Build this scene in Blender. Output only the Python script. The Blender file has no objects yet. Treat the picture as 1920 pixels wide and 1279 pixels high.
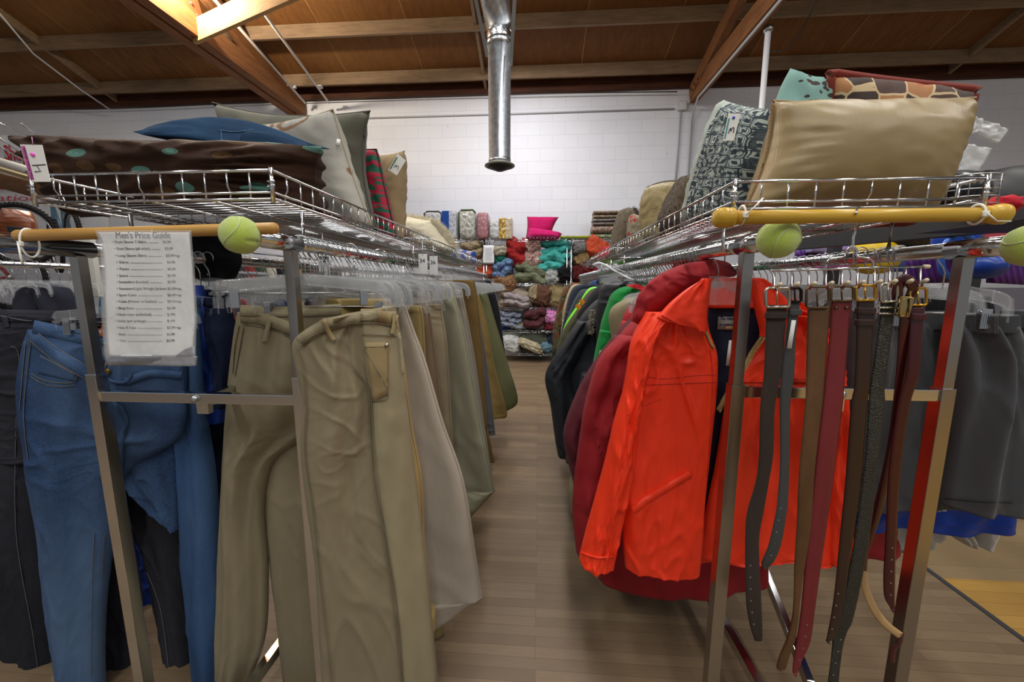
import bpy, bmesh, math, random
from mathutils import Vector, Matrix, Euler, noise
from mathutils.bvhtree import BVHTree
random.seed(11)
V = Vector
PI = math.pi
SC = bpy.context.scene
COL = SC.collection
# ------------------------------------------------------------------ camera
F, H = 732.0, 1.24
PITCH, YAW = math.radians(8.2), math.radians(3.9)
cd = bpy.data.cameras.new('camera')
cd.sensor_width = 36.0
cd.lens = F / 1920 * 36.0
cd.clip_start = 0.02
cam = bpy.data.objects.new('camera', cd)
COL.objects.link(cam)
cam.location = (0, 0, H)
cam.rotation_euler = (PI / 2 - PITCH, 0, YAW)
SC.camera = cam
CM = Euler((PI / 2 - PITCH, 0, YAW), 'XYZ').to_matrix()
# ------------------------------------------------------------------ daylight, lamps, exposure
W = bpy.data.worlds.new('world')
SC.world = W
W.use_nodes = True
W.node_tree.nodes['Background'].inputs[0].default_value = (0.86, 0.92, 1.0, 1)
W.node_tree.nodes['Background'].inputs[1].default_value = 0.33
def area(name, loc, sx, sy, power, rot=(0, 0, 0), col=(1, 0.97, 0.92)):
    l = bpy.data.lights.new(name, 'AREA')
    l.shape = 'RECTANGLE'; l.size = sx; l.size_y = sy; l.energy = power; l.color = col
    o = bpy.data.objects.new(name, l); COL.objects.link(o)
    o.location = loc; o.rotation_euler = rot
    return o
for lx in (-2.2, 0.1, 2.4, 5.2):
    area('fluorescent_lamp', (lx, 1.2, 4.75), 0.25, 2.4, 62)
    area('fluorescent_lamp', (lx, -2.2, 4.6), 0.25, 2.4, 62)
area('fluorescent_lamp', (-0.3, 4.5, 4.5), 0.25, 2.4, 105, col=(1, 0.98, 0.99))
area('fluorescent_lamp', (-5.6, 4.3, 4.5), 0.25, 2.0, 40)
pl = bpy.data.lights.new('bulb', 'POINT'); pl.energy = 190; pl.shadow_soft_size = 0.06; pl.color = (1, 0.86, 0.66)
po = bpy.data.objects.new('bulb', pl); COL.objects.link(po); po.location = (-3.78, 4.2, 4.46)
SC.view_settings.view_transform = 'Standard'
SC.view_settings.look = 'None'
SC.view_settings.exposure = 0.0
SC.view_settings.gamma = 1.0
SC.view_settings.use_curve_mapping = False

# ------------------------------------------------------------------ geometry helpers
def P(px, py, Y):
    """the point of the plane Y that the photograph shows at this pixel"""
    d = CM @ V(((px - 960) / F, (639.5 - py) / F, -1))
    t = Y / d.y
    return V((d.x * t, Y, H + d.z * t))
def PZ(px, py, z):
    d = CM @ V(((px - 960) / F, (639.5 - py) / F, -1))
    t = (z - H) / d.z
    return V((d.x * t, d.y * t, z))
def PD(px, py):
    return (CM @ V(((px - 960) / F, (639.5 - py) / F, -1))).normalized()
def nz(x, y, z):
    return noise.noise(V((x, y, z)))

def srgb(h):
    if isinstance(h, str):
        h = h.lstrip('#'); c = [int(h[i:i + 2], 16) / 255 for i in (0, 2, 4)]
    else:
        c = h
    return tuple((x / 12.92 if x <= 0.04045 else ((x + 0.055) / 1.055) ** 2.4) for x in c)

class N:
    """small node-tree helper"""
    def __init__(s, name):
        s.m = bpy.data.materials.new(name); s.m.use_nodes = True
        s.t = s.m.node_tree; s.b = s.t.nodes['Principled BSDF']; s._co = {}
    def n(s, ty, ins=None, **kw):
        x = s.t.nodes.new(ty)
        for k, v in kw.items(): setattr(x, k, v)
        for k, v in (ins or {}).items():
            if hasattr(v, 'is_output'): s.t.links.new(v, x.inputs[k])
            else: x.inputs[k].default_value = v
        return x
    def co(s, kind='Object'):
        if kind not in s._co: s._co[kind] = s.n('ShaderNodeTexCoord').outputs[kind]
        return s._co[kind]
    def mapped(s, kind, scale, rot=(0, 0, 0), loc=(0, 0, 0)):
        return s.n('ShaderNodeMapping', {0: s.co(kind), 'Scale': scale, 'Rotation': rot, 'Location': loc}).outputs[0]
    def noise(s, vec, scale, detail=3, rough=0.5, out=0):
        return s.n('ShaderNodeTexNoise', {'Vector': vec, 'Scale': scale, 'Detail': detail, 'Roughness': rough}).outputs[out]
    def ramp(s, fac, stops, interp='LINEAR'):
        r = s.n('ShaderNodeValToRGB', {0: fac}); cr = r.color_ramp; cr.interpolation = interp
        while len(cr.elements) < len(stops): cr.elements.new(0.5)
        for e, (p, c) in zip(cr.elements, stops):
            e.position = p; e.color = (*srgb(c), 1) if isinstance(c, str) else ((c, c, c, 1) if isinstance(c, (int, float)) else (*c, 1))
        return r.outputs[0]
    def mix(s, fac, a, b, blend='MIX'):
        x = s.n('ShaderNodeMix', data_type='RGBA', blend_type=blend)
        for i, v in ((0, fac), (6, a), (7, b)):
            if hasattr(v, 'is_output'): s.t.links.new(v, x.inputs[i])
            elif i == 0: x.inputs[0].default_value = v
            else: x.inputs[i].default_value = (*srgb(v), 1) if isinstance(v, str) else (*v[:3], 1)
        return x.outputs[2]
    def math(s, op, a, b=0.0, c=0.0):
        return s.n('ShaderNodeMath', {0: a, 1: b, 2: c}, operation=op).outputs[0]
    def bump(s, h, strength=0.3, dist=0.002):
        b = s.n('ShaderNodeBump', {'Height': h, 'Strength': strength, 'Distance': dist})
        s.t.links.new(b.outputs[0], s.b.inputs['Normal'])
    def set(s, **kw):
        for k, v in kw.items():
            k = {'color': 'Base Color', 'rough': 'Roughness', 'metal': 'Metallic', 'alpha': 'Alpha', 'trans': 'Transmission Weight',
                 'ior': 'IOR', 'coat': 'Coat Weight', 'sheen': 'Sheen Weight', 'emit': 'Emission Strength', 'emitc': 'Emission Color', 'spec': 'Specular IOR Level'}[k]
            if hasattr(v, 'is_output'): s.t.links.new(v, s.b.inputs[k])
            elif isinstance(v, str): s.b.inputs[k].default_value = (*srgb(v), 1)
            else: s.b.inputs[k].default_value = v
        return s
MATS = {}
def plain(name, col, rough=0.5, metal=0.0, var=0.0, vs=8, bump=0.0, bs=60, **kw):
    if name in MATS: return MATS[name]
    n = N(name); n.set(rough=rough, metal=metal, **kw)
    if var:
        c = srgb(col); f = n.noise(n.co(), vs, 4, 0.6)
        n.set(color=n.ramp(f, [(0.3, tuple(x * (1 - var) for x in c)), (0.7, tuple(min(1, x * (1 + var)) for x in c))]))
    else: n.set(color=col)
    if bump: n.bump(n.noise(n.co(), bs, 3), bump, 0.004)
    MATS[name] = n.m
    return n.m
def cloth(name, col, rough=0.9, var=0.12, sheen=0.04, weave=900, wb=0.25, shine=None, wr=0.45):
    """woven fabric: slight colour mottling, thread bump, small creases"""
    if name in MATS: return MATS[name]
    n = N(name); c = srgb(col)
    f = n.noise(n.mapped('Object', (1, 1, 0.35)), 9, 5, 0.65)
    g = n.noise(n.co(), weave * 0.5, 2, 0.5)
    base = n.ramp(f, [(0.28, tuple(x * (1 - var) for x in c)), (0.72, tuple(min(1, x * (1 + var)) for x in c))])
    n.set(color=n.mix(n.math('MULTIPLY', g, 0.35), base, tuple(x * 0.7 for x in c)), rough=shine or rough, sheen=sheen, spec=0.3)
    rg = n.n('ShaderNodeTexNoise', {'Vector': n.mapped('Object', (1, 1, 0.7), rot=(0.3, 0.5, 0)), 'Scale': 7.0, 'Detail': 2.0, 'Distortion': 0.6}, noise_type='RIDGED_MULTIFRACTAL').outputs[0]
    h = n.math('ADD', n.math('MULTIPLY', g, wb * 0.4), n.math('ADD', n.noise(n.mapped('Object', (1, 1, 0.45)), 13, 3, 0.5), n.math('MULTIPLY', rg, wr)))
    n.bump(h, 0.6, 0.007)
    MATS[name] = n.m
    return n.m
def denim(name, dark, light, amount=0.55, fade=2.2):
    if name in MATS: return MATS[name]
    n = N(name)
    f = n.noise(n.mapped('Object', (1, 1, 0.45)), fade, 3, 0.5)
    thr = n.noise(n.mapped('Object', (1, 1, 0.08)), 700, 2, 0.6)
    thr2 = n.noise(n.mapped('Object', (0.1, 1, 1)), 600, 2, 0.6)
    t = n.math('ADD', n.math('MULTIPLY', thr, 0.5), n.math('MULTIPLY', thr2, 0.5))
    k = n.ramp(f, [(0.38, 0.0), (0.66, amount)])
    base = n.mix(k, dark, light)
    n.set(color=n.mix(n.ramp(t, [(0.45, 0.0), (0.68, 0.32)]), base, light), rough=0.95, spec=0.15)
    n.bump(n.math('ADD', n.math('MULTIPLY', t, 0.15), n.noise(n.mapped('Object', (1, 1, 0.45)), 14, 4, 0.55)), 0.75, 0.007)
    MATS[name] = n.m
    return n.m

# ------------------------------------------------------------------ object helpers
def world_origin(o):
    v = V((0, 0, 0))
    while o is not None: v = v + o.location; o = o.parent
    return v
def obj(name, bm, mat, parent=None, smooth=True, keep=False):
    bmesh.ops.recalc_face_normals(bm, faces=bm.faces)
    if parent is not None:
        bmesh.ops.translate(bm, verts=bm.verts, vec=-world_origin(parent))
    loc = None
    if parent is None and not keep and len(bm.verts):
        xs = [v.co.x for v in bm.verts]; ys = [v.co.y for v in bm.verts]; zs = [v.co.z for v in bm.verts]
        loc = V(((min(xs) + max(xs)) / 2, (min(ys) + max(ys)) / 2, min(zs)))
        bmesh.ops.translate(bm, verts=bm.verts, vec=-loc)
    me = bpy.data.meshes.new(name)
    if smooth:
        for f in bm.faces: f.smooth = True
    bm.to_mesh(me); bm.free()
    for m in (mat if isinstance(mat, (list, tuple)) else [mat]): me.materials.append(m)
    o = bpy.data.objects.new(name, me); COL.objects.link(o)
    o.parent = parent
    if loc: o.location = loc
    return o
def tag(o, label, cat, group=None):
    o['label'] = label; o['category'] = cat
    if group: o['group'] = group
    return o
def thing(name, label, cat, loc, group=None):
    o = bpy.data.objects.new(name, None); COL.objects.link(o); o.location = loc; o.empty_display_size = 0.05
    return tag(o, label, cat, group)
def struct(name, bm, mat, smooth=False):
    o = obj(name, bm, mat, None, smooth, keep=True); o['kind'] = 'structure'; return o
def dup(root, loc, rz=0.0, label=None, group=None):
    r = root.copy(); COL.objects.link(r); r.location = loc; r.rotation_euler = (0, 0, rz)
    if label: r['label'] = label
    if group: r['group'] = group
    for ch in list(root.children):
        c = ch.copy(); COL.objects.link(c); c.parent = r
        for g in list(ch.children):
            d = g.copy(); COL.objects.link(d); d.parent = c
    return r
def BM(): return bmesh.new()
def box(bm, c, s, rot=None, bev=0.0):
    r = bmesh.ops.create_cube(bm, size=1.0)
    vs = r['verts']
    M = Matrix.Translation(V(c)) @ (rot.to_4x4() if rot else Matrix.Identity(4)) @ Matrix.Diagonal((*s, 1))
    bmesh.ops.transform(bm, matrix=M, verts=vs)
    if bev:
        es = list({e for v in vs for e in v.link_edges})
        bmesh.ops.bevel(bm, geom=es, offset=bev, segments=2, affect='EDGES', profile=0.6)
def sweep(bm, pts, a, b=None, n=8, up=V((0, 0, 1)), closed=False, cap=True, taper=None):
    """tube with an elliptical section: a across, b along 'up'"""
    b = a if b is None else b
    pts = [V(p) for p in pts]; rings = []; m = len(pts)
    for i, p in enumerate(pts):
        if closed: t = pts[(i + 1) % m] - pts[i - 1]
        else: t = pts[min(i + 1, m - 1)] - pts[max(i - 1, 0)]
        if t.length < 1e-9: t = V((0, 1, 0))
        t.normalize()
        u = up
        if abs(t.dot(u)) > 0.97: u = V((1, 0, 0)) if abs(t.x) < 0.9 else V((0, 1, 0))
        s = t.cross(u).normalized(); w = s.cross(t).normalized()
        k = taper(i / (m - 1)) if taper else 1
        rings.append([bm.verts.new(p + s * (a * k * math.cos(2 * PI * j / n)) + w * (b * k * math.sin(2 * PI * j / n))) for j in range(n)])
    for i in range(m if closed else m - 1):
        r0, r1 = rings[i], rings[(i + 1) % m]
        for j in range(n):
            bm.faces.new((r0[j], r0[(j + 1) % n], r1[(j + 1) % n], r1[j]))
    if cap and not closed:
        bm.faces.new(rings[0][::-1]); bm.faces.new(rings[-1])
def bar(bm, A, B, w, h, bev=0.002):
    A, B = V(A), V(B); d = B - A; L = d.length; t = d / L
    u = V((0, 0, 1)) if abs(t.z) < 0.95 else V((0, 1, 0))
    s = t.cross(u).normalized(); z = s.cross(t).normalized()
    R = Matrix((s, t, z)).transposed()
    box(bm, (A + B) / 2, (w, L, h), R, bev)
def cr(a, b, c, d, t):
    return 0.5 * ((2 * b) + (c - a) * t + (2 * a - 5 * b + 4 * c - d) * t * t + (3 * b - a - 3 * c + d) * t ** 3)
def smooth_line(pts, n):
    out = []; m = len(pts)
    for k in range(n):
        s = k / (n - 1) * (m - 1); i = min(int(s), m - 2); t = s - i
        g = lambda j: pts[max(0, min(m - 1, j))]
        out.append(cr(g(i - 1), g(i), g(i + 1), g(i + 2), t))
    return out
def folds(seed, av=0.012, ah=0.005, ku=4.0, kv=0.8, kh=6.0, slant=1.0, lines=(), asp=3.0):
    """lines: (u0, v0, u1, v1, height, width) are pressed creases and drape folds"""
    def f(u, v):
        e = 0.0
        for u0, v0, u1, v1, am, w in lines:
            dx, dy = u1 - u0, (v1 - v0) * asp; px, py = u - u0, (v - v0) * asp
            t = max(0.0, min(1.0, (px * dx + py * dy) / (dx * dx + dy * dy)))
            dd = math.hypot(px - t * dx, py - t * dy) / w
            if dd < 3: e += am * math.exp(-dd * dd) * (1 - 0.7 * abs(2 * t - 1) ** 3)
        return e + g_(u, v)
    def g_(u, v):
        w = 0.35 * nz(v * 1.7, seed, 3.1)
        a = nz((u + w) * ku, v * kv, seed) * 2
        q = nz(u * 2.3 + v * slant, v * kh - u * slant * 1.6, seed + 9.3)
        m = 0.5 + nz(u * 2, v * 3, seed + 17)
        b = max(0.0, 1 - abs(q) * 5) ** 1.5 * 1.6 * max(0.0, m) + 0.6 * q
        q2 = nz(u * 4 - v * slant * 2, v * kh * 1.7 + u * slant * 3, seed + 21)
        b += max(0.0, 1 - abs(q2) * 6) * 0.7 * max(0.0, 1 - m)
        c = nz(u * 9 + v, v * 16, seed + 4)
        return av * a + ah * b + ah * 0.3 * c
    return f
def loft(bm, rows, nu=16, nv=40, th=0.02, fold=None, pw=2.6, edge=0.12, capt=True, capb=True, thf=None):
    """cloth body between a left and a right edge line, closed front and back"""
    Ls = smooth_line([V(r[0]) for r in rows], nv); Rs = smooth_line([V(r[1]) for r in rows], nv)
    uvl = bm.loops.layers.uv.verify(); rings = []; uvs = []
    for j in range(nv):
        L, R = Ls[j], Rs[j]; v = j / (nv - 1); d = R - L
        nrm = V((d.y, -d.x, 0)); nrm = nrm.normalized() if nrm.length > 1e-6 else V((0, -1, 0))
        T = th * (thf(v) if thf else 1)
        fr, bk, fu = [], [], []
        for i in range(nu + 1):
            u = i / nu; a = abs(2 * u - 1); pr = max(0.0, 1 - a ** pw) ** 0.5
            o = (fold(u, v) if fold else 0) * (edge + (1 - edge) * pr)
            p = L + d * u
            fr.append(bm.verts.new(p + nrm * (T * pr + o)))
            if 0 < i < nu: bk.append(bm.verts.new(p + nrm * (-T * pr + o * 0.5)))
            fu.append(u)
        rings.append(fr + bk[::-1]); uvs.append((fu + fu[1:-1][::-1], v))
    n = len(rings[0])
    for j in range(nv - 1):
        for i in range(n):
            k = (i + 1) % n
            f = bm.faces.new((rings[j][i], rings[j][k], rings[j + 1][k], rings[j + 1][i]))
            for lp, (uu, vv) in zip(f.loops, ((uvs[j][0][i], uvs[j][1]), (uvs[j][0][k], uvs[j][1]), (uvs[j + 1][0][k], uvs[j + 1][1]), (uvs[j + 1][0][i], uvs[j + 1][1]))):
                lp[uvl].uv = (uu, 1 - vv)
    for c, r in ((capt, rings[0]), (capb, rings[-1])):
        if c:
            try: bm.faces.new(r if r is rings[-1] else r[::-1])
            except ValueError: pass
def prow(rows, Y, Yr=None, dy=0.0):
    """(y, xleft, xright) pixel rows at distance Y (left) and Yr (right) -> pairs of points"""
    Yr = Y if Yr is None else Yr
    y0 = rows[0][0]; y1 = rows[-1][0]
    out = []
    for r in rows:
        k = dy * (r[0] - y0) / ((y1 - y0) or 1)
        yl, yr = (r[0], r[0]) if len(r) == 3 else (r[0], r[3])
        out.append((P(r[1], yl, Y + k), P(r[2], yr, Yr + k)))
    return out
def bvh(bm): return BVHTree.FromBMesh(bm)
def on(tree, px, py, lift=0.003, Y=1.0):
    d = PD(px, py); o = V((0, 0, H))
    h = tree.ray_cast(o, d)
    if h[0] is None: return P(px, py, Y)
    return h[0] - d * lift
def hits(tree, px, py): return tree.ray_cast(V((0, 0, H)), PD(px, py))[0] is not None
def ribbon_on(bm, tree, pts, w, lift=0.003, n=24, Y=1.0, th=0.0015):
    """flat strip lying on a surface, along a line of pixels, w pixels wide"""
    ps = smooth_line([V((x, y, 0)) for x, y in pts], n); prev = None
    for i, p in enumerate(ps):
        t = ps[min(i + 1, n - 1)] - ps[max(i - 1, 0)]
        if t.length < 1e-6: t = V((1, 0, 0))
        t.normalize(); s = V((-t.y, t.x, 0)) * (w / 2)
        if w < 6 and not (hits(tree, p.x + s.x, p.y + s.y) and hits(tree, p.x - s.x, p.y - s.y)):
            prev = None; continue
        cur = []
        for l in (lift, lift - th - 0.002):
            for q in (p + s, p - s): cur.append(bm.verts.new(on(tree, q.x, q.y, l, Y)))
        if prev:
            a, b, c, d = prev; e, f, g, h = cur
            for q in ((a, b, f, e), (c, g, h, d), (a, e, g, c), (b, d, h, f)): bm.faces.new(q)
        prev = cur
def patch_on(bm, tree, quad, lift=0.003, nu=8, nv=8, Y=1.0, th=0.003, bulge=0.0):
    """piece of cloth following a surface inside a pixel quad (TL, TR, BR, BL)"""
    uvl = bm.loops.layers.uv.verify()
    TL, TR, BR, BL = [V((*q, 0)) for q in quad]; G = []
    for k in (0, 1):
        g = []
        for j in range(nv + 1):
            row = []
            for i in range(nu + 1):
                u, v = i / nu, j / nv
                p = TL.lerp(TR, u).lerp(BL.lerp(BR, u), v)
                b = bulge * (1 - (2 * u - 1) ** 2) * (1 - (2 * v - 1) ** 2)
                row.append(bm.verts.new(on(tree, p.x, p.y, lift + b if k == 0 else lift - th, Y)))
            g.append(row)
        G.append(g)
    for k in (0, 1):
        for j in range(nv):
            for i in range(nu):
                g = G[k]; f = bm.faces.new((g[j][i], g[j][i + 1], g[j + 1][i + 1], g[j + 1][i]))
                for lp, (a, b) in zip(f.loops, ((i, j), (i + 1, j), (i + 1, j + 1), (i, j + 1))): lp[uvl].uv = (a / nu, 1 - b / nv)
    A, B = G
    for j in range(nv):
        bm.faces.new((A[j][0], A[j + 1][0], B[j + 1][0], B[j][0])); bm.faces.new((A[j][nu], B[j][nu], B[j + 1][nu], A[j + 1][nu]))
    for i in range(nu):
        bm.faces.new((A[0][i], B[0][i], B[0][i + 1], A[0][i + 1])); bm.faces.new((A[nv][i], A[nv][i + 1], B[nv][i + 1], B[nv][i]))
def rows_on(bm, tree, rows, lift=0.004, nu=10, nv=50, Y=1.0, th=0.004):
    """piece of cloth lying on a surface between two pixel lines"""
    cs = smooth_line([V((r[1], r[2], r[0])) for r in rows], nv); A, B = [], []
    for c in cs:
        A.append([bm.verts.new(on(tree, c.x + (c.y - c.x) * i / nu, c.z, lift, Y)) for i in range(nu + 1)])
        B.append([bm.verts.new(on(tree, c.x + (c.y - c.x) * i / nu, c.z, lift - th, Y)) for i in range(nu + 1)])
    for j in range(nv - 1):
        for i in range(nu):
            bm.faces.new((A[j][i], A[j][i + 1], A[j + 1][i + 1], A[j + 1][i])); bm.faces.new((B[j][i], B[j + 1][i], B[j + 1][i + 1], B[j][i + 1]))
        bm.faces.new((A[j][0], A[j + 1][0], B[j + 1][0], B[j][0])); bm.faces.new((A[j][nu], B[j][nu], B[j + 1][nu], A[j + 1][nu]))
    for i in range(nu):
        bm.faces.new((A[0][i], B[0][i], B[0][i + 1], A[0][i + 1])); bm.faces.new((A[-1][i], A[-1][i + 1], B[-1][i + 1], B[-1][i]))
def text(s, size, o, xd, yd, mat, parent, name='lettering', ext=0.0003, shear=0.0, width=None):
    c = bpy.data.curves.new(name, 'FONT'); c.body = s; c.size = size; c.extrude = ext; c.shear = shear; c.resolution_u = 3
    t = bpy.data.objects.new(name, c); COL.objects.link(t)
    bpy.context.view_layer.update()
    me = bpy.data.meshes.new_from_object(t.evaluated_get(bpy.context.evaluated_depsgraph_get()))
    bpy.data.objects.remove(t)
    xd = V(xd).normalized(); yd = V(yd).normalized(); z = xd.cross(yd).normalized()
    k = 1.0
    if width and len(me.vertices):
        k = width / max(1e-6, max(v.co.x for v in me.vertices))
    off = V(o) - (world_origin(parent) if parent else V((0, 0, 0)))
    for v in me.vertices:
        v.co = off + xd * (v.co.x * k) + yd * v.co.y + z * v.co.z
    me.materials.clear(); me.materials.append(mat)
    ob = bpy.data.objects.new(name, me); COL.objects.link(ob); ob.parent = parent
    return ob
def pillow(bm, q, th, n=22, pull=0.06, seed=1.0, wr=0.006, pw=3.2, round_=0.0):
    """stuffed cushion over the corner points TL, TR, BR, BL; returns its outline"""
    TL, TR, BR, BL = [V(x) for x in q]
    nrm = (TR - TL).cross(BL - TL).normalized()
    uvl = bm.loops.layers.uv.verify(); G = []
    def pos(u, v):
        a, b = 2 * u - 1, 2 * v - 1
        if round_:
            a, b = a * math.sqrt(max(0, 1 - round_ * b * b / 2)), b * math.sqrt(max(0, 1 - round_ * a * a / 2))
        a2 = a * (1 - pull * (1 - b * b)); b2 = b * (1 - pull * (1 - a * a))
        uu, vv = (a2 + 1) / 2, (b2 + 1) / 2
        return TL.lerp(TR, uu).lerp(BL.lerp(BR, uu), vv)
    for s in (1, -1):
        g = []
        for j in range(n + 1):
            row = []
            for i in range(n + 1):
                u, v = i / n, j / n; a, b = 2 * u - 1, 2 * v - 1
                pr = (max(0, 1 - abs(a) ** pw) * max(0, 1 - abs(b) ** pw)) ** 0.5
                edge = i in (0, n) or j in (0, n)
                w = 0 if edge else wr * (1 - 2 * abs(nz(a * 2.5 + seed, b * 2.5, seed * s))) * (0.4 + max(abs(a), abs(b)))
                ang = math.atan2(b, a); rad = 0 if edge else wr * 1.2 * math.sin(ang * 26 + seed) * max(0, max(abs(a), abs(b)) - 0.55) * (1 - max(abs(a), abs(b))) * 6
                if s == -1 and edge: row.append(G[0][j][i]); continue
                row.append(bm.verts.new(pos(u, v) + nrm * s * (th * pr + w + rad)))
            g.append(row)
        G.append(g)
    for s, g in enumerate(G):
        for j in range(n):
            for i in range(n):
                f = bm.faces.new((g[j][i], g[j][i + 1], g[j + 1][i + 1], g[j + 1][i]))
                for lp, (x, y) in zip(f.loops, ((i, j), (i + 1, j), (i + 1, j + 1), (i, j + 1))): lp[uvl].uv = (x / n, 1 - y / n)
    g = G[0]
    return [v.co.copy() for v in g[0]] + [g[j][n].co.copy() for j in range(1, n + 1)] + [g[n][i].co.copy() for i in range(n - 1, -1, -1)] + [g[j][0].co.copy() for j in range(n - 1, 0, -1)]
def foldpile(bm, a, b, n, seed=1.0, depth=0.34, sag=0.25):
    """quilt folded over itself: n soft layers between the corners a (top left) and b (bottom right)"""
    h = (a.z - b.z) / n; L = b.x - a.x; yc = a.y + depth / 2
    for i in range(n):
        z0 = b.z + h * (i + 0.5); x0 = a.x + L * 0.06 * nz(i * 2.1, seed, 0); x1 = b.x + L * 0.08 * nz(i * 1.7, seed, 5)
        pts = []
        for k in range(37):
            t = k / 36; pts.append(V((x0 + (x1 - x0) * t, yc - 0.02 * nz(t * 3, i, seed), z0 + h * sag * math.sin(t * PI * 1.3 + seed + i * .8) + h * 0.5 * nz(t * 4, i * 2, seed))))
        k0 = len(bm.verts); sweep(bm, pts, depth / 2, h * 0.6, 40, up=V((0, 0, 1)), taper=lambda t: (1 - (2 * t - 1) ** 8) ** 0.5 * 0.95 + 0.05)
        bm.verts.ensure_lookup_table()
        for v in bm.verts[k0:]:
            q = v.co * 1.0; m = max(0.0, 1 - 6 * abs(nz(q.x * 5 + seed, q.y * 3, q.z * 26 + q.x * 4))) - max(0.0, 1 - 6 * abs(nz(q.x * 9 + seed, q.y * 5, q.z * 16 - q.x * 9 + 3))); v.co.z += 0.006 * m; v.co.y -= 0.016 * m + 0.03 * nz(q.x * 12, q.y * 6, q.z * 14)
def heap(bm, c, s, seed=1.0, amp=0.18, layers=5.0, n=36, e=0.6, swirl=0.0, rot=0.0, crease=0.0):
    """crumpled bundle of cloth: a rounded block whose surface is folded in layers"""
    c = V(c); rings = []; m = n // 2
    sg = lambda x, p: math.copysign(abs(x) ** p, x)
    for j in range(1, m):
        ph = -PI / 2 + PI * j / m; ring = []
        for i in range(n):
            t = 2 * PI * i / n
            d = V((sg(math.cos(ph), e) * sg(math.cos(t), e), sg(math.cos(ph), e) * sg(math.sin(t), e), sg(math.sin(ph), e)))
            q = d * 1.0
            w = 0.45 * nz(q.x * 1.1 + seed, q.y * 1.1, q.z)
            r = math.hypot(q.x, q.z)
            lay = 1 - 2.2 * abs(nz(q.x * 0.8 + seed, (q.z + w) * layers * (1 - swirl) + r * layers * 1.4 * swirl, seed + q.y * 0.5))
            k = 1 + amp * lay + amp * 0.5 * nz(q.x * 4, q.y * 4 + seed, q.z * 4)
            if crease: k += crease * (max(0.0, 1 - 7 * abs(nz(q.x * 1.6 + w * 2, (q.z - w) * 2.6 + seed, q.y * 2 + seed))) - max(0.0, 1 - 6 * abs(nz(q.x * 2.2 + seed, (q.z + w) * 4.0, q.y * 2 + 7))))
            p = V((d.x * s[0] / 2 * k, d.y * s[1] / 2 * k, d.z * s[2] / 2 * k))
            if rot: p = Matrix.Rotation(rot, 3, 'Y') @ p
            ring.append(bm.verts.new(c + p))
        rings.append(ring)
    for j in range(len(rings) - 1):
        for i in range(n): bm.faces.new((rings[j][i], rings[j][(i + 1) % n], rings[j + 1][(i + 1) % n], rings[j + 1][i]))
    bm.faces.new(rings[0][::-1]); bm.faces.new(rings[-1])
def revolve(bm, prof, c=(0, 0, 0), n=24, axis='Z'):
    """prof: (radius, height) pairs"""
    c = V(c); rings = []
    for r, h in prof:
        ring = []
        for i in range(n):
            t = 2 * PI * i / n; x, y = max(r, 1e-4) * math.cos(t), max(r, 1e-4) * math.sin(t)
            p = {'Z': V((x, y, h)), 'X': V((h, x, y)), 'Y': V((x, h, y))}[axis]
            ring.append(bm.verts.new(c + p))
        rings.append(ring)
    for j in range(len(rings) - 1):
        for i in range(n): bm.faces.new((rings[j][i], rings[j][(i + 1) % n], rings[j + 1][(i + 1) % n], rings[j + 1][i]))
    bm.faces.new(rings[0][::-1]); bm.faces.new(rings[-1])
def fur(bm, src, count, ln, w=0.002, droop=0.3):
    """tufts of pile standing on the faces of src"""
    fs = [f for f in src.faces]; ar = [f.calc_area() for f in fs]
    for f in random.choices(fs, ar, k=count):
        vs = [v.co for v in f.verts]; a, b = random.random(), random.random()
        p = vs[0].lerp(vs[1], a).lerp(vs[-1].lerp(vs[2 % len(vs)], a), b) if len(vs) >= 4 else vs[0]
        d = (f.normal + V((random.uniform(-.5, .5), random.uniform(-.5, .5), random.uniform(-.5, .5) - droop))).normalized()
        s = d.orthogonal().normalized(); s.rotate(Matrix.Rotation(random.random() * 6.3, 3, d))
        L = ln * random.uniform(.6, 1.2); q = d.cross(s)
        a0, a1, a2 = bm.verts.new(p + s * w), bm.verts.new(p - s * w * .5 + q * w), bm.verts.new(p - s * w * .5 - q * w)
        tip = bm.verts.new(p + d * L + V((0, 0, -droop * L * .5)))
        for x, y in ((a0, a1), (a1, a2), (a2, a0)): bm.faces.new((x, y, tip))
CHROME = plain('chrome', '#cfd2d6', 0.14, 1.0)
STEEL = plain('zinc_steel', '#b9bcbf', 0.32, 1.0)
PAPER = plain('paper', '#dfdfda', 0.75)
INK = plain('ink', '#2c2c34', 0.8)
BLACKP = plain('black_plastic', '#17181a', 0.45)
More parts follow.
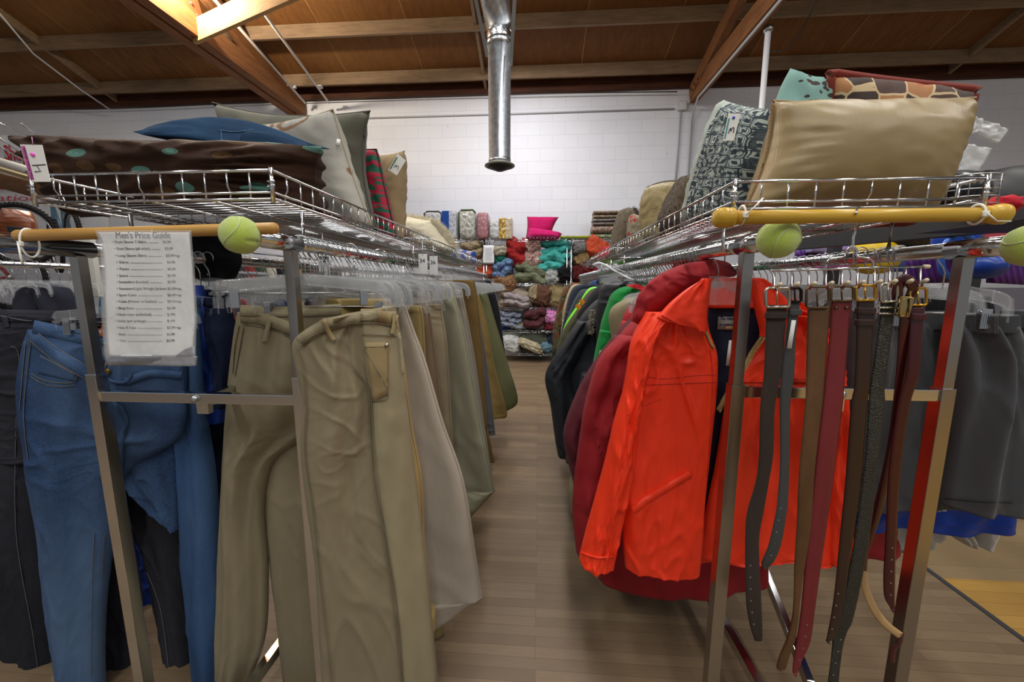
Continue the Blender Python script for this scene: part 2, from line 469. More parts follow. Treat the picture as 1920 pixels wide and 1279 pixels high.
# ------------------------------------------------------------------ the room
WY, CS = 6.8, 0.321           # far wall distance, roof slope
def zc(y): return 4.44 + CS * (WY - y)      # height of the roof boards
def m_blocks():
    n = N('painted_block'); co = n.mapped('Object', (1, 1, 1), rot=(PI / 2, 0, 0))
    b = n.n('ShaderNodeTexBrick', {'Vector': co, 'Color1': (*srgb('#e6e9f1'), 1), 'Color2': (*srgb('#e2e5ee'), 1), 'Mortar': (*srgb('#d7dae2'), 1), 'Scale': 1.0,
            'Mortar Size': 0.005, 'Mortar Smooth': 0.4, 'Brick Width': 0.406, 'Row Height': 0.203}, offset=0.5)
    f = n.noise(n.co(), 1.3, 4, 0.6)
    pit = n.ramp(n.noise(n.co(), 14, 2, 0.4), [(0.76, 0.0), (0.79, 1.0)])
    c = n.mix(n.ramp(f, [(0.3, 0.0), (0.8, 0.35)]), b.outputs[0], '#d6d6d8')
    c = n.mix(n.math('MULTIPLY', pit, 0.35), c, '#8f8f92')
    n.set(color=c, rough=0.75)
    h = n.math('ADD', n.math('MULTIPLY', b.outputs[1], -1.0), n.math('MULTIPLY', n.noise(n.co(), 90, 3), 0.25))
    n.bump(h, 0.35, 0.005)
    return n.m
def m_floor(name, c1, c2, mort, w, l, tint='#5f5040'):
    n = N(name)
    b = n.n('ShaderNodeTexBrick', {'Vector': n.co(), 'Color1': (*srgb(c1), 1), 'Color2': (*srgb(c2), 1), 'Mortar': (*srgb(mort), 1), 'Scale': 1.0,
            'Mortar Size': 0.0009, 'Mortar Smooth': 0.2, 'Brick Width': l, 'Row Height': w, 'Bias': -0.1}, offset=0.37, offset_frequency=3)
    g = n.noise(n.mapped('Object', (1.2, 16, 1)), 9, 5, 0.6)
    st = n.noise(n.co(), 1.1, 4, 0.55)
    c = n.mix(n.ramp(g, [(0.35, 0.0), (0.75, 0.6)]), b.outputs[0], c2)
    c = n.mix(n.ramp(st, [(0.42, 0.0), (0.75, 0.45)]), c, tint)
    n.set(color=c, rough=n.ramp(st, [(0.3, 0.42), (0.7, 0.6)]), spec=0.4)
    n.bump(n.math('ADD', n.math('MULTIPLY', b.outputs[1], -0.6), n.math('MULTIPLY', g, 0.3)), 0.35, 0.002)
    return n.m
def m_wood(name, a, b, rough=0.7, sc=(1.5, 14, 14), stain=0.25):
    n = N(name); g = n.noise(n.mapped('Object', sc), 2.2, 6, 0.62)
    c = n.ramp(g, [(0.3, a), (0.7, b)])
    s = n.noise(n.co(), 1.7, 3, 0.6)
    n.set(color=n.mix(n.ramp(s, [(0.45, 0.0), (0.75, stain)]), c, '#2c1c12'), rough=rough, spec=0.25)
    n.bump(g, 0.25, 0.003)
    return n.m
M_TIMBER = m_wood('roof_timber', '#7a6650', '#967d62')
M_TIMBER2 = m_wood('truss_timber', '#74492c', '#94663f', sc=(14, 1.5, 14))
M_LEDGER = m_wood('dark_ledger', '#3d2013', '#5a3422')
def m_ply():
    n = N('roof_plywood')
    b = n.n('ShaderNodeTexBrick', {'Vector': n.co(), 'Color1': (*srgb('#8a5f34'), 1), 'Color2': (*srgb('#694423'), 1), 'Mortar': (*srgb('#b08a58'), 1), 'Scale': 1.0,
            'Mortar Size': 0.006, 'Brick Width': 1.22, 'Row Height': 2.44}, offset=0.5)
    g = n.noise(n.mapped('Object', (5, 1.2, 1)), 4, 6, 0.7)
    s = n.noise(n.co(), 0.9, 4, 0.6)
    c = n.mix(n.ramp(g, [(0.35, 0.0), (0.7, 0.6)]), b.outputs[0], '#553219')
    n.set(color=n.mix(n.ramp(s, [(0.45, 0.0), (0.8, 0.5)]), c, '#8a6436'), rough=0.7, spec=0.2)
    return n.m
# floor
XS = 1.71
bm = BM(); box(bm, (-5.15 + XS / 2 + 0.0, 1.0, -0.05), (XS + 10.3, 13.0, 0.1)); struct('floor', bm, m_floor('strip_floor', '#8a765c', '#715e48', '#5c4d3c', 0.041, 0.8))
YP = PZ(1850, 1088, 0).y
bm = BM(); box(bm, (XS + 0.012 + 3.0, (YP + 6.8) / 2, -0.05), (6.0, 6.8 - YP, 0.1)); struct('floor_right', bm, m_floor('wide_plank_floor', '#94805f', '#7d6848', '#5a4a38', 0.19, 2.4))
bm = BM(); box(bm, (XS + 0.012 + 3.0, (YP - 4.5) / 2, -0.05), (6.0, YP + 4.5, 0.1)); struct('floor_front', bm, m_floor('varnished_floor', '#b8924a', '#a37c3a', '#6e5228', 0.06, 1.6, '#7c5c30'))
bm = BM(); box(bm, (XS + 0.006, 1.0, 0.001), (0.02, 13, 0.006)); struct('trim_1', bm, plain('dark_floor_strip', '#3a3a3c', 0.5))
# far wall, roof
bm = BM(); box(bm, (0.5, WY + 0.1, 2.25), (22, 0.2, 4.5)); struct('wall_back', bm, m_blocks())
bm = BM()
vs = [bm.verts.new(v) for v in ((-10.5, WY + 0.1, zc(WY + 0.1)), (11.5, WY + 0.1, zc(WY + 0.1)), (11.5, -1.2, zc(-1.2)), (-10.5, -1.2, zc(-1.2)))]
vt = [bm.verts.new(v.co + V((0, 0, 0.03))) for v in vs]
bm.faces.new(vs); bm.faces.new(vt[::-1])
for i in range(4): bm.faces.new((vs[i], vs[(i + 1) % 4], vt[(i + 1) % 4], vt[i]))
struct('ceiling', bm, m_ply())
bm = BM()
vs = [bm.verts.new(v) for v in ((-10.5, -1.2, zc(-1.2)), (11.5, -1.2, zc(-1.2)), (11.5, -5.5, zc(-1.2) - 1.4), (-10.5, -5.5, zc(-1.2) - 1.4))]
vt = [bm.verts.new(v.co + V((0, 0, 0.03))) for v in vs]
bm.faces.new(vs); bm.faces.new(vt[::-1])
for i in range(4): bm.faces.new((vs[i], vs[(i + 1) % 4], vt[(i + 1) % 4], vt[i]))
struct('ceiling_front', bm, m_wood('roof_plywood_front', '#7a5030', '#5c3820'))
bm = BM(); box(bm, (0.5, WY - 0.03, 4.36), (22, 0.08, 0.16)); struct('trim_2', bm, M_LEDGER)
k = 3
for i in range(9):
    y = 6.49 - 0.76 * i
    bm = BM(); box(bm, (0.5, y, zc(y) - 0.085), (22, 0.04, 0.17)); struct('trim_%d' % k, bm, M_TIMBER); k += 1
sl = math.atan(CS); RS = Matrix.Rotation(-sl, 3, 'X')
for x in (-7.25, -0.88, 6.05, 9.2):
    bm = BM(); ym = 4.0; box(bm, (x, ym, zc(ym) - 0.06), (0.04, 5.9 / math.cos(sl), 0.12), RS); struct('trim_%d' % k, bm, M_TIMBER); k += 1
MBLK = bpy.data.materials['painted_block'].copy(); MBLK.name = 'painted_block_side'
for nd in MBLK.node_tree.nodes:
    if nd.type == 'MAPPING' and abs(nd.inputs['Rotation'].default_value[0] - PI / 2) < 0.01: nd.inputs['Rotation'].default_value = (0, PI / 2, PI / 2)
bm = BM(); box(bm, (-10.4, 0.7, 3.0), (0.2, 12.4, 6.0)); struct('wall_left', bm, MBLK)
bm = BM(); box(bm, (11.4, 0.7, 3.0), (0.2, 12.4, 6.0)); struct('wall_right', bm, MBLK)
bm = BM(); box(bm, (9.5, 0.65, -0.051), (4.0, 12.3, 0.1)); struct('floor_side', bm, bpy.data.materials['wide_plank_floor'])
# roof trusses
GZ = 4.17
def truss(x, dbl, lab):
    t = thing('roof_truss', lab, 'roof truss', (x, 3.4, 4.05), 'roof trusses')
    bm = BM()
    if dbl:
        for s in (-1, 1): box(bm, (x + s * 0.085, 3.4, GZ), (0.13, 6.7, 0.24), None, 0.004)
        box(bm, (x, 3.4, GZ + 0.03), (0.045, 6.7, 0.16))
    else: box(bm, (x, 3.4, GZ), (0.11, 6.7, 0.24), None, 0.004)
    obj('bottom_chord', bm, M_TIMBER2, t, False)
    bm = BM(); ym = 3.3; box(bm, (x - 0.02, ym, zc(ym) - 0.26), (0.1, 6.9 / math.cos(sl), 0.2), RS); obj('top_chord', bm, M_TIMBER2, t, False)
    return t
t1 = truss(P(560, 205, WY).x, True, 'left timber roof truss with doubled lower beam, lit by bulb')
t2 = truss(P(1297, 205, WY).x, False, 'right timber roof truss carrying the white hanging tube')
ORANGE = plain('orange_gusset', '#c8502c', 0.6, var=0.15)
x1, x2 = t1.location.x, t2.location.x
bm = BM(); bar(bm, (x1 + 0.03, 4.62, GZ + 0.1), (x1 + 0.03, 3.9, zc(3.9) - 0.3), 0.09, 0.13); obj('web_member', bm, M_TIMBER2, t1, False)
bm = BM(); box(bm, (x1 + 0.13, 4.62, GZ + 0.2), (0.012, 0.26, 0.3), Matrix.Rotation(0.35, 3, 'X')); obj('gusset_plate', bm, ORANGE, t1, False)
bm = BM()
for dy, dz in ((0, .2), (.07, .12), (-.07, .28), (0.02, .3)): revolve(bm, [(0.014, 0), (0.014, 0.012), (0.006, 0.016)], (x1 + 0.136, 4.62 + dy, GZ + dz), 8, 'X')
obj('bolt', bm, STEEL, t1)
bm = BM(); bar(bm, (x2, 3.85, GZ + 0.1), (x2, 3.2, zc(3.2) - 0.3), 0.09, 0.13); obj('web_member', bm, M_TIMBER2, t2, False)
bm = BM(); box(bm, (x2 - 0.06, 3.85, GZ + 0.2), (0.012, 0.3, 0.34)); obj('gusset_plate', bm, ORANGE, t2, False)
bm = BM()
for i in range(6): revolve(bm, [(0.02, 0), (0.02, 0.01), (0.008, 0.014)], (x2 - 0.07, 6.35 + 0.07 * i, GZ + 0.02 + 0.05 * (i % 2)), 8, 'X')
obj('bolt', bm, ORANGE, t2)
# board hung across under the left truss
A = V((x1 + 0.05, 4.72, 4.13)); B = P(560, -25, 4.1); B.z = 4.13
bm = BM(); bar(bm, A, B, 0.045, 0.24, 0.004)
tag(obj('brace_board', bm, m_wood('pale_board', '#b98f58', '#cfa772')), 'pale wide board running from left truss towards camera, lit yellow', 'board')
# duct
GALV = N('galvanised'); g = GALV.n('ShaderNodeTexVoronoi', {'Vector': GALV.co(), 'Scale': 28.0})
GALV.set(metal=1.0, color=GALV.ramp(g.outputs[0], [(0.0, '#a9afb6'), (1.0, '#d4d9de')]), rough=0.38); GALV = GALV.m
D0 = P(937, 306, 3.66); dx, dyy = D0.x, D0.y
d = thing('air_duct', 'round galvanised duct hanging straight down before the white wall', 'duct', D0)
zt = D0.z + 1.10
bm = BM(); revolve(bm, [(0.1, 0), (0.1, 0.03), (0.097, 0.03), (0.097, zt - D0.z)], D0, 32); obj('pipe', bm, GALV, d)
bm = BM(); revolve(bm, [(0.1, 0.0), (0.135, -0.02), (0.135, -0.026), (0.1, -0.03), (0.09, -0.028)], D0, 32); obj('flange', bm, plain('diffuser_grey', '#8d8f86', 0.5, 0.3), d)
bm = BM()
for i, r in enumerate((0.105, 0.085, 0.065, 0.045, 0.025)):
    revolve(bm, [(r, -0.026 - i * 0.008), (r + 0.008, -0.034 - i * 0.008), (r - 0.006, -0.034 - i * 0.008)], D0, 24)
obj('diffuser', bm, plain('diffuser_dark', '#4a4a46', 0.5, 0.3), d)
bm = BM(); sweep(bm, [V((dx, dyy, zt - 0.12)), V((dx, dyy, zt + 0.02)), V((dx - 0.03, dyy - 0.12, zt + 0.16)), V((dx - 0.06, dyy - 0.45, zt + 0.3)), V((dx - 0.08, dyy - 1.2, zt + 0.42))], 0.115, n=28); obj('elbow', bm, GALV, d)
bm = BM(); revolve(bm, [(0.102, zt - D0.z - 0.16), (0.108, zt - D0.z - 0.14), (0.104, zt - D0.z - 0.09), (0.109, zt - D0.z - 0.06), (0.1, zt - D0.z - 0.04)], D0, 32); obj('tape_band', bm, plain('foil_tape', '#c4c8cc', 0.25, 1.0, bump=0.8, bs=50), d)
for s, q in ((-1, (888, -20)), (1, (966, -20))):
    a = V((dx + s * 0.1, dyy - 0.02, zt - 0.28 - 0.04 * s)); b = P(q[0], q[1], 3.3)
    bm = BM(); bar(bm, a, b, 0.03, 0.003); obj('hanging_strap', bm, plain('strap_steel', '#9ca0a4', 0.4, 0.6), d, False)
# white tube hanging from the right truss
wt = P(1441, 50, 5.1); wt.x = x2 - 0.0; wt.z = 4.05
wt = PZ(1441, 50, 4.05)
bm = BM(); sweep(bm, [wt, V((wt.x, wt.y, 2.3))], 0.03, n=16)
w_ = thing('hanging_tube', 'straight white tube hanging down from right truss', 'tube', (wt.x, wt.y, 2.3))
obj('tube', bm, plain('white_tube', '#f4f6fa', 0.35), w_)
bm = BM(); revolve(bm, [(0.05, 0), (0.05, -0.04), (0.032, -0.06)], wt, 16); obj('bracket', bm, STEEL, w_)
bm = BM(); sweep(bm, [wt + V((0, 0, -0.25)), wt + V((0.15, -0.05, -0.28)), wt + V((0.28, -0.1, -0.15)), wt + V((0.3, -0.3, 0.05))], 0.006, n=6); obj('cord', bm, BLACKP, w_)
# conduits
GREYP = plain('painted_conduit', '#b9bbbe', 0.5)
def conduit(pts, r, lab, n=8, m=GREYP, grp=None):
    bm = BM(); sweep(bm, pts, r, n=n); return tag(obj('conduit', bm, m), lab, 'conduit', grp)
zh = P(960, 214, WY).z
conduit([V((P(640, 0, WY).x, WY - 0.015, zh)), V((P(1275, 0, WY).x, WY - 0.015, zh))], 0.013, 'thin white conduit running level across the white block wall')
xb = P(1278, 205, WY).x
j = thing('junction_box', 'small white junction box at end of the level wall conduit', 'junction box', (xb, WY, zh - 0.06)); bm = BM(); box(bm, (xb, WY - 0.03, zh + 0.03), (0.13, 0.06, 0.13), None, 0.006); obj('housing', bm, GREYP, j)
bm = BM(); box(bm, (xb, WY - 0.063, zh + 0.03), (0.11, 0.006, 0.11), None, 0.002); obj('cover_plate', bm, plain('plate_white', '#d6d8da', 0.5), j)
conduit([V((xb - 0.02, WY - 0.02, zh)), V((xb - 0.04, WY - 0.02, P(1272, 340, WY).z))], 0.012, 'left one of two conduits dropping down wall from junction box')
conduit([V((x2 - 0.02, 4.0, 4.03)), V((x2 - 0.02, 6.5, 4.03)), V((x2 + 0.02, WY - 0.06, 3.98)), V((xb + 0.15, WY - 0.03, 3.8)), V((xb + 0.15, WY - 0.03, P(1288, 380, WY).z))], 0.016, 'grey conduit under right truss bending down the wall')
for i, (a, b) in enumerate((((385, -20), (572, 193)), ((462, -20), (617, 193)))):
    Bp = P(b[0], b[1], 6.6); Ap = P(a[0], a[1], 4.6)
    t = thing('sprinkler_pipe', ['white ceiling pipe left of its twin beside the left truss', 'white ceiling pipe right of its twin, nearer the duct'][i], 'pipe', Bp)
    bm = BM(); sweep(bm, [Ap, Bp], 0.017, n=8); obj('pipe', bm, plain('cream_pipe', '#c9c3bd', 0.5), t)
    bm = BM(); q = Bp.lerp(Ap, 0.17); box(bm, q + V((0.03, -0.02, 0.02)), (0.07, 0.04, 0.04), None, 0.005); obj('clamp', bm, plain('plate_white', '#d6d8da', 0.5), t)
cab = [P(x, y, WY - 0.09) for x, y in ((-60, 208), (60, 206), (200, 204), (330, 199), (470, 192), (700, 184), (900, 178), (1100, 174), (1270, 172))]
conduit(smooth_line(cab, 60), 0.008, 'dark loose cable sagging along the ledger under the roof', 6, plain('cable', '#3a322c', 0.7))
cab = [P(x, y, Y_) for x, y, Y_ in ((-20, 0, 4.9), (62, 98, 5.6), (150, 165, 6.2), (206, 203, 6.6))]
conduit([c_ - V((0, 0, 0.02)) for c_ in cab], 0.012, 'grey wire stapled down roof beam in the upper left corner', 6)
# ------------------------------------------------------------------ garment racks
RL = (P(450, 440, 0.70), P(1460, 448, 0.74))        # tennis balls sit on these rail ends
XA, ZA = RL[0].x, RL[0].z
XB, ZB = P(130, 468, 0.83).x, P(130, 466, 0.83).z
XC, ZC = RL[1].x, RL[1].z
XD, ZD = P(1826, 466, 0.83).x, P(1826, 466, 0.83).z
BRUSH = plain('brushed_steel', '#a09c96', 0.24, 1.0)
def rack(label, xs, zs, y0s, yend, ypost, crossz):
    xm = sum(xs) / 2
    t = thing('garment_rack', label, 'clothes rack', (xm, ypost, 0))
    for x, z, y0 in zip(xs, zs, y0s):
        bm = BM(); sweep(bm, [V((x, y0, z)), V((x, yend, z))], 0.0125, 0.0155, 16); 
        if y0 < 0.8: sweep(bm, [V((x, y0 + 0.06, z)), V((x, ypost + 0.03, z))], 0.0155, 0.0185, 16)
        obj('hanging_rail', bm, CHROME, t)
        for yp in (ypost, yend - 0.15):
            s = 1
            bm = BM(); box(bm, (x, yp, (z - 0.015 + 1.0) / 2), (0.0215, 0.0215, z - 0.015 - 1.0), None, 0.0015)
            p = obj('upright', bm, BRUSH, t, False)
            bm = BM(); box(bm, (x, yp, 0.545), (0.0275, 0.0275, 0.97), None, 0.0015); obj('sleeve', bm, CHROME if x < 0 else BRUSH, p, False)
    for yp in (ypost, yend - 0.15):
        bm = BM(); bar(bm, (xs[0], yp, crossz), (xs[1], yp, crossz), 0.02, 0.024, 0.0015); c = obj('crossbar', bm, CHROME, t, False)
        if yp == ypost:
            bm = BM(); revolve(bm, [(0.004, -0.02), (0.0078, -0.017), (0.0085, -0.012), (0.0085, -0.009)], (xm, yp, crossz), 14, 'Y'); obj('bolt', bm, STEEL, c)
            bm = BM(); box(bm, (xm + 0.004, yp + 0.008, crossz - 0.016), (0.03, 0.014, 0.05), None, 0.001); obj('bracket', bm, CHROME, c, False)
    bm = BM(); bar(bm, (xm, ypost, crossz - 0.012), (xm, yend - 0.15, crossz - 0.012), 0.022, 0.03); obj('spine_bar', bm, CHROME, t, False)
    bm = BM(); bar(bm, (xm, ypost - 0.1, 0.12), (xm, yend - 0.05, 0.12), 0.025, 0.03); obj('base_bar', bm, CHROME, t, False)
    for yp in (ypost, yend - 0.15):
        bm = BM(); bar(bm, (xs[0] - 0.02, yp, 0.09), (xs[1] + 0.02, yp, 0.09), 0.03, 0.04); obj('foot_bar', bm, CHROME, t, False)
        for x in xs:
            bm = BM(); revolve(bm, [(0.03, -0.012), (0.034, -0.008), (0.034, 0.008), (0.03, 0.012)], (x, yp, 0.034), 16, 'X'); box(bm, (x, yp, 0.065), (0.03, 0.02, 0.02)); obj('caster', bm, BLACKP, t)
    return t
CZL = P(350, 746, 0.84).z; CZR = P(1590, 738, 0.84).z
r1 = rack('left double-rail chrome clothes rack carrying trousers and jeans', (XB, XA), (ZB, ZA), (0.45, 0.70), 4.2, 0.845, CZL)
r2 = rack('right double-rail chrome clothes rack carrying coats and shorts', (XC, XD), (ZC, ZD), (0.74, 0.71), 4.2, 0.845, CZR)
bm = BM(); bar(bm, PZ(1424, 1046, 0.26), PZ(1518, 1283, 0.14), 0.02, 0.03); obj('brace', bm, CHROME, r2, False)
# tennis balls
def m_ball():
    n = N('tennis_felt'); f = n.noise(n.co(), 700, 3, 0.7)
    n.set(color=n.mix(n.ramp(f, [(0.35, 0.0), (0.65, 1.0)]), '#a9c832', '#cbe356'), rough=1.0, sheen=0.8); n.bump(f, 0.9, 0.003); return n.m
FELT = m_ball(); SEAM = plain('ball_seam', '#b9c49a', 0.8)
def ball(c, rot, lab):
    t = thing('tennis_ball', lab, 'tennis ball', c - V((0, 0, 0.0335)))
    R = Euler(rot).to_matrix(); r = 0.0335
    bm = BM(); bmesh.ops.create_uvsphere(bm, u_segments=64, v_segments=40, radius=r)
    cut = (R.inverted() @ V((0, 1, 0))).normalized()
    slit = V((0.9, -0.1, -0.42)).normalized()
    for v in bm.verts:
        q = v.co.normalized(); k = 1 + 0.012 * nz(*(q * 14)) 
        a = q.dot(slit)
        if a > 0.8: k -= 0.10 * max(0, 1 - abs(q.z + 0.36) / 0.13) * min(1, (a - 0.8) / 0.15)
        v.co = c + q * r * k
    obj('felt', bm, FELT, t)
    pts = []
    for i in range(120):
        a = 2 * PI * i / 120; b = PI / 2 - (PI / 2 - 0.44) * math.cos(a); cc = a / 2 + 0.44 * math.sin(2 * a)
        pts.append(None)
    pts = []
    for i in range(120):
        s = 2 * PI * i / 120; A, B = 0.75, 0.25
        p = V((A * math.cos(s) + B * math.cos(3 * s), A * math.sin(s) - B * math.sin(3 * s), 2 * math.sqrt(A * B) * math.sin(2 * s))).normalized()
        pts.append(c + R @ p * (r * 1.001))
    bm = BM(); sweep(bm, pts, 0.0011, n=6, closed=True); obj('seam', bm, SEAM, t)
ball(P(451, 441, 0.70), (0.5, 0.9, 0.35), 'green tennis ball on rail end beside the price guide')
ball(P(1459, 448, 0.735), (0.2, -0.7, 0.9), 'green tennis ball on rail end above the orange jacket')
ball(P(1935, 460, 0.70), (1.2, 0.3, 0.9), 'green tennis ball cut by right edge, above grey shorts')

# ------------------------------------------------------------------ wire baskets on top
def basket(label, xl, xr, y0, y1, z0, ht, step=0.045, corner=True, zl=None, w=0.0017, rr=0.0028):
    t = thing('wire_basket', label, 'wire basket', ((xl + xr) / 2, y0, z0))
    zt = z0 + ht
    def rim(z, r):
        bm = BM(); cs = [V((xl, y0, z)), V((xr, y0, z)), V((xr, y1, z)), V((xl, y1, z))]
        for i in range(4): sweep(bm, [cs[i], cs[(i + 1) % 4]], r, n=8)
        return bm
    obj('top_rim', rim(zt, rr), CHROME, t); obj('bottom_rim', rim(z0, rr), CHROME, t)
    bm = rim(z0 + 0.012, rr * 0.9); obj('second_rim', bm, CHROME, t)
    nx = max(2, round((xr - xl) / step)); ny = max(2, round((y1 - y0) / step))
    for nm, a, b, n in (('front_wires', V((xl, y0, 0)), V((xr, y0, 0)), nx), ('rear_wires', V((xl, y1, 0)), V((xr, y1, 0)), nx), ('side_wires', V((xl, y0, 0)), V((xl, y1, 0)), ny), ('side_wires', V((xr, y0, 0)), V((xr, y1, 0)), ny)):
        bm = BM(); inw = (V(((xl + xr) / 2, (y0 + y1) / 2, 0)) - (a + b) / 2).normalized() * 0.006
        for i in range(n + 1):
            p = a.lerp(b, i / n)
            pts = [V((p.x, p.y, zt)), V((p.x, p.y, z0 + 0.001))]
            if i % 4 == 1: pts = [V((p.x, p.y, zt)), V((p.x, p.y, z0 + 0.024)), V((p.x, p.y, z0 + 0.016)) + inw, V((p.x, p.y, z0 - 0.004)) + inw]
            sweep(bm, pts, w, n=6)
        o = obj(nm, bm, CHROME, t); o['kind'] = 'stuff'
    bm = BM()
    for i in range(1, round((y1 - y0) / 0.024)):
        y = y0 + i * 0.024; sweep(bm, [V((xl, y, z0 + 0.003)), V((xr, y, z0 + 0.003))], w, n=5)
    for i in range(1, 4):
        x = xl + (xr - xl) * i / 4; sweep(bm, [V((x, y0, z0 - 0.002)), V((x, y1, z0 - 0.002))], w * 1.4, n=6)
    o = obj('floor_wires', bm, CHROME, t); o['kind'] = 'stuff'
    if corner:
        for x in (xl, xr):
            bm = BM(); sweep(bm, [V((x, y0 - 0.001, z0 - 0.008)), V((x, y0 - 0.001, zt + 0.004))], 0.0042, n=8)
            for dz in (0.45, 0.6): sweep(bm, [V((x - 0.007, y0 - 0.004, z0 + ht * dz)), V((x + 0.007, y0 - 0.004, z0 + ht * dz))], 0.0022, n=6)
            obj('corner_hinge', bm, CHROME, t)
    for x in (xl + 0.05, xr - 0.03):
        for y in (y0 + 0.14, y1 - 0.15):
            zz = (zl or ZA)
            bm = BM(); sweep(bm, [V((x, y, z0)), V((x, y, zz - 0.005)), V((x - (0.02 if x > (xl + xr) / 2 else -0.02), y, zz - 0.012))], 0.0042, n=8); obj('support_rod', bm, CHROME, t)
    return t
BL0, BLT = P(513, 373, 0.76), P(513, 319, 0.76)
xl0 = P(68, 384, 0.76).x
Zb, Ht = BL0.z, BLT.z - BL0.z
basket('nearest wire basket on left rack, brown pillow inside', xl0, BL0.x, 0.76, 1.86, Zb, Ht)
basket('second wire basket along left rack, white fur pillow inside', xl0, BL0.x, 1.9, 3.6, Zb, Ht, corner=False)
BR0, BRT = P(1374, 392, 0.76), P(1374, 341, 0.76)
xr0 = P(1842, 391, 0.76).x
Zc, Hc = BR0.z, BRT.z - BR0.z
basket('nearest wire basket on right rack, gold pillow inside', BR0.x, xr0, 0.76, 2.05, Zc, Hc, zl=ZC)
basket('second wire basket along right rack, fringed throw inside', BR0.x, xr0, 2.1, 2.72, Zc, Hc, corner=False, zl=ZC)
# poles tied across the front
WOODY = m_wood('varnished_handle', '#a87c3c', '#bd9556', 0.3, (2, 18, 18), 0.1)
WOODY2 = m_wood('golden_handle', '#b8902a', '#caa545', 0.28, (2, 18, 18), 0.05)
a, b = P(32, 442, 0.715), P(518, 428, 0.715)
ps = thing('wooden_pole', 'pale wooden pole tied across left rack, price guide hanging from it', 'pole', (a + b) / 2)
bm = BM(); sweep(bm, [a, a.lerp(b, 0.01), a.lerp(b, 0.99), b], 0.0118, n=16, taper=lambda t: 0.8 if t in (0, 1) else 1 - 0.12 * t); obj('shaft', bm, WOODY, ps)
a2, b2 = P(1372, 408, 0.70), P(1850, 402, 0.70)
pg = thing('wooden_pole', 'golden turned wooden pole with knob ends tied across right rack', 'pole', (a2 + b2) / 2)
bm = BM(); sweep(bm, [a2, b2], 0.0112, n=16); obj('shaft', bm, WOODY2, pg)
dirp = (b2 - a2).normalized()
for e, s in ((a2, -1), (b2, 1)):
    bm = BM(); pr = [(0.0, 0.0112), (0.002, 0.0155), (0.006, 0.0165), (0.010, 0.015), (0.013, 0.0165), (0.02, 0.0165), (0.026, 0.016), (0.032, 0.012)] if s < 0 else [(0, 0.0112), (0.002, 0.0135), (0.006, 0.0125), (0.012, 0.0145), (0.022, 0.0165), (0.030, 0.0155), (0.037, 0.009), (0.039, 0.002)]
    pts = [e + dirp * s * (q[0] - 0.004) for q in pr]
    rr = [q[1] for q in pr]; m = len(rr)
    sweep(bm, pts, 1.0, n=20, taper=lambda t: rr[min(m - 1, round(t * (m - 1)))])
    obj('knob', bm, WOODY2, pg)
TIE = plain('cable_tie', '#e9e9e2', 0.4)
def tie(c, r, h, lab, tail):
    t = thing('cable_tie', lab, 'cable tie', c)
    bm = BM(); pts = [c + V((0, math.cos(2 * PI * i / 24) * r, math.sin(2 * PI * i / 24) * h)) for i in range(24)]
    sweep(bm, pts, 0.0022, 0.0012, 6, closed=True, up=V((1, 0, 0))); obj('loop', bm, TIE, t)
    bm = BM(); box(bm, c + V((0, -r, -h * 0.1)), (0.008, 0.006, 0.009), None, 0.001); obj('lock', bm, TIE, t)
    bm = BM(); sweep(bm, [c + V((0, -r - 0.003, -h * 0.1))] + [c + V(q) for q in tail], 0.002, 0.001, 6); obj('tail', bm, TIE, t)
tie(P(56, 456, 0.715), 0.0145, 0.027, 'white cable tie round left end of pale pole and rail', [(0.004, -0.02, -0.03), (0.003, -0.018, -0.042)])
tie(P(1390, 404, 0.702), 0.0135, 0.0150, 'white cable tie at left knob of golden pole', [(0.012, -0.02, 0.012), (0.024, -0.016, 0.024)])
tie(P(1830, 402, 0.702), 0.0135, 0.0150, 'white cable tie at right knob of golden pole', [(0.012, -0.02, -0.014), (0.034, -0.018, -0.014)])

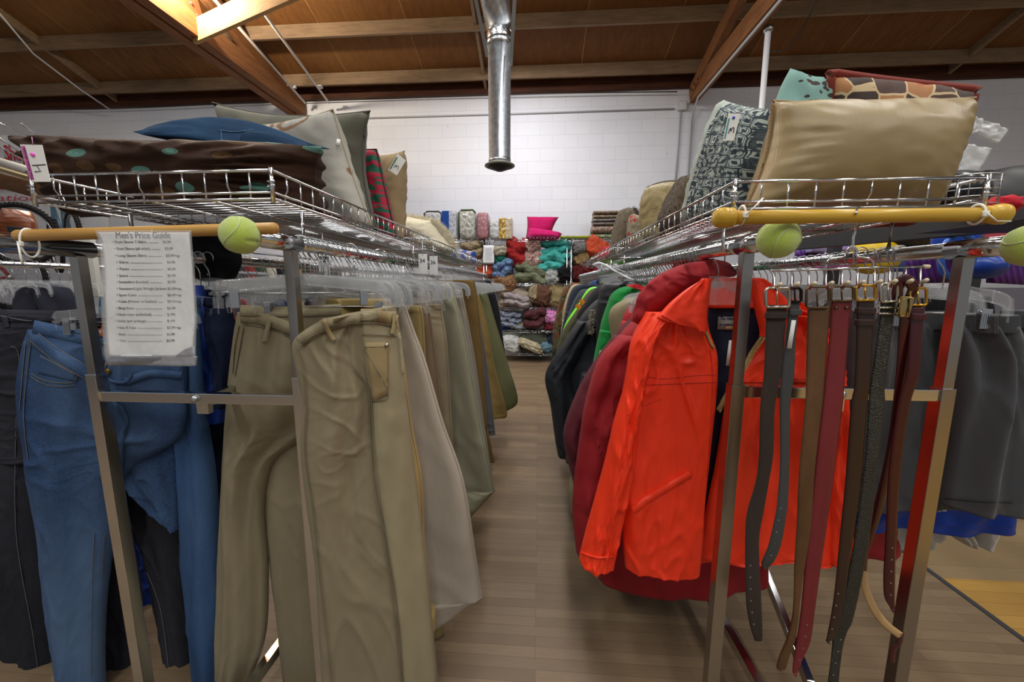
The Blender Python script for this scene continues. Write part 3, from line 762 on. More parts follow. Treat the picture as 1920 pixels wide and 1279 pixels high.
# ------------------------------------------------------------------ hangers
def m_clear():
    n = N('clear_plastic'); n.set(color='#eef3f6', rough=0.07, alpha=0.09, spec=1.0, ior=1.5); return n.m
CLEAR = m_clear()
def hanger(label, xc, Y, zr, zb, half=0.18, rz=0.0, clips=True, group=None, drop=0.05, name='trouser_hanger', sh=0.01, detail=True):
    """hook over a rail at (xc, Y, zr), clear bar at height zb"""
    t = thing(name, label, 'hanger', (xc, Y, zr), group)
    R = Matrix.Rotation(rz, 3, 'Z'); o = V((xc, Y, zr))
    W_ = lambda x, z, y=0.0: o + R @ V((x, y, z))
    dz = zb - zr
    r = 0.0195; pts = [W_(r * math.cos(a), 0.001 + r * math.sin(a)) for a in [math.radians(d_) for d_ in range(-25, 200, 18)]]
    pts += [W_(-r * 0.7, -0.018), W_(-0.004, -0.032), W_(0, -0.045), W_(0, dz + 0.006)]
    bm = BM(); sweep(bm, pts, 0.0016, n=6, up=V((0, 1, 0))); obj('hook', bm, STEEL, t)
    bm = BM()
    pts = [W_(-half - 0.008, dz - drop), W_(-half - 0.004, dz - drop * 0.45), W_(-half + 0.016, dz - sh), W_(-half * 0.55, dz - sh * 0.4), W_(-0.02, dz + 0.004), W_(0.02, dz + 0.004), W_(half * 0.55, dz - sh * 0.4), W_(half - 0.016, dz - sh), W_(half + 0.004, dz - drop * 0.45), W_(half + 0.008, dz - drop)]
    sweep(bm, smooth_line(pts, 26) if detail else pts, 0.0022, 0.0125, 8, up=R @ V((0, 1, 0)) if False else V((0, 0, 1)))
    if detail:
        for dz_ in (0.0125, -0.0125): sweep(bm, [p + V((0, -0.002, dz_)) for p in smooth_line(pts, 26)], 0.0024, 0.0016, 6)
        for x_ in (-half * .8, -half * .45, half * .45, half * .8): sweep(bm, [W_(x_, dz + 0.006, -.003), W_(x_, dz - 0.024, -.003)], 0.0012, n=5)
        revolve(bm, [(0.012, -0.006), (0.015, -0.004), (0.015, 0.004), (0.012, 0.006)], W_(0, dz), 16, 'Y')
    obj('bar', bm, CLEAR, t)
    if clips:
        bm = BM(); sweep(bm, [W_(-half + 0.01, dz - drop + 0.004), W_(half - 0.01, dz - drop + 0.004)], 0.0013, n=6); obj('cross_wire', bm, STEEL, t)
        for s in (-1, 1):
            bm = BM(); c = W_(s * (half - 0.028), dz - drop - 0.006)
            box(bm, c + R @ V((0, -0.009, 0)), (0.0165, 0.0015, 0.042), R, 0.0004)
            box(bm, c + R @ V((0, 0.007, 0)), (0.0165, 0.0015, 0.042), R, 0.0004)
            for k_ in range(5): box(bm, c + R @ V(((k_ - 2) * 0.0034, -0.0105, -0.004)), (0.0014, 0.0016, 0.03), R)
            sweep(bm, [c + R @ V((-0.007, 0, 0.012)), c + R @ V((0.007, 0, 0.012))], 0.005, n=10)
            obj('clip', bm, STEEL, t, False)
    return t
# ------------------------------------------------------------------ left rack: jeans and trousers
STITCH = plain('gold_stitch', '#73684c', 0.8); STITCHK = plain('khaki_stitch', '#6d6350', 0.9); PINS = plain('rivet', '#b9b7b0', 0.3, 1.0)
DEN1 = denim('mid_blue_denim', '#20365a', '#5d7799', 0.75); DEN2 = denim('black_denim', '#1f2028', '#3f4048', 0.5); DEN3 = denim('grey_denim', '#26262c', '#45454c', 0.5)
DEN4 = denim('worn_blue_denim', '#264068', '#527097', 0.6, 4.0); DEN5 = denim('indigo_denim', '#141c30', '#2a3450', 0.4)
def trousers(label, mat, Y, hip, legs, Yr=None, th=0.035, seed=1.0, av=0.014, ah=0.006, band=None, dyl=0.0, cat='trousers', nm='trousers', dense=1, ku=4.0, lines=(), legdy=0.0):
    """hip rows and leg rows are (y, xl, xr) in the photograph"""
    bm = BM(); s = dense
    loft(bm, prow(hip, Y, Yr, dyl), int(50 * s), int(130 * s), th, folds(seed, av, ah, ku, 0.5, 9, lines=lines), thf=lambda v: 0.5 + 0.5 * min(1, v * 5))
    for i, lg in enumerate(legs):
        loft(bm, prow(lg, Y + dyl + legdy, (Yr or Y) + dyl + legdy), int(34 * s), int(110 * s), th * 1.05, folds(seed + 3 + i, av, ah, ku * 0.8, 0.7, 8, 1.3), capb=True, thf=lambda v: min(1, 0.35 + v * 3))
    c = P((hip[0][1] + hip[0][2]) / 2, hip[0][0], Y)
    t = thing(nm, label, cat, (c.x, Y, P(500, max(r[0] for l in legs for r in l) if legs else hip[-1][0], Y).z))
    tr = bvh(bm)
    return t, bm, tr
# blue jeans, nearest on the outer rail
hip = [(618, 52, 330), (650, 42, 338), (720, 33, 345), (800, 40, 350), (880, 50, 352), (960, 62, 352)]
lL = [(800, 36, 205), (900, 52, 228), (1000, 72, 216), (1100, 84, 200), (1200, 98, 192), (1300, 116, 192)]
lR = [(760, 190, 352), (840, 205, 352), (880, 222, 348), (930, 262, 346), (968, 312, 345), (985, 338, 345)]
t, bm, tr = trousers('worn mid-blue jeans with button fly, nearest on outer left rail', DEN1, 0.94, hip[:3] + [(790, 37, 348), (830, 42, 330), (870, 48, 262), (910, 54, 230), (1000, 72, 216), (1100, 84, 200), (1200, 98, 192), (1300, 116, 192)], [[(690, 200, 350), (760, 200, 352)] + lR[1:]], legdy=0.035, lines=((0.05, 0.02, 0.5, 0.2, 0.008, 0.05), (0.9, 0.03, 0.6, 0.36, 0.010, 0.07), (0.55, 0.12, 0.62, 0.38, 0.010, 0.05), (0.3, 0.3, 0.95, 0.38, 0.006, 0.05), (0.2, 0.42, 0.9, 0.36, 0.005, 0.04), (0.5, 0.45, 0.5, 1.0, 0.006, 0.12), (0.15, 0.55, 0.7, 0.6, 0.003, 0.05)), seed=2.0, av=0.012, ah=0.004, cat='jeans', nm='jeans', dense=1.3)
obj('denim_body', bm, DEN1, t); t0, tr0 = t, tr
bm = BM(); ribbon_on(bm, tr, [(60, 632), (100, 662), (150, 692), (185, 714)], 26, 0.006, 24, 0.94, 0.004); obj('waistband', bm, DEN1, t)
bm = BM(); ribbon_on(bm, tr, [(62, 612), (110, 622), (165, 634), (230, 640)], 24, 0.006, 24, 0.94, 0.004); obj('back_waistband', bm, DEN1, t)
bm = BM()
for l in ([(54, 608), (100, 648), (150, 678), (190, 698)], [(55, 638), (100, 676), (150, 706), (185, 728)], [(60, 606), (120, 614), (200, 628)], [(58, 640), (50, 700), (44, 780), (52, 860)], [(48, 640), (42, 700), (36, 770)], [(58, 700), (80, 712), (110, 718), (138, 716), (146, 700)], [(58, 706), (80, 719), (110, 725), (140, 722)], [(74, 668), (95, 678), (140, 702)], [(196, 1000), (191, 1080), (188, 1270)], [(176, 1000), (172, 1090), (170, 1270)]):
    ribbon_on(bm, tr, l, 1.0, 0.0064, 40, 0.94, 0.0006)
obj('stitching', bm, STITCH, t)
bm = BM(); patch_on(bm, tr, [(76, 664), (142, 700), (144, 716), (70, 700)], 0.005, 6, 6, 0.94); obj('coin_pocket', bm, DEN1, t)
bm = BM(); ribbon_on(bm, tr, [(222, 758), (236, 790), (228, 820), (226, 880), (214, 905)], 9, 0.006, 24, 0.94); ribbon_on(bm, tr, [(178, 690), (200, 740), (230, 775)], 12, 0.006, 16, 0.94); obj('fly', bm, DEN1, t)
bm = BM(); c = on(tr, 202, 697, 0.01, 0.94); revolve(bm, [(0.008, 0), (0.0085, -0.002), (0.006, -0.004), (0.002, -0.004)], c, 16, 'Y'); obj('button', bm, plain('brass_button', '#8a6a2a', 0.35, 0.9), t)
bm = BM(); patch_on(bm, tr, [(152, 607), (196, 610), (196, 632), (156, 626)], 0.010, 6, 6, 0.94)
o = obj('leather_label', bm, plain('leather_label', '#9c4a1e', 0.6, var=0.25, vs=60), t)
p0 = P(170, 624, 0.915); text('GNW', 0.012, p0, (1, 0, -0.08), (0.08, 0, 1), plain('label_white', '#d8cfc4', 0.6), o)
hanger('clear clip hanger holding the worn mid-blue jeans', XB, 0.93, ZB, P(190, 585, 0.93).z, 0.175, 0.06, drop=0.03)
hanger('clear clip hanger just behind the one holding the mid-blue jeans', XB + 0.01, 1.03, ZB, P(190, 560, 1.03).z, 0.185, -0.1, drop=0.04)
bm = BM(); rows_on(bm, tr0, [(636, 168, 206), (655, 172, 204), (675, 178, 200), (692, 184, 198)], 0.0045, 8, 14, 0.94, 0.004); obj('inner_lining', bm, cloth('grey_pocketing', '#5c636c'), t0)
bm = BM(); ribbon_on(bm, tr0, [(196, 668), (190, 684), (196, 704), (212, 716), (236, 716), (246, 700)], 6, 0.010, 24, 0.94, 0.006); ribbon_on(bm, tr0, [(236, 716), (262, 706), (290, 700), (340, 704)], 14, 0.007, 24, 0.94, 0.005); obj('rolled_waist_edge', bm, DEN1, t0)
# black jeans, far left
t, bm, tr = trousers('faded black jeans at left edge, outer left rail', DEN2, 1.04, [(590, -60, 200), (660, -70, 210), (760, -80, 215), (860, -90, 210)], [[(780, -80, 60), (900, -60, 72), (1000, -40, 82), (1100, -30, 98), (1200, -20, 110), (1276, -10, 112)], [(800, 60, 230), (1000, 120, 240), (1200, 150, 250), (1280, 160, 250)]], seed=5.0, cat='jeans', nm='jeans')
obj('denim_body', bm, DEN2, t)
bm = BM()
for l in ([(0, 592), (40, 600), (60, 602)], [(20, 650), (32, 656), (36, 690), (30, 800), (30, 1000), (60, 1180), (72, 1260)], [(0, 1266), (40, 1266), (100, 1272)]): ribbon_on(bm, tr, l, 1.6, 0.003, 30, 1.04)
obj('stitching', bm, plain('grey_stitch', '#5c5a5c', 0.9), t)
bm = BM(); ribbon_on(bm, tr, [(5, 570), (8, 590), (12, 614)], 12, 0.006, 8, 1.04); obj('belt_loop', bm, DEN2, t)
bm = BM(); ribbon_on(bm, tr, [(-20, 590), (40, 592), (120, 594), (190, 600)], 22, 0.004, 20, 1.04); obj('waistband', bm, DEN2, t)
# black-grey slim pair behind
t, bm, tr = trousers('charcoal slim jeans showing below the mid-blue pair', DEN3, 1.08, [(640, 120, 345), (800, 140, 360), (900, 190, 360)], [[(820, 190, 240), (1000, 205, 232), (1120, 225, 252), (1250, 240, 262)], [(780, 226, 350), (880, 232, 350), (960, 250, 350), (1060, 280, 356), (1160, 302, 366), (1280, 325, 380)]], seed=6.5, cat='jeans', nm='jeans')
obj('denim_body', bm, DEN3, t)
bm = BM(); ribbon_on(bm, tr, [(234, 940), (262, 1040), (300, 1140), (318, 1270)], 1.8, 0.003, 30, 1.08); obj('side_seam', bm, plain('grey_stitch', '#5c5a5c', 0.9), t)
# snow pants
BLUEN = cloth('royal_blue_nylon', '#16388c', 0.5, 0.15); BLKN = cloth('black_nylon', '#141417', 0.6)
t, bm, tr = trousers('royal blue snow trousers with black cuffs and white lettering, seen between jeans legs', BLUEN, 1.3, [(760, 150, 330), (900, 160, 330)], [[(880, 165, 250), (1000, 175, 250), (1100, 180, 256), (1205, 184, 262)], [(880, 240, 310), (1000, 245, 300), (1100, 255, 308), (1205, 262, 320)]], seed=8.0, av=0.02, ah=0.01, cat='snow trousers', nm='snow_trousers')
obj('nylon_body', bm, BLUEN, t)
bm = BM()
loft(bm, prow([(1200, 180, 262), (1240, 182, 262)], 1.29), 14, 8, 0.045); loft(bm, prow([(1200, 262, 322), (1240, 264, 318)], 1.29), 14, 8, 0.045)
obj('cuff', bm, BLKN, t)
c = P(190, 1202, 1.24); text('anta c', 0.042, c, (1, 0, 0.1), (-0.1, 0, 1), plain('label_silver', '#b9b9b9', 0.5), t, ext=0.001)
# right-hand jeans on the outer rail
def slabpants(label, mat, Y, rows, th=0.03, seed=1.0, av=0.012, ah=0.005, Yr=None, nm='trousers', cat='trousers', ku=3.0, nu=18, nv=60, band=True, stitch=None, bmat=None):
    if len(rows) > 3 and abs(rows[-1][2] - rows[-2][2]) > 12:
        a_, b_, c_ = rows[-3], rows[-2], rows[-1]; mixr = lambda p, q, k: tuple(u + (w - u) * k for u, w in zip(p, q))
        rows = rows[:-2] + [mixr(a_, b_, 0.94), b_, mixr(b_, c_, 0.08), mixr(b_, c_, 0.5), c_]
    bm = BM(); loft(bm, prow(rows, Y, Yr), nu, nv, th, folds(seed, av, ah, ku, 0.7, 8, 1.4), thf=lambda v: 0.4 + 0.7 * min(1, v * 3))
    tr = bvh(bm); p = P((rows[0][1] + rows[0][2]) / 2, rows[-1][0], Y)
    t = thing(nm, label, cat, p)
    obj('leg_fabric', bm, mat, t)
    if band:
        y0, a, b = rows[0][:3]; s = 14 / Y
        bm = BM(); loft(bm, prow([(y0 - 2, a, b), (y0 + s, a - 2, b + 1)], Y, Yr), 14, 4, th * 0.62, capt=True); obj('waistband', bm, bmat or mat, t)
    if stitch:
        bm = BM()
        for l in stitch: ribbon_on(bm, tr, l, 1.4, 0.002, 24, Y)
        obj('stitching', bm, STITCHK, t)
    return t, tr
slabpants('light blue jeans hanging edge-on beside the mid-blue pair', DEN4, 0.985, [(560, 345, 372), (640, 340, 372), (760, 338, 378), (880, 340, 398), (1000, 345, 408), (1100, 352, 414), (1200, 362, 418), (1300, 372, 420)], seed=3.3, nm='jeans', cat='jeans')
slabpants('dark navy jeans behind the price guide, left of the khakis', DEN5, 1.1, [(545, 330, 425), (700, 340, 434), (860, 350, 420), (1000, 350, 416), (1250, 352, 414)], seed=4.4, nm='jeans', cat='jeans')
slabpants('bright blue nylon trousers fanned out behind price guide', BLUEN, 1.06, [(535, 352, 378), (600, 355, 392), (680, 362, 420), (720, 372, 430), (790, 380, 426)], seed=4.9, band=False)
t, tr = slabpants('indigo jeans with open pocket, left of the first khakis', DEN5, 1.02, [(560, 385, 428), (620, 388, 440), (680, 400, 440), (760, 408, 436)], seed=7.9, nm='jeans', cat='jeans')
for i, (y, rz, q) in enumerate(((1.1, 0.12, 0.545), (1.18, -0.05, 0.54), (1.26, 0.1, 0.535))):
    hanger(['clear clip hanger right of price guide, first of three', 'clear clip hanger right of price guide, middle of three', 'clear clip hanger right of price guide, farthest of three'][i], XB + 0.02 * i, y, ZB, P(380, q * 1000 - 8 * i, y).z, 0.185, rz)
bm = BM(); loft(bm, prow([(440, 318, 420), (470, 325, 450), (500, 335, 452), (527, 380, 436)], 1.22), 16, 20, 0.03, folds(3, 0.012, 0.006)); sweep(bm, [V((XB, 1.22, ZB + 0.02)), V((XB, 1.22, ZB - 0.06))], 0.012, 0.004, 6); tag(obj('black_bag', bm, cloth('black_cloth', '#0e0e12')), 'black cloth bag behind the pole, right of price guide', 'bag')

# khaki pair 1
KH1 = cloth('khaki_twill', '#857b62'); KH2 = cloth('khaki_twill_pale', '#938a6e'); KHY = cloth('yellow_khaki', '#8f7e5a')
t, bm, tr = trousers('khaki pleated trousers behind the rack upright, nearest pair but one', KH1, 0.97, [(585, 445, 640), (640, 436, 640), (720, 427, 640), (790, 422, 620), (830, 421, 560), (870, 420, 512), (950, 418, 494), (1060, 414, 500), (1160, 411, 499), (1220, 410, 490), (1290, 412, 462)], [[(740, 500, 645), (790, 500, 645), (860, 497, 640), (960, 500, 620), (1060, 508, 620), (1160, 520, 640), (1300, 535, 650)]], seed=11.0, av=0.012, ah=0.003, legdy=0.03, lines=((0.32, 0.02, 0.5, 0.5, 0.010, 0.05), (0.5, 0.0, 0.62, 0.3, 0.008, 0.05), (0.75, 0.3, 0.95, 0.2, -0.008, 0.06), (0.55, 0.45, 0.35, 1.0, 0.008, 0.1), (0.85, 0.42, 0.8, 0.9, 0.006, 0.06), (0.3, 0.6, 0.6, 0.75, 0.003, 0.04)))
obj('twill_body', bm, KH1, t)
bm = BM(); ribbon_on(bm, tr, [(452, 592), (500, 600), (560, 622)], 22, 0.006, 24, 0.97, 0.004); obj('waistband', bm, KH1, t)
bm = BM(); ribbon_on(bm, tr, [(450, 582), (540, 584), (640, 580)], 20, 0.004, 24, 0.97, 0.004); obj('back_waistband', bm, KH2, t)
bm = BM(); ribbon_on(bm, tr, [(505, 602), (500, 622), (496, 640)], 9, 0.011, 10, 0.97); obj('belt_loop', bm, KH1, t)
bm = BM()
for l in ([(455, 608), (510, 618), (560, 640)], [(448, 610), (440, 650), (436, 700)], [(456, 614), (450, 650), (440, 705)], ): ribbon_on(bm, tr, l, 1.0, 0.004, 24, 0.97, 0.0008)
obj('stitching', bm, STITCHK, t)
hanger('clear clip hanger holding the khakis behind the upright', XA, 0.965, ZA, P(560, 548, 0.965).z, 0.17, 0.05, drop=0.04)
# khaki pair 2 (front)
hip = [(600, 556, 740), (640, 548, 748), (700, 556, 756), (760, 568, 766), (830, 562, 772), (900, 566, 780)]
t, bm, tr = trousers('khaki work trousers with rivet pocket, nearest pair beside the aisle', KH2, 0.80, [(600, 602, 742, 572), (640, 550, 750, 620), (700, 556, 758), (760, 568, 764), (820, 563, 771), (880, 566, 778), (960, 576, 788), (1060, 590, 799), (1160, 596, 810), (1300, 604, 824)],
    [], Yr=0.93, seed=13.0, av=0.012, ah=0.0035, dense=1.3, ku=4.0, lines=((0.45, 0.0, 0.22, 0.32, 0.014, 0.05), (0.5, 0.02, 0.42, 0.7, 0.014, 0.055), (0.1, 0.08, 0.22, 0.2, 0.008, 0.03), (0.16, 0.05, 0.3, 0.22, -0.007, 0.03), (0.6, 0.05, 0.68, 0.5, 0.006, 0.04), (0.22, 0.3, 0.3, 1.0, 0.010, 0.09), (0.3, 0.5, 0.62, 0.44, 0.003, 0.03), (0.35, 0.72, 0.6, 0.78, 0.003, 0.03)))
obj('twill_body', bm, KH1, t)
tf = tr
bm = BM(); rows_on(bm, tr, [(584, 679, 742), (640, 681, 753), (730, 690, 760), (800, 695, 768), (900, 703, 778), (1000, 721, 790), (1150, 746, 806), (1290, 757, 818)], 0.003, 12, 60, 0.9); obj('back_panel', bm, KH2, t)
bm = BM(); ribbon_on(bm, tr, [(562, 640), (592, 620), (630, 606), (676, 598)], 20, 0.006, 24, 0.85, 0.005); obj('waistband', bm, KH1, t)
bm = BM(); ribbon_on(bm, tr, [(676, 590), (710, 592), (744, 602)], 22, 0.008, 24, 0.9, 0.005); obj('back_waistband', bm, KHY, t)
for l, w in (([(606, 598), (614, 618), (626, 638)], 9), ([(740, 588), (740, 606), (736, 626)], 9)):
    bm = BM(); ribbon_on(bm, tr, l, w, 0.012, 10, 0.88); obj('belt_loop', bm, KHY, t)
bm = BM(); patch_on(bm, tr, [(684, 642), (731, 642), (728, 738), (699, 754)], 0.008, 8, 8, 0.9); pk = obj('patch_pocket', bm, KHY, t)
bm = BM(); c = on(tr, 725, 647, 0.012, 0.9); bmesh.ops.create_uvsphere(bm, u_segments=12, v_segments=8, radius=0.005, matrix=Matrix.Translation(c)); obj('rivet', bm, PINS, pk)
bm = BM()
for l in ([(553, 650), (566, 690), (572, 760)], [(560, 652), (590, 628), (640, 610), (672, 606)], [(562, 644), (600, 622), (640, 604)], [(676, 606), (710, 606), (746, 614)], [(678, 626), (744, 630)], [(682, 651), (730, 650)], [(683, 655), (728, 738), (699, 752)], [(655, 610), (660, 680), (690, 726), (694, 800), (700, 900), (718, 1000), (740, 1150), (752, 1279)], [(696, 726), (702, 850), (722, 990), (745, 1150), (757, 1279)], [(574, 760), (570, 850), (586, 960), (596, 1060), (610, 1180), (622, 1279)], [(727, 655), (727, 738)]):
    ribbon_on(bm, tr, l, 1.4, 0.0085, 40, 0.88, 0.0008)
obj('stitching', bm, STITCHK, t)
h_ = hanger('clear clip hanger holding the front khaki work trousers', XA + 0.0, 0.88, ZA, P(640, 528, 0.88).z, 0.16, 0.55, drop=0.03)
hanger('clear clip hanger tilted up beside the cream trousers', XA + 0.03, 1.06, ZA, P(680, 520, 1.06).z, 0.18, 0.3, drop=0.05)
# pairs further along the inner rail
def rows_r(Y, right, dl=0.19):
    xl = 1010 + (XA - dl) / Y * F
    return [(y, xl, x) for y, x in right]
TR = [
 ('yellow-tan carpenter trousers with turned-up hem, just behind the front khakis', '#a5905c', 1.06, [(562, 735), (620, 750), (700, 762), (800, 775), (900, 793), (1000, 797), (1100, 806), (1180, 814)], 0.03),
 ('pale grey-beige trousers sticking far out into the aisle', '#aaa294', 1.14, [(528, 738), (570, 760), (620, 778), (680, 800), (790, 832), (900, 870), (1040, 893), (1118, 905), (1168, 836)], 0.1),
 ('olive corduroy trousers just behind the pale grey-beige pair', '#8a7a4e', 1.24, [(575, 790), (600, 795), (690, 800), (800, 806), (1000, 816), (1190, 834)], 0.16),
 ('dark brown trousers rising above the olive corduroys', '#6d5c46', 1.34, [(532, 790), (560, 800), (605, 810), (780, 830), (950, 838), (1120, 842)], 0.16),
 ('grey-khaki trousers between dark brown and sage pairs', '#857a62', 1.46, [(572, 827), (600, 832), (655, 840), (780, 847), (900, 852), (1040, 858)], 0.16),
 ('light sage trousers, widest in the middle of inner left rail', '#8f8e78', 1.66, [(534, 846), (580, 861), (655, 878), (780, 899), (850, 914), (920, 928), (975, 878)], 0.12),
 ('mottled grey trousers just behind the light sage pair', '#8b8478', 1.84, [(545, 866), (592, 876), (680, 892), (780, 906), (870, 920), (915, 925)], 0.14),
 ('golden brown trousers with high flat waist, inner left rail', '#6f5830', 2.02, [(527, 890), (560, 896), (630, 903), (700, 908), (800, 914), (868, 927)], 0.12),
 ('slate grey trousers showing as thin strip beyond golden brown pair', '#5c5c60', 2.3, [(534, 880), (600, 900), (690, 914), (790, 926), (815, 929)], 0.1),
 ('tan brown trousers between slate and olive green pairs', '#8b7343', 2.5, [(536, 892), (600, 911), (690, 928), (770, 950), (785, 946)], 0.12),
 ('olive green trousers flaring widest at far end of inner rail', '#6a6a48', 2.8, [(534, 905), (552, 914), (600, 928), (680, 952), (750, 971), (772, 950), (785, 930)], 0.1),
 ('black trousers hanging last at far end of left rack', '#18181e', 3.15, [(528, 920), (575, 935), (640, 944), (700, 953), (745, 955)], 0.12),
]
hn = []
for i, (lab, col, Y, right, dl) in enumerate(TR):
    m = cloth('trouser_' + col[1:], col)
    r = rows_r(Y, right, dl)
    kw = {}
    t, tr = slabpants(lab, m, Y, r, seed=20 + i * 1.7, av=0.022 if Y < 2 else 0.028, ah=0.007, ku=3.2, nv=80, nu=26, Yr=Y - 0.03)
    bm = BM(); n_ = len(right)
    ribbon_on(bm, tr, [(x - 4 / Y * 1.2, y) for y, x in right[:-1]], 0.9, 0.0012, 40, Y, 0.0006); obj('side_seam', bm, m, t)
    if i == 0:
        bm = BM(); loft(bm, prow([(1150, 775, 815), (1180, 780, 818)], Y - 0.035), 12, 5, 0.04); obj('turned_hem', bm, m, t)
    hanger('clear clip hanger holding the ' + lab.split(',')[0].split(' just')[0].split(' sticking')[0].split(' rising')[0].split(' between')[0].split(' with')[0].split(' showing')[0].split(' flaring')[0].split(' hanging')[0], XA, Y, ZA, P(900, right[0][0] - 16 / Y, Y).z, 0.175, random.uniform(-.12, .12), detail=Y < 2, drop=0.045)
# spare clear hangers packed on both left rails: one built, the rest copied
def pack(x, zr, zb, ys, label, group, half=0.19, spread=0.25):
    h0 = None
    for y in ys:
        rz = random.uniform(-spread, spread)
        if h0 is None: h0 = hanger(label, x, y, zr, zb, half, 0.0, clips=False, group=group, drop=0.06, name='coat_hanger'); h0.rotation_euler.z = rz
        else: dup(h0, (x, y, zr), rz)
def ysteps(a, b, n): return [a + (b - a) * (i / (n - 1)) ** 1.25 + random.uniform(-.006, .006) for i in range(n)]
pack(XA, ZA, P(650, 530, 1.0).z, ysteps(0.9, 1.72, 30) + ysteps(1.9, 4.0, 44), 'clear hanger with steel hook packed on the inner left rail', 'clear hangers on the inner left rail')
pack(XB, ZB, P(380, 548, 1.2).z, ysteps(1.14, 4.0, 46), 'clear hanger with steel hook packed on the outer left rail', 'clear hangers on the outer left rail')
# size discs
SZ = plain('size_marker', '#dfe2e4', 0.5)
for px, py, Y, s, lab in ((607, 488, 1.02, '32', 'small white size marker near the front end of inner left rail'), (793, 490, 1.5, '34', 'nearer of two tall white size markers midway along inner left rail'), (813, 493, 1.62, '36', 'farther of two tall white size markers midway along inner left rail')):
    c = P(px, py, Y); t = thing('size_marker', lab, 'size marker', c)
    bm = BM(); box(bm, c + V((0, 0, -0.01)), (0.034 if s != '32' else 0.03, 0.002, 0.075 if s != '32' else 0.04), None, 0.001); obj('card', bm, SZ, t, False)
    text(s, 0.022, c + V((-0.013, -0.002, -0.005)), (1, 0, 0), (0, 0, 1), INK, t)
    bm = BM(); sweep(bm, [c + V((0, 0, 0.02)), c + V((0, 0, 0.07))], 0.0016, n=6); obj('hook', bm, STEEL, t)
# ------------------------------------------------------------------ right rack: coats
ORG = cloth('orange_nylon', '#f43c1e', 0.42, 0.04, 0.0, wb=0.05, wr=0.8); NAVY = cloth('navy_lining', '#1c2740', 0.5)
ZIP = plain('brass_zip', '#b8a468', 0.45, 0.3, bump=1.0, bs=500)
YJ = 0.99
t = thing('jacket', 'bright orange zip jacket with wide collar, nearest on the coat rail', 'jacket', (P(1345, 1000, YJ).x, YJ, P(1345, 1075, YJ).z))
# back and lining
bm = BM(); loft(bm, prow([(566, 1325, 1432), (600, 1300, 1480), (700, 1260, 1540), (900, 1250, 1560), (1035, 1250, 1570)], YJ + 0.035), 14, 24, 0.008, folds(2, 0.008, 0.003)); obj('lining', bm, NAVY, t)
# right back panel of shell
bm = BM(); loft(bm, prow([(560, 1240, 1500), (620, 1200, 1545), (800, 1195, 1560), (1000, 1190, 1570), (1046, 1190, 1575)], YJ + 0.075), 20, 30, 0.02, folds(4, 0.014, 0.006)); obj('back_panel', bm, ORG, t)
# front panels
FR = [(585, 1238, 1326), (620, 1200, 1330), (660, 1186, 1344), (700, 1178, 1346), (760, 1172, 1342), (850, 1170, 1332), (950, 1168, 1322), (1020, 1168, 1318), (1062, 1172, 1312, 1078)]
bm = BM(); loft(bm, prow(FR, YJ - 0.01, YJ - 0.05), 50, 120, 0.028, folds(31, 0.014, 0.0075, 3.2, 1.0, 5, 1.8), pw=3.5); tfr = bvh(bm); lp = obj('left_front', bm, ORG, t)
RR = [(562, 1440, 1480), (575, 1440, 1508), (600, 1436, 1535), (650, 1425, 1550), (690, 1392, 1545), (745, 1362, 1555), (850, 1345, 1562), (950, 1325, 1568), (1030, 1310, 1572), (1046, 1312, 1575)]
bm = BM(); loft(bm, prow(RR, YJ + 0.0, YJ + 0.01), 50, 120, 0.028, folds(37, 0.02, 0.009, 3.5, 1.0, 5, 1.8), pw=3.5); trr = bvh(bm); obj('right_front', bm, ORG, t)
# sleeves
SL = [(585, 1212, 1262), (640, 1186, 1225), (700, 1176, 1212), (740, 1168, 1206), (800, 1150, 1196), (870, 1134, 1188), (950, 1112, 1172), (1000, 1098, 1162), (1048, 1086, 1150, 1056)]
bm = BM(); loft(bm, prow(SL, YJ - 0.02), 34, 120, 0.05, folds(41, 0.014, 0.010, 3, 2, 7, 2.0)); tsl = bvh(bm); sv = obj('sleeve', bm, ORG, t)
bm = BM(); ribbon_on(bm, tsl, [(1088, 1036), (1120, 1046), (1150, 1044)], 5, 0.004, 12, YJ); obj('cuff', bm, ORG, sv)
SR = [(590, 1470, 1520), (650, 1510, 1560), (800, 1530, 1576), (950, 1536, 1580), (1040, 1535, 1577)]
bm = BM(); loft(bm, prow(SR, YJ + 0.01), 20, 50, 0.05, folds(44, 0.014, 0.01, 3, 2, 9, 2.5)); obj('sleeve', bm, ORG, t)
# collar: left leaf, neck band, right leaf
def leaf(rows, Y, Yr, th=0.012, nm='collar'):
    bm = BM(); loft(bm, prow(rows, Y, Yr), 16, 30, th, folds(50, 0.004, 0.002), pw=6); tr = bvh(bm); return obj(nm, bm, ORG, t), tr
cl, tcl = leaf([(522, 1322, 1334), (540, 1290, 1332), (562, 1262, 1330), (580, 1244, 1328), (598, 1232, 1327), (606, 1262, 1326, 616), (612, 1300, 1322, 626)], YJ - 0.07, YJ - 0.085)
cr_, tcr = leaf([(522, 1404, 1420), (540, 1407, 1450), (560, 1411, 1470), (582, 1416, 1484), (602, 1423, 1468), (620, 1430, 1450), (632, 1433, 1440)], YJ - 0.075, YJ - 0.05)
bm = BM(); loft(bm, prow([(521, 1326, 1424), (535, 1324, 1425), (560, 1322, 1428), (577, 1325, 1430)], YJ + 0.03), 16, 14, 0.02, None, pw=8); obj('collar_band', bm, ORG, t)
bm = BM(); ribbon_on(bm, tcl, [(1240, 590), (1262, 602), (1300, 618), (1322, 622)], 1.8, 0.003, 20, YJ); ribbon_on(bm, tfr, [(1192, 700), (1240, 710), (1290, 705), (1342, 702)], 1.2, 0.0015, 30, YJ, 0.0006); ribbon_on(bm, tfr, [(1200, 722), (1250, 720), (1342, 716)], 1.6, 0.002, 30, YJ, 0.0008)
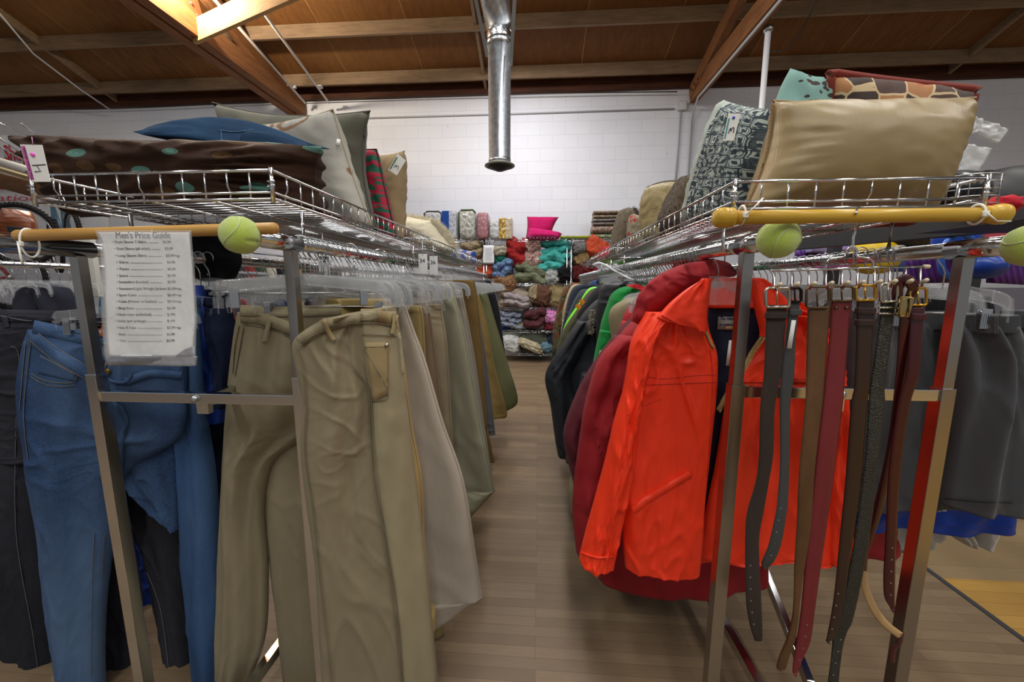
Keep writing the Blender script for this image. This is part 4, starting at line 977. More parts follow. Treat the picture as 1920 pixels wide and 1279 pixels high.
ribbon_on(bm, tfr, [(1330, 640), (1336, 700), (1334, 780), (1326, 900), (1318, 1060)], 1.3, 0.0015, 40, YJ, 0.0006); ribbon_on(bm, trr, [(1370, 716), (1460, 716), (1540, 716)], 3, 0.004, 30, YJ); ribbon_on(bm, tfr, [(1182, 770), (1210, 760), (1240, 748)], 1.0, 0.0012, 12, YJ, 0.0006)
obj('seams', bm, plain('orange_seam', '#cc2a10', 0.6), t)
bm = BM(); ribbon_on(bm, tfr, [(1186, 958), (1214, 936), (1250, 914), (1294, 888)], 14, 0.006, 24, YJ, 0.006); pw_ = obj('pocket_flap', bm, ORG, t)
bm = BM(); revolve(bm, [(0.005, 0), (0.006, -0.002), (0.003, -0.003)], on(trr, 1340, 1027, 0.006, YJ), 12, 'Y'); obj('snap', bm, PINS, t)
bm = BM(); ribbon_on(bm, tfr, [(1322, 618), (1334, 645), (1345, 665), (1346, 700), (1344, 756)], 5, 0.004, 40, YJ, 0.004); obj('zip', bm, ZIP, t)
bm = BM(); q = [P(1434, 626, YJ - 0.02), P(1424, 640, YJ - 0.02), P(1408, 664, YJ - 0.02), P(1394, 692, YJ - 0.02), P(1362, 740, YJ - 0.02), P(1346, 770, YJ - 0.02)]
sweep(bm, smooth_line(q, 30), 0.0055, 0.002, 6, up=V((0, 1, 0))); zp = obj('zip', bm, ZIP, t)
bm = BM()
for i in range(46):
    p = smooth_line(q, 46)[i]; box(bm, p + V((0.004, -0.003, -0.002)), (0.004, 0.002, 0.0018))
obj('zip_teeth', bm, plain('zip_teeth', '#d0c28a', 0.35, 0.5), zp)
bm = BM(); c = P(1366, 606, YJ + 0.018); box(bm, c, (0.052, 0.001, 0.032)); lb = obj('neck_label', bm, plain('woven_label', '#9aa199', 0.8), t)
p0 = P(1349, 600, YJ + 0.016); LI = plain('label_blue', '#1d2c5c', 0.8)
text('The Hector', 0.0125, p0, (1, 0, 0), (0, 0, 1), LI, lb, shear=0.35, width=0.043); text('BY NORTHCO', 0.008, P(1349, 611, YJ + 0.016), (1, 0, 0), (0, 0, 1), LI, lb, width=0.043)
bm = BM(); box(bm, P(1367, 662, YJ + 0.0), (0.008, 0.001, 0.064), Matrix.Rotation(0.05, 3, 'Y')); obj('care_tag', bm, PAPER, t)
bm = BM(); box(bm, P(1367, 615, YJ + 0.012), (0.018, 0.001, 0.008)); obj('size_tab', bm, plain('tan_tab', '#b08a62', 0.8), t)
hanger('clear hanger inside the orange jacket collar', XC + 0.01, 0.99, ZC, P(1370, 532, 0.97).z, 0.055, 0.05, clips=False, drop=0.045, name='coat_hanger', sh=0.004)
bm = BM(); loft(bm, prow([(528, 1336, 1420), (548, 1328, 1424), (572, 1316, 1432)], 0.95), 10, 8, 0.006, None, pw=8); o = obj('hanger_collar', bm, CLEAR); o.name = 'neck_hanger'
tag(o, 'broad clear plastic hanger neck showing in the orange collar', 'hanger')

def coat(label, col, Y, left, body_in, seed, hem=None, rough=0.8, mat=None, th=0.07, top=None, quilt=0, nm='coat', cat='coat', sl_w=0.13, right=None, dense=1):
    """left: traced aisle-side edge (y, x) from collar over shoulder and sleeve to cuff; the other side mirrors it about the rail"""
    m = mat or cloth('coat_' + col[1:], col, rough, 0.1, 0.02)
    xc = 1010 + XC / Y * F
    yb = hem or left[-1][0]
    t = thing(nm, label, cat, V((XC, Y, P(1200, yb, Y).z)))
    rows = []
    for y, x in left:
        rows.append((y, x + (0 if y < body_in else min(1, (y - body_in) / 60) * sl_w * 0.55 * F / Y), max(2 * xc - x, xc + 8)))
    lastx = rows[-1][1]
    if yb > rows[-1][0]: rows.append((yb, lastx, rows[-1][2]))
    bm = BM()
    fb = folds(seed, 0.02, 0.008, 4, 0.9, 6)
    if quilt:
        f0 = fb; fb = lambda u, v: f0(u, v) + 0.012 * abs(math.sin(v * PI * quilt)) ** 0.5
    loft(bm, prow(rows, Y, Y), int(24 * dense), int(50 * dense), th, fb, thf=lambda v: 0.3 + 0.7 * min(1, v * 4)); tb = bvh(bm); obj('coat_body', bm, m, t)
    sl = [(y, x) for y, x in left if y > body_in - 25]
    srow = [(y, x, x + sl_w * F / Y * (0.75 + 0.25 * (i > 0))) for i, (y, x) in enumerate(sl)]
    bm = BM(); fs = folds(seed + 2, 0.016, 0.012, 3, 2.2, 8, 2.2)
    if quilt:
        f1 = fs; fs = lambda u, v: f1(u, v) + 0.012 * abs(math.sin(v * PI * quilt * 0.9)) ** 0.5
    loft(bm, prow(srow, Y - 0.05), 18, 44, 0.055, fs); ts = bvh(bm); obj('sleeve', bm, m, t)
    return t, tb, ts, m
# red puffer
t, tb, ts, m = coat('dark red padded coat with thick quilted collar, behind orange jacket', '#8f1820', 1.24, [(486, 1345), (500, 1282), (520, 1234), (545, 1215), (590, 1197), (630, 1160), (674, 1121), (752, 1097), (820, 1086), (900, 1076), (960, 1073), (1034, 1080)], 640, 61, hem=1085, quilt=7, th=0.09, dense=1.3)
bm = BM(); loft(bm, [(P(1345, 487, 1.05), P(1368, 520, 1.02)), (P(1290, 494, 1.04), P(1330, 526, 1.0)), (P(1240, 514, 1.04), P(1290, 545, 1.0)), (P(1212, 545, 1.04), P(1250, 575, 1.0)), (P(1198, 590, 1.05), P(1222, 610, 1.02))], 16, 50, 0.05, lambda u, v: 0.005 * abs(math.sin(v * PI * 6)) ** 0.6 + 0.008 * nz(u * 3, v * 6, 4) + 0.006 * max(0, 1 - 6 * abs(nz(u * 2 + v, v * 9, 2)))); obj('quilted_collar', bm, m, t)
coat('maroon quilted coat showing as strip left of dark red coat', '#521322', 1.34, [(575, 1210), (587, 1192), (630, 1150), (680, 1112), (737, 1080), (810, 1056), (870, 1066), (916, 1078)], 650, 64, hem=1000, quilt=6)
coat('bright red coat between maroon and beige coats', '#9c1820', 1.43, [(548, 1240), (561, 1196), (603, 1166), (680, 1140), (780, 1110), (900, 1100), (1000, 1096)], 620, 67)
coat('beige jacket with soft collar between green and red coats', '#857c60', 1.5, [(545, 1262), (552, 1205), (581, 1144), (660, 1124), (760, 1096), (860, 1076), (920, 1066), (958, 1068)], 620, 70, nm='jacket', cat='jacket')
GRN = cloth('green_fleece', '#0f7a35', 0.95)
t, tb, ts, m = coat('bright green jacket with red collar lining', '#0f7a35', 1.62, [(534, 1190), (540, 1162), (552, 1146), (570, 1138), (620, 1124), (673, 1113), (760, 1100), (840, 1096)], 640, 73, mat=GRN, nm='jacket', cat='jacket')
bm = BM(); loft(bm, [(P(1175, 534, 1.55), P(1190, 541, 1.53)), (P(1196, 533, 1.55), P(1202, 544, 1.53)), (P(1215, 542, 1.55), P(1212, 552, 1.53))], 8, 16, 0.014); obj('collar_lining', bm, cloth('red_lining', '#b01626'), t)
coat('black smooth coat with high shoulder behind green jacket', '#22242a', 1.84, [(527, 1182), (529, 1142), (538, 1126), (560, 1121), (590, 1117), (700, 1090), (800, 1070), (865, 1060)], 640, 76, rough=0.5)
t, tb, ts, m = coat('charcoal jacket with fur-edged pocket, sleeve reaching into aisle', '#25282f', 2.0, [(556, 1150), (562, 1119), (603, 1082), (662, 1043), (706, 1022), (760, 1032), (820, 1040), (855, 1046)], 600, 79, rough=0.55, nm='jacket', cat='jacket')
src = BM(); loft(src, prow([(582, 1108, 1114), (600, 1106, 1113), (626, 1103, 1110)], 1.9), 4, 8, 0.01); src.normal_update()
bm = BM(); fur(bm, src, 500, 0.03, 0.0015, 0.1); src.free(); obj('fur_trim', bm, plain('pale_fur', '#a39a88', 0.9), t, False)
coat('black coat between charcoal jacket and olive jacket', '#16171b', 2.2, [(534, 1150), (537, 1121), (568, 1096), (600, 1080), (660, 1062), (760, 1050), (830, 1052)], 600, 82)
t, tb, ts, m = coat('olive jacket with two orange sleeve stripes', '#43432c', 2.36, [(541, 1140), (543, 1108), (580, 1082), (629, 1052), (700, 1040), (780, 1044)], 590, 85, nm='jacket', cat='jacket')
bm = BM()
for q in ([(1087, 562), (1097, 560), (1094, 572), (1085, 568)], [(1081, 574), (1092, 581), (1089, 586), (1080, 578)]): pass
for a, b in (((1088, 562), (1096, 572)), ((1081, 571), (1091, 583))):
    sweep(bm, [P(a[0], a[1], 2.22), P(b[0], b[1], 2.22)], 0.012, 0.002, 6, up=V((0, 1, 0)))
obj('sleeve_stripe', bm, plain('orange_stripe', '#e08a12', 0.7), t, False)
coat('jacket with lime green sleeve panel, near far end of coat rail', '#6fd012', 2.52, [(538, 1128), (541, 1104), (570, 1084), (607, 1060), (640, 1052)], 640, 88, nm='jacket', cat='jacket', sl_w=0.06, mat=plain('lime_fabric', '#6fd81c', 0.6))
coat('slate blue-grey jacket left of the lime sleeve', '#39424c', 2.68, [(544, 1110), (547, 1086), (600, 1062), (655, 1044), (720, 1038), (780, 1040)], 600, 91, nm='jacket', cat='jacket')
coat('navy jacket with tan piped edge, near far end of coat rail', '#20263a', 2.84, [(534, 1110), (538, 1076), (585, 1060), (640, 1050), (720, 1044)], 600, 94, nm='jacket', cat='jacket')
def m_camo():
    n = N('camouflage'); a = n.noise(n.co(), 9, 2, 0.5); b = n.noise(n.mapped('Object', (1, 1, 1), loc=(5, 3, 1)), 13, 2, 0.5)
    c = n.mix(n.ramp(a, [(0.5, 0.0), (0.52, 1.0)]), '#5a5236', '#2c3322'); c = n.mix(n.ramp(b, [(0.56, 0.0), (0.58, 1.0)]), c, '#6b3e26')
    n.set(color=c, rough=0.9); return n.m
CAMO = m_camo()
coat('camouflage jacket hanging last on the coat rail', '#5a5236', 3.15, [(530, 1090), (534, 1062), (560, 1050), (600, 1040), (630, 1036), (690, 1034)], 570, 97, mat=CAMO, nm='jacket', cat='jacket')
coat('blue shirt top showing over the dark coats at rail end', '#20386c', 2.96, [(519, 1146), (524, 1120), (533, 1104), (560, 1090), (640, 1080)], 600, 99, nm='shirt', cat='shirt')
coat('pale tan coat edging the navy jacket, far end', '#a39a7c', 3.0, [(533, 1090), (536, 1072), (560, 1061), (600, 1054), (660, 1048)], 600, 101)
pack(XC, ZC, P(1200, 552, 1.6).z, ysteps(1.06, 4.05, 84), 'steel-hooked clear hanger packed on the coat rail', 'hangers on the coat rail', 0.09, 0.22)
# loose hanger on top of the coats
t = thing('coat_hanger', 'shiny clear hanger lying slanted across the coat rail end', 'hanger', P(1165, 520, 1.9))
bm = BM(); q = [P(1112, 497, 1.9), P(1128, 494, 1.88), P(1160, 512, 1.84), P(1192, 526, 1.8), P(1225, 522, 1.78)]
sweep(bm, smooth_line(q, 20), 0.006, 0.005, 8); q2 = [P(1130, 494, 1.9), P(1160, 506, 1.9), P(1190, 516, 1.9)]; sweep(bm, smooth_line(q2, 12), 0.004, 0.003, 8)
obj('bar', bm, plain('bright_clear', '#eef0f4', 0.1, alpha=0.75), t)

# ------------------------------------------------------------------ right rack outer rail: shorts
SHG = cloth('grey_mesh', '#434548', 0.75, 0.06, 0.1); SHB = cloth('blue_mesh', '#1440a8', 0.6); SHW = cloth('white_mesh', '#a8a6a2', 0.8)
def shorts(label, mat, Y, rows, seed, band=None, av=0.022, nb=8):
    t = thing('shorts', label, 'shorts', P((rows[0][1] + rows[0][2]) / 2, rows[-1][0], Y))
    bm = BM(); fo = folds(seed, av, 0.004, 5, 0.35, 3)
    loft(bm, prow(rows, Y), 50, 60, 0.045, fo, thf=lambda v: 0.5 + 0.6 * min(1, v * 2)); tr = bvh(bm); obj('short_legs', bm, mat, t)
    y0, a, b = rows[0][:3]
    if band:
        bm = BM(); loft(bm, prow([(y0 - 6, a + 2, b - 2), (y0 + 4, a, b), (y0 + 14, a, b), (y0 + 26, a, b)], Y), 90, 14, 0.028, lambda u, v: 0.0035 * math.sin(u * 190) + fo(u, 0.05)); obj('elastic_waistband', bm, mat, t)
    return t, tr
shorts('charcoal mesh shorts left of the right-hand upright', SHG, 1.02, [(590, 1596, 1795), (640, 1588, 1800), (740, 1580, 1806), (850, 1575, 1806), (940, 1570, 1800)], 3.0, True)
t, tr = shorts('charcoal mesh shorts right of the upright, nearest pair', SHG, 0.93, [(596, 1790, 1906), (650, 1788, 1914), (740, 1785, 1922), (850, 1782, 1925), (945, 1766, 1922, 950)], 9.0, True, 0.012)
bm = BM(); ribbon_on(bm, tr, [(1770, 934), (1840, 940), (1900, 942)], 2, 0.003, 24, 0.93); obj('hem_seam', bm, plain('dark_seam', '#2c2e30', 0.8), t)
shorts('charcoal mesh shorts cut by right edge of photo', SHG, 0.985, [(588, 1880, 2030), (700, 1880, 2040), (850, 1878, 2040), (955, 1872, 2040)], 13.0, True)
bm = BM(); loft(bm, prow([(556, 1700, 1855), (572, 1690, 1862), (600, 1680, 1865)], 1.06), 60, 10, 0.02, lambda u, v: 0.003 * math.sin(u * 160)); o = obj('shorts', bm, cloth('black_elastic', '#121216')); tag(o, 'black elastic shorts waist standing above the charcoal shorts', 'shorts')
t, tr = shorts('blue shorts with black and white trim below charcoal shorts', SHB, 1.1, [(640, 1600, 1850), (900, 1610, 1880), (950, 1605, 1890), (984, 1600, 1890)], 17.0, False, 0.03)
bm = BM(); loft(bm, prow([(951, 1606, 1775), (957, 1604, 1775)], 1.02), 40, 6, 0.012, folds(17, 0.02, 0)); obj('white_trim', bm, plain('trim_white', '#c9cbd0', 0.8), t)
bm = BM(); loft(bm, prow([(915, 1606, 1790), (953, 1604, 1790)], 1.03), 40, 6, 0.016, folds(17, 0.02, 0)); obj('black_trim', bm, BLKN, t)
shorts('blue shorts reaching furthest right under the charcoal pair', SHB, 1.25, [(700, 1740, 1900), (900, 1750, 1905), (950, 1745, 1880, 940), (978, 1745, 1870, 960)], 18.0, False, 0.03)
shorts('off-white shorts hanging lowest below the blue trim', SHW, 1.2, [(600, 1590, 1760), (900, 1595, 1770), (990, 1600, 1765), (1010, 1605, 1760)], 19.0, False, 0.03)
shorts('white shorts with ragged hem at right of the off-white pair', cloth('cream_mesh', '#bdb8ae'), 1.3, [(700, 1760, 1850), (940, 1765, 1850), (985, 1775, 1848, 970), (1010, 1790, 1822, 1005)], 20.0, False, 0.03)
shorts('pale satin shorts showing between red belt and brown belt', cloth('pale_satin', '#8f8f94', 0.5), 1.3, [(560, 1590, 1640), (640, 1590, 1645), (730, 1588, 1640)], 21.0, False)
# red padded coat on the outer rail, low behind the belts
t = thing('coat', 'red padded jacket low between the belts, white and blue side stripe', 'coat', P(1610, 1020, 1.2))
bm = BM(); loft(bm, prow([(740, 1560, 1600), (800, 1555, 1622), (900, 1550, 1650), (980, 1550, 1668), (1022, 1560, 1672)], 1.2), 20, 40, 0.07, lambda u, v: 0.012 * abs(math.sin(v * PI * 5)) ** .5 + 0.01 * nz(u * 4, v * 6, 2)); obj('coat_body', bm, cloth('coat_red2', '#8f1620', 0.6), t)
bm = BM(); sweep(bm, [P(1644, 880, 1.1), P(1652, 910, 1.1), P(1660, 940, 1.1)], 0.006, 0.003, 6, up=V((0, 1, 0))); obj('white_stripe', bm, PAPER, t)
bm = BM(); sweep(bm, [P(1640, 882, 1.1), P(1646, 908, 1.1), P(1652, 930, 1.1)], 0.005, 0.003, 6, up=V((0, 1, 0))); obj('blue_stripe', bm, SHB, t)
hanger('clear clip hanger holding the nearest right-hand shorts', XD + 0.05, 0.93, ZD, P(1850, 548, 0.93).z, 0.10, -0.35, drop=0.05)
hanger('clear clip hanger holding the shorts left of the upright', XD - 0.06, 1.02, ZD, P(1720, 545, 1.02).z, 0.15, 0.1, drop=0.05)
pack(XD, ZD, P(1700, 545, 1.2).z, ysteps(0.98, 4.05, 70), 'steel-hooked clear hanger packed on the outer right rail', 'hangers on the outer right rail', 0.18, 0.25)

# ------------------------------------------------------------------ belt hanger and belts
YB = 0.72
t = thing('belt_hanger', 'chrome belt hanger with cream-tipped pegs hung from golden pole', 'belt hanger', P(1600, 505, YB))
bm = BM(); sweep(bm, [P(1448, 508, YB), P(1600, 503, YB), P(1732, 500, YB)], 0.0022, n=8); obj('crossbar', bm, CHROME, t)
hk = [P(1605, 400, 0.685), P(1607, 392, 0.70), P(1612, 391, 0.715), P(1613, 404, 0.722), P(1604, 432, 0.72), P(1600, 448, YB), P(1599, 470, YB)]
bm = BM(); sweep(bm, smooth_line(hk, 30), 0.0021, n=8); obj('hook', bm, CHROME, t)
bm = BM()
for s, q in ((-1, [(1598, 462), (1588, 468), (1584, 480), (1566, 484), (1552, 488), (1547, 505)]), (1, [(1600, 462), (1606, 470), (1606, 480), (1626, 484), (1636, 490), (1637, 503)])):
    sweep(bm, smooth_line([P(x, y, YB) for x, y in q], 20), 0.0019, n=6)
obj('bell_frame', bm, CHROME, t)
TIP = plain('cream_tip', '#cfc3a8', 0.5)
pk_x = [1448, 1481, 1513, 1545, 1575, 1604, 1636, 1664, 1694, 1722]
for i, x in enumerate(pk_x):
    y0 = 508 - (x - 1448) * 0.028
    a = P(x + 4, y0, YB); b = P(x + 3, y0 + 32, YB); c = P(x + 15, y0 + 25, YB - 0.035)
    bm = BM(); sweep(bm, [a, b, b + V((0, -0.004, -0.004)), b.lerp(c, 0.35), c], 0.0017, n=6); pgg = obj('peg', bm, CHROME, t)
    bm = BM(); sweep(bm, [b.lerp(c, 0.55), b.lerp(c, 1.05)], 0.0032, n=8); obj('peg_tip', bm, TIP, pgg)
bm = BM(); sweep(bm, [P(1732, 500, YB), P(1742, 500, YB)], 0.0034, n=8); obj('end_tip', bm, TIP, t)
def m_leather(name, col, bump=0.5, rough=0.5, scale=120, var=0.25, edge=False, scaly=False):
    n = N(name); c = srgb(col); f = n.noise(n.mapped('Object', (1, 1, 0.4)), 18, 5, 0.65)
    n.set(color=n.ramp(f, [(0.3, tuple(x * (1 - var) for x in c)), (0.72, tuple(x * (1 + var) for x in c))]), rough=rough)
    if scaly:
        v = n.n('ShaderNodeTexVoronoi', {'Vector': n.mapped('Object', (1.0, 1.0, 1.6)), 'Scale': 170.0}, feature='DISTANCE_TO_EDGE').outputs[0]
        n.bump(n.ramp(v, [(0.0, 0.0), (0.25, 1.0)]), 0.5, 0.002)
    else: n.bump(n.noise(n.co(), scale * 4, 3, 0.6), bump, 0.001)
    return n.m
def belt(label, rows, mat, bk, bmat, seed, Y=YB, tip='round', holes=5, loops=1, dy=0.0, prong=True, bw=1.0, rings=0):
    t = thing('belt', label, 'belt', P((rows[0][1] + rows[0][2]) / 2, rows[-1][0], Y))
    bm = BM(); pts = prow(rows, Y, None, dy)
    a, b = pts[-1]; m_ = (a + b) / 2
    pts += [(a.lerp(m_, 0.3) + V((0, 0, -0.004)), b.lerp(m_, 0.3) + V((0, 0, -0.004))), (a.lerp(m_, 0.8) + V((0, 0, -0.009)), b.lerp(m_, 0.8) + V((0, 0, -0.009)))]
    loft(bm, pts, 8, 70, 0.0022, lambda u, v: 0.012 * nz(v * 3, seed, 0.4) * v * 2, pw=8, edge=1.0); tr = bvh(bm); obj('strap', bm, mat, t)
    y0, xa, xb = rows[0][:3]; w = xb - xa
    x0, y1, x1, y2 = bk
    fr = [P(x, y, Y - 0.004) for x, y in ((x0 + 4, y1), (x1 - 4, y1), (x1, y1 + 5), (x1, y2 - 3), (x1 - 3, y2), (x0 + 3, y2), (x0, y2 - 3), (x0, y1 + 5))]
    bm = BM(); sweep(bm, fr, 0.0022 * bw, n=8, closed=True, up=V((0, 1, 0))); bb = obj('buckle', bm, bmat, t)
    if prong:
        xm = (x0 + x1) / 2; bm = BM(); sweep(bm, [P(xm, y2 - 2, Y - 0.004), P(xm - 1, (y1 + y2) / 2, Y - 0.008), P(xm - 1, y1 + 2, Y - 0.006)], 0.0014, n=6); obj('prong', bm, bmat, bb)
    for k_ in range(loops):
        yy = y0 + 14 + k_ * 22; bm = BM(); loft(bm, prow([(yy, xa - 3, xb + 3), (yy + 11, xa - 4, xb + 2)], Y - 0.001), 8, 6, 0.0062, None, pw=8); obj('keeper_loop', bm, mat, t)
    for k_ in range(rings):
        yy = y0 + 12 + k_ * 11; bm = BM(); sweep(bm, [P(xa - 4, yy, Y - 0.006), P(xb + 4, yy, Y - 0.006)], 0.0022, 0.0018, 8); obj('metal_loop', bm, bmat, t)
    if holes:
        y9 = rows[-1][0]
        cl_ = [((r[1] + r[2]) / 2, r[0]) for r in rows]
        for k_ in range(holes):
            yy = y9 - 24 - 22 * k_
            for (xa_, ya_), (xb_, yb_) in zip(cl_[:-1], cl_[1:]):
                if ya_ <= yy <= yb_:
                    xx = xa_ + (xb_ - xa_) * (yy - ya_) / (yb_ - ya_); c = on(tr, xx, yy, 0.0006, Y); bm = BM(); revolve(bm, [(0.0019, 0.0002), (0.0015, -0.0004), (0.0004, -0.0003)], c, 8, 'Y'); obj('hole', bm, plain('hole_metal', '#75736e', 0.5, 0.3), t)
    return t
SILVER = plain('silver_buckle', '#b8b2a6', 0.22, 1.0); GOLD = plain('gold_buckle', '#c9a040', 0.2, 1.0); BRONZE = plain('bronze_buckle', '#6b5c48', 0.35, 1.0); BLKM = plain('black_buckle', '#222022', 0.3, 0.8)
belt('wide dark brown rough belt with silver buckle, leftmost on hanger', [(572, 1437, 1476), (640, 1434, 1470), (700, 1431, 1464), (760, 1424, 1452), (850, 1422, 1449), (900, 1417, 1442), (960, 1400, 1431), (1010, 1395, 1421), (1080, 1393, 1421), (1130, 1394, 1422), (1170, 1402, 1424), (1195, 1412, 1426)], m_leather('brown_suede', '#2e221c', 0.8, 0.85), (1436, 540, 1480, 576), SILVER, 1.0, holes=6, bw=1.3)
t = belt('narrow smooth grey belt with white tag, second on hanger', [(566, 1480, 1500), (600, 1476, 1496), (640, 1472, 1492), (706, 1465, 1490), (760, 1463, 1483), (861, 1463, 1481), (930, 1457, 1477), (963, 1452, 1473), (1020, 1440, 1464), (1052, 1431, 1455), (1066, 1432, 1450)], m_leather('grey_leather', '#3a3c3e', 0.1, 0.5, var=0.08), (1480, 540, 1502, 566), BLKM, 2.0, bw=1.2)
bm = BM(); box(bm, P(1484, 627, YB - 0.008), (0.0075, 0.0008, 0.05), Matrix.Rotation(0.06, 3, 'Y')); obj('paper_tag', bm, PAPER, t)
belt('scuffed tan-brown belt with stitched end and bronze buckle', [(576, 1514, 1558), (640, 1512, 1552), (721, 1510, 1545), (760, 1507, 1540), (882, 1495, 1525), (983, 1491, 1519), (1064, 1487, 1507), (1105, 1487, 1501), (1150, 1484, 1494), (1190, 1473, 1486), (1225, 1458, 1474), (1247, 1453, 1470)], m_leather('tan_leather', '#573a1e', 0.6, 0.5, var=0.35), (1512, 538, 1554, 577), BRONZE, 3.0, loops=0, holes=0)
tb_ = belt('wide oxblood red belt with two rivets at the buckle', [(562, 1558, 1598), (620, 1556, 1592), (659, 1553, 1589), (760, 1541, 1580), (850, 1530, 1568), (922, 1523, 1560), (1044, 1511, 1543), (1145, 1503, 1530), (1206, 1495, 1522), (1240, 1490, 1508), (1262, 1488, 1498)], m_leather('oxblood_leather', '#6e1c24', 0.4, 0.45, var=0.15), (1558, 537, 1600, 564), BRONZE, 4.0, loops=0, holes=4)
for rx in (1568, 1588):
    bm = BM(); revolve(bm, [(0.0034, 0.001), (0.0034, -0.001), (0.0014, -0.0022)], P(rx, 577, YB - 0.003), 12, 'Y'); obj('rivet', bm, BRONZE, tb_)
belt('dark brown stitched dress belt with gold buckle', [(563, 1606, 1640), (620, 1605, 1636), (721, 1601, 1631), (760, 1596, 1627), (902, 1586, 1617), (1024, 1572, 1597), (1125, 1560, 1580), (1190, 1550, 1567), (1204, 1552, 1564)], m_leather('dark_brown_leather', '#2f1c14', 0.15, 0.35, var=0.15), (1605, 535, 1641, 563), GOLD, 5.0, loops=2, holes=4, bw=1.1)
belt('black crocodile-pattern belt with double silver loops', [(565, 1651, 1680), (620, 1647, 1674), (721, 1633, 1661), (760, 1629, 1660), (861, 1621, 1647), (983, 1605, 1633), (1085, 1588, 1617), (1166, 1572, 1601), (1190, 1566, 1592), (1227, 1560, 1580), (1290, 1548, 1568)], m_leather('crocodile_leather', '#23241e', 0.4, 0.42, var=0.4, scaly=True), (1651, 532, 1682, 566), SILVER, 6.0, loops=0, holes=4, rings=2, bw=1.2)
BURG = m_leather('burgundy_leather', '#3c0d12', 0.1, 0.25, var=0.2)
belt('burgundy belt with pointed end, rightmost on hanger', [(574, 1706, 1735), (640, 1702, 1728), (706, 1696, 1722), (760, 1684, 1708), (882, 1669, 1692), (1003, 1664, 1685), (1085, 1659, 1682), (1120, 1660, 1680), (1140, 1670, 1680)], BURG, (1706, 540, 1737, 572), GOLD, 7.0, holes=5, loops=1)
# looped black-and-burgundy belt whose tan back curls below
t = thing('belt', 'black and burgundy belt looped over a peg, tan back curling below', 'belt', P(1690, 1160, YB + 0.03))
def strap(pix, Y, w, m, nm, n=60):
    pts = smooth_line([P(x, y, Y + dy) for x, y, dy in pix], n); bm = BM()
    sweep(bm, pts, w, 0.0018, 8, up=V((0, -1, 0))); return obj(nm, bm, m, t)
strap([(1683, 560, 0), (1684, 540, -0.004), (1696, 524, -0.008), (1712, 538, -0.006), (1704, 566, 0), (1697, 600, 0), (1690, 700, 0.01), (1676, 820, 0.02), (1655, 920, 0.03), (1635, 990, 0.035), (1620, 1035, 0.04), (1616, 1070, 0.04)], YB, 0.0095, BURG, 'strap', 90)
TANB = m_leather('raw_tan_leather', '#a8895c', 0.3, 0.7, var=0.1)
strap([(1616, 1066, 0.04), (1622, 1100, 0.04), (1638, 1140, 0.035), (1660, 1170, 0.03), (1688, 1192, 0.025)], YB, 0.0075, TANB, 'strap_back', 40)
strap([(1690, 1188, 0.025), (1686, 1206, 0.03), (1675, 1218, 0.03), (1672, 1242, 0.03)], YB, 0.006, BURG, 'strap_end', 24)
bm = BM(); box(bm, P(1696, 575, YB - 0.012), (0.02, 0.006, 0.034), Matrix.Rotation(0.12, 3, 'Y'), 0.001); sweep(bm, [P(x, y, YB - 0.016) for x, y in ((1688, 562), (1706, 560), (1702, 592), (1686, 594))], 0.0018, n=6, closed=True); obj('plate_buckle', bm, plain('pale_gold', '#b09a68', 0.25, 1.0), t)
# spiral steel hooks bunched on the near outer right rail are part of the hanger pack
# ------------------------------------------------------------------ cushions in the left basket
def m_circles():
    n = N('brown_jacquard'); uv = n.mapped('UV', (9.0, 4.2, 1)); 
    v = n.n('ShaderNodeTexVoronoi', {'Vector': uv, 'Scale': 1.0, 'Randomness': 0.55}); d = v.outputs[0]
    disc = n.ramp(d, [(0.33, 1.0), (0.34, 0.0)]); 
    ring = n.math('SINE', n.math('MULTIPLY', d, 160.0))
    tint = n.ramp(n.n('ShaderNodeSeparateColor', {0: v.outputs[1]}).outputs[0], [(0.45, '#4f7a70'), (0.5, '#543c22')], 'CONSTANT')
    pick = n.ramp(n.n('ShaderNodeSeparateColor', {0: v.outputs[1]}).outputs[1], [(0.0, 1.0), (0.72, 0.0)], 'CONSTANT')
    th = n.noise(n.mapped('UV', (4, 300, 1)), 3, 3, 0.6)
    base = n.mix(n.ramp(th, [(0.3, 0.0), (0.7, 1.0)]), '#26150a', '#382214')
    c = n.mix(n.math('MULTIPLY', n.math('MULTIPLY', disc, pick), n.math('ADD', 0.75, n.math('MULTIPLY', ring, 0.25))), base, tint)
    n.set(color=c, rough=0.6, spec=0.12); n.bump(n.math('ADD', th, n.math('MULTIPLY', n.noise(n.co(), 20, 4, 0.6), 1.0)), 0.5, 0.004); return n.m
def cushion(label, quad, th, mat, pipe=None, seed=1.0, pull=0.06, n=26, cat='cushion', nm='cushion', wr=0.006, pr=0.004, **kw):
    c = sum((V(q) for q in quad), V((0, 0, 0))) / 4; t = thing(nm, label, cat, V((c.x, c.y, min(V(q).z for q in quad))))
    bm = BM(); out = pillow(bm, quad, th, n, pull, seed, wr, **kw); bm.normal_update(); tr = bvh(bm); obj('cover', bm, mat, t)
    if pipe:
        bm = BM(); sweep(bm, out, pr, n=6, closed=True); obj('piping', bm, pipe, t)
    return t, tr
BZ = Zb + 0.02
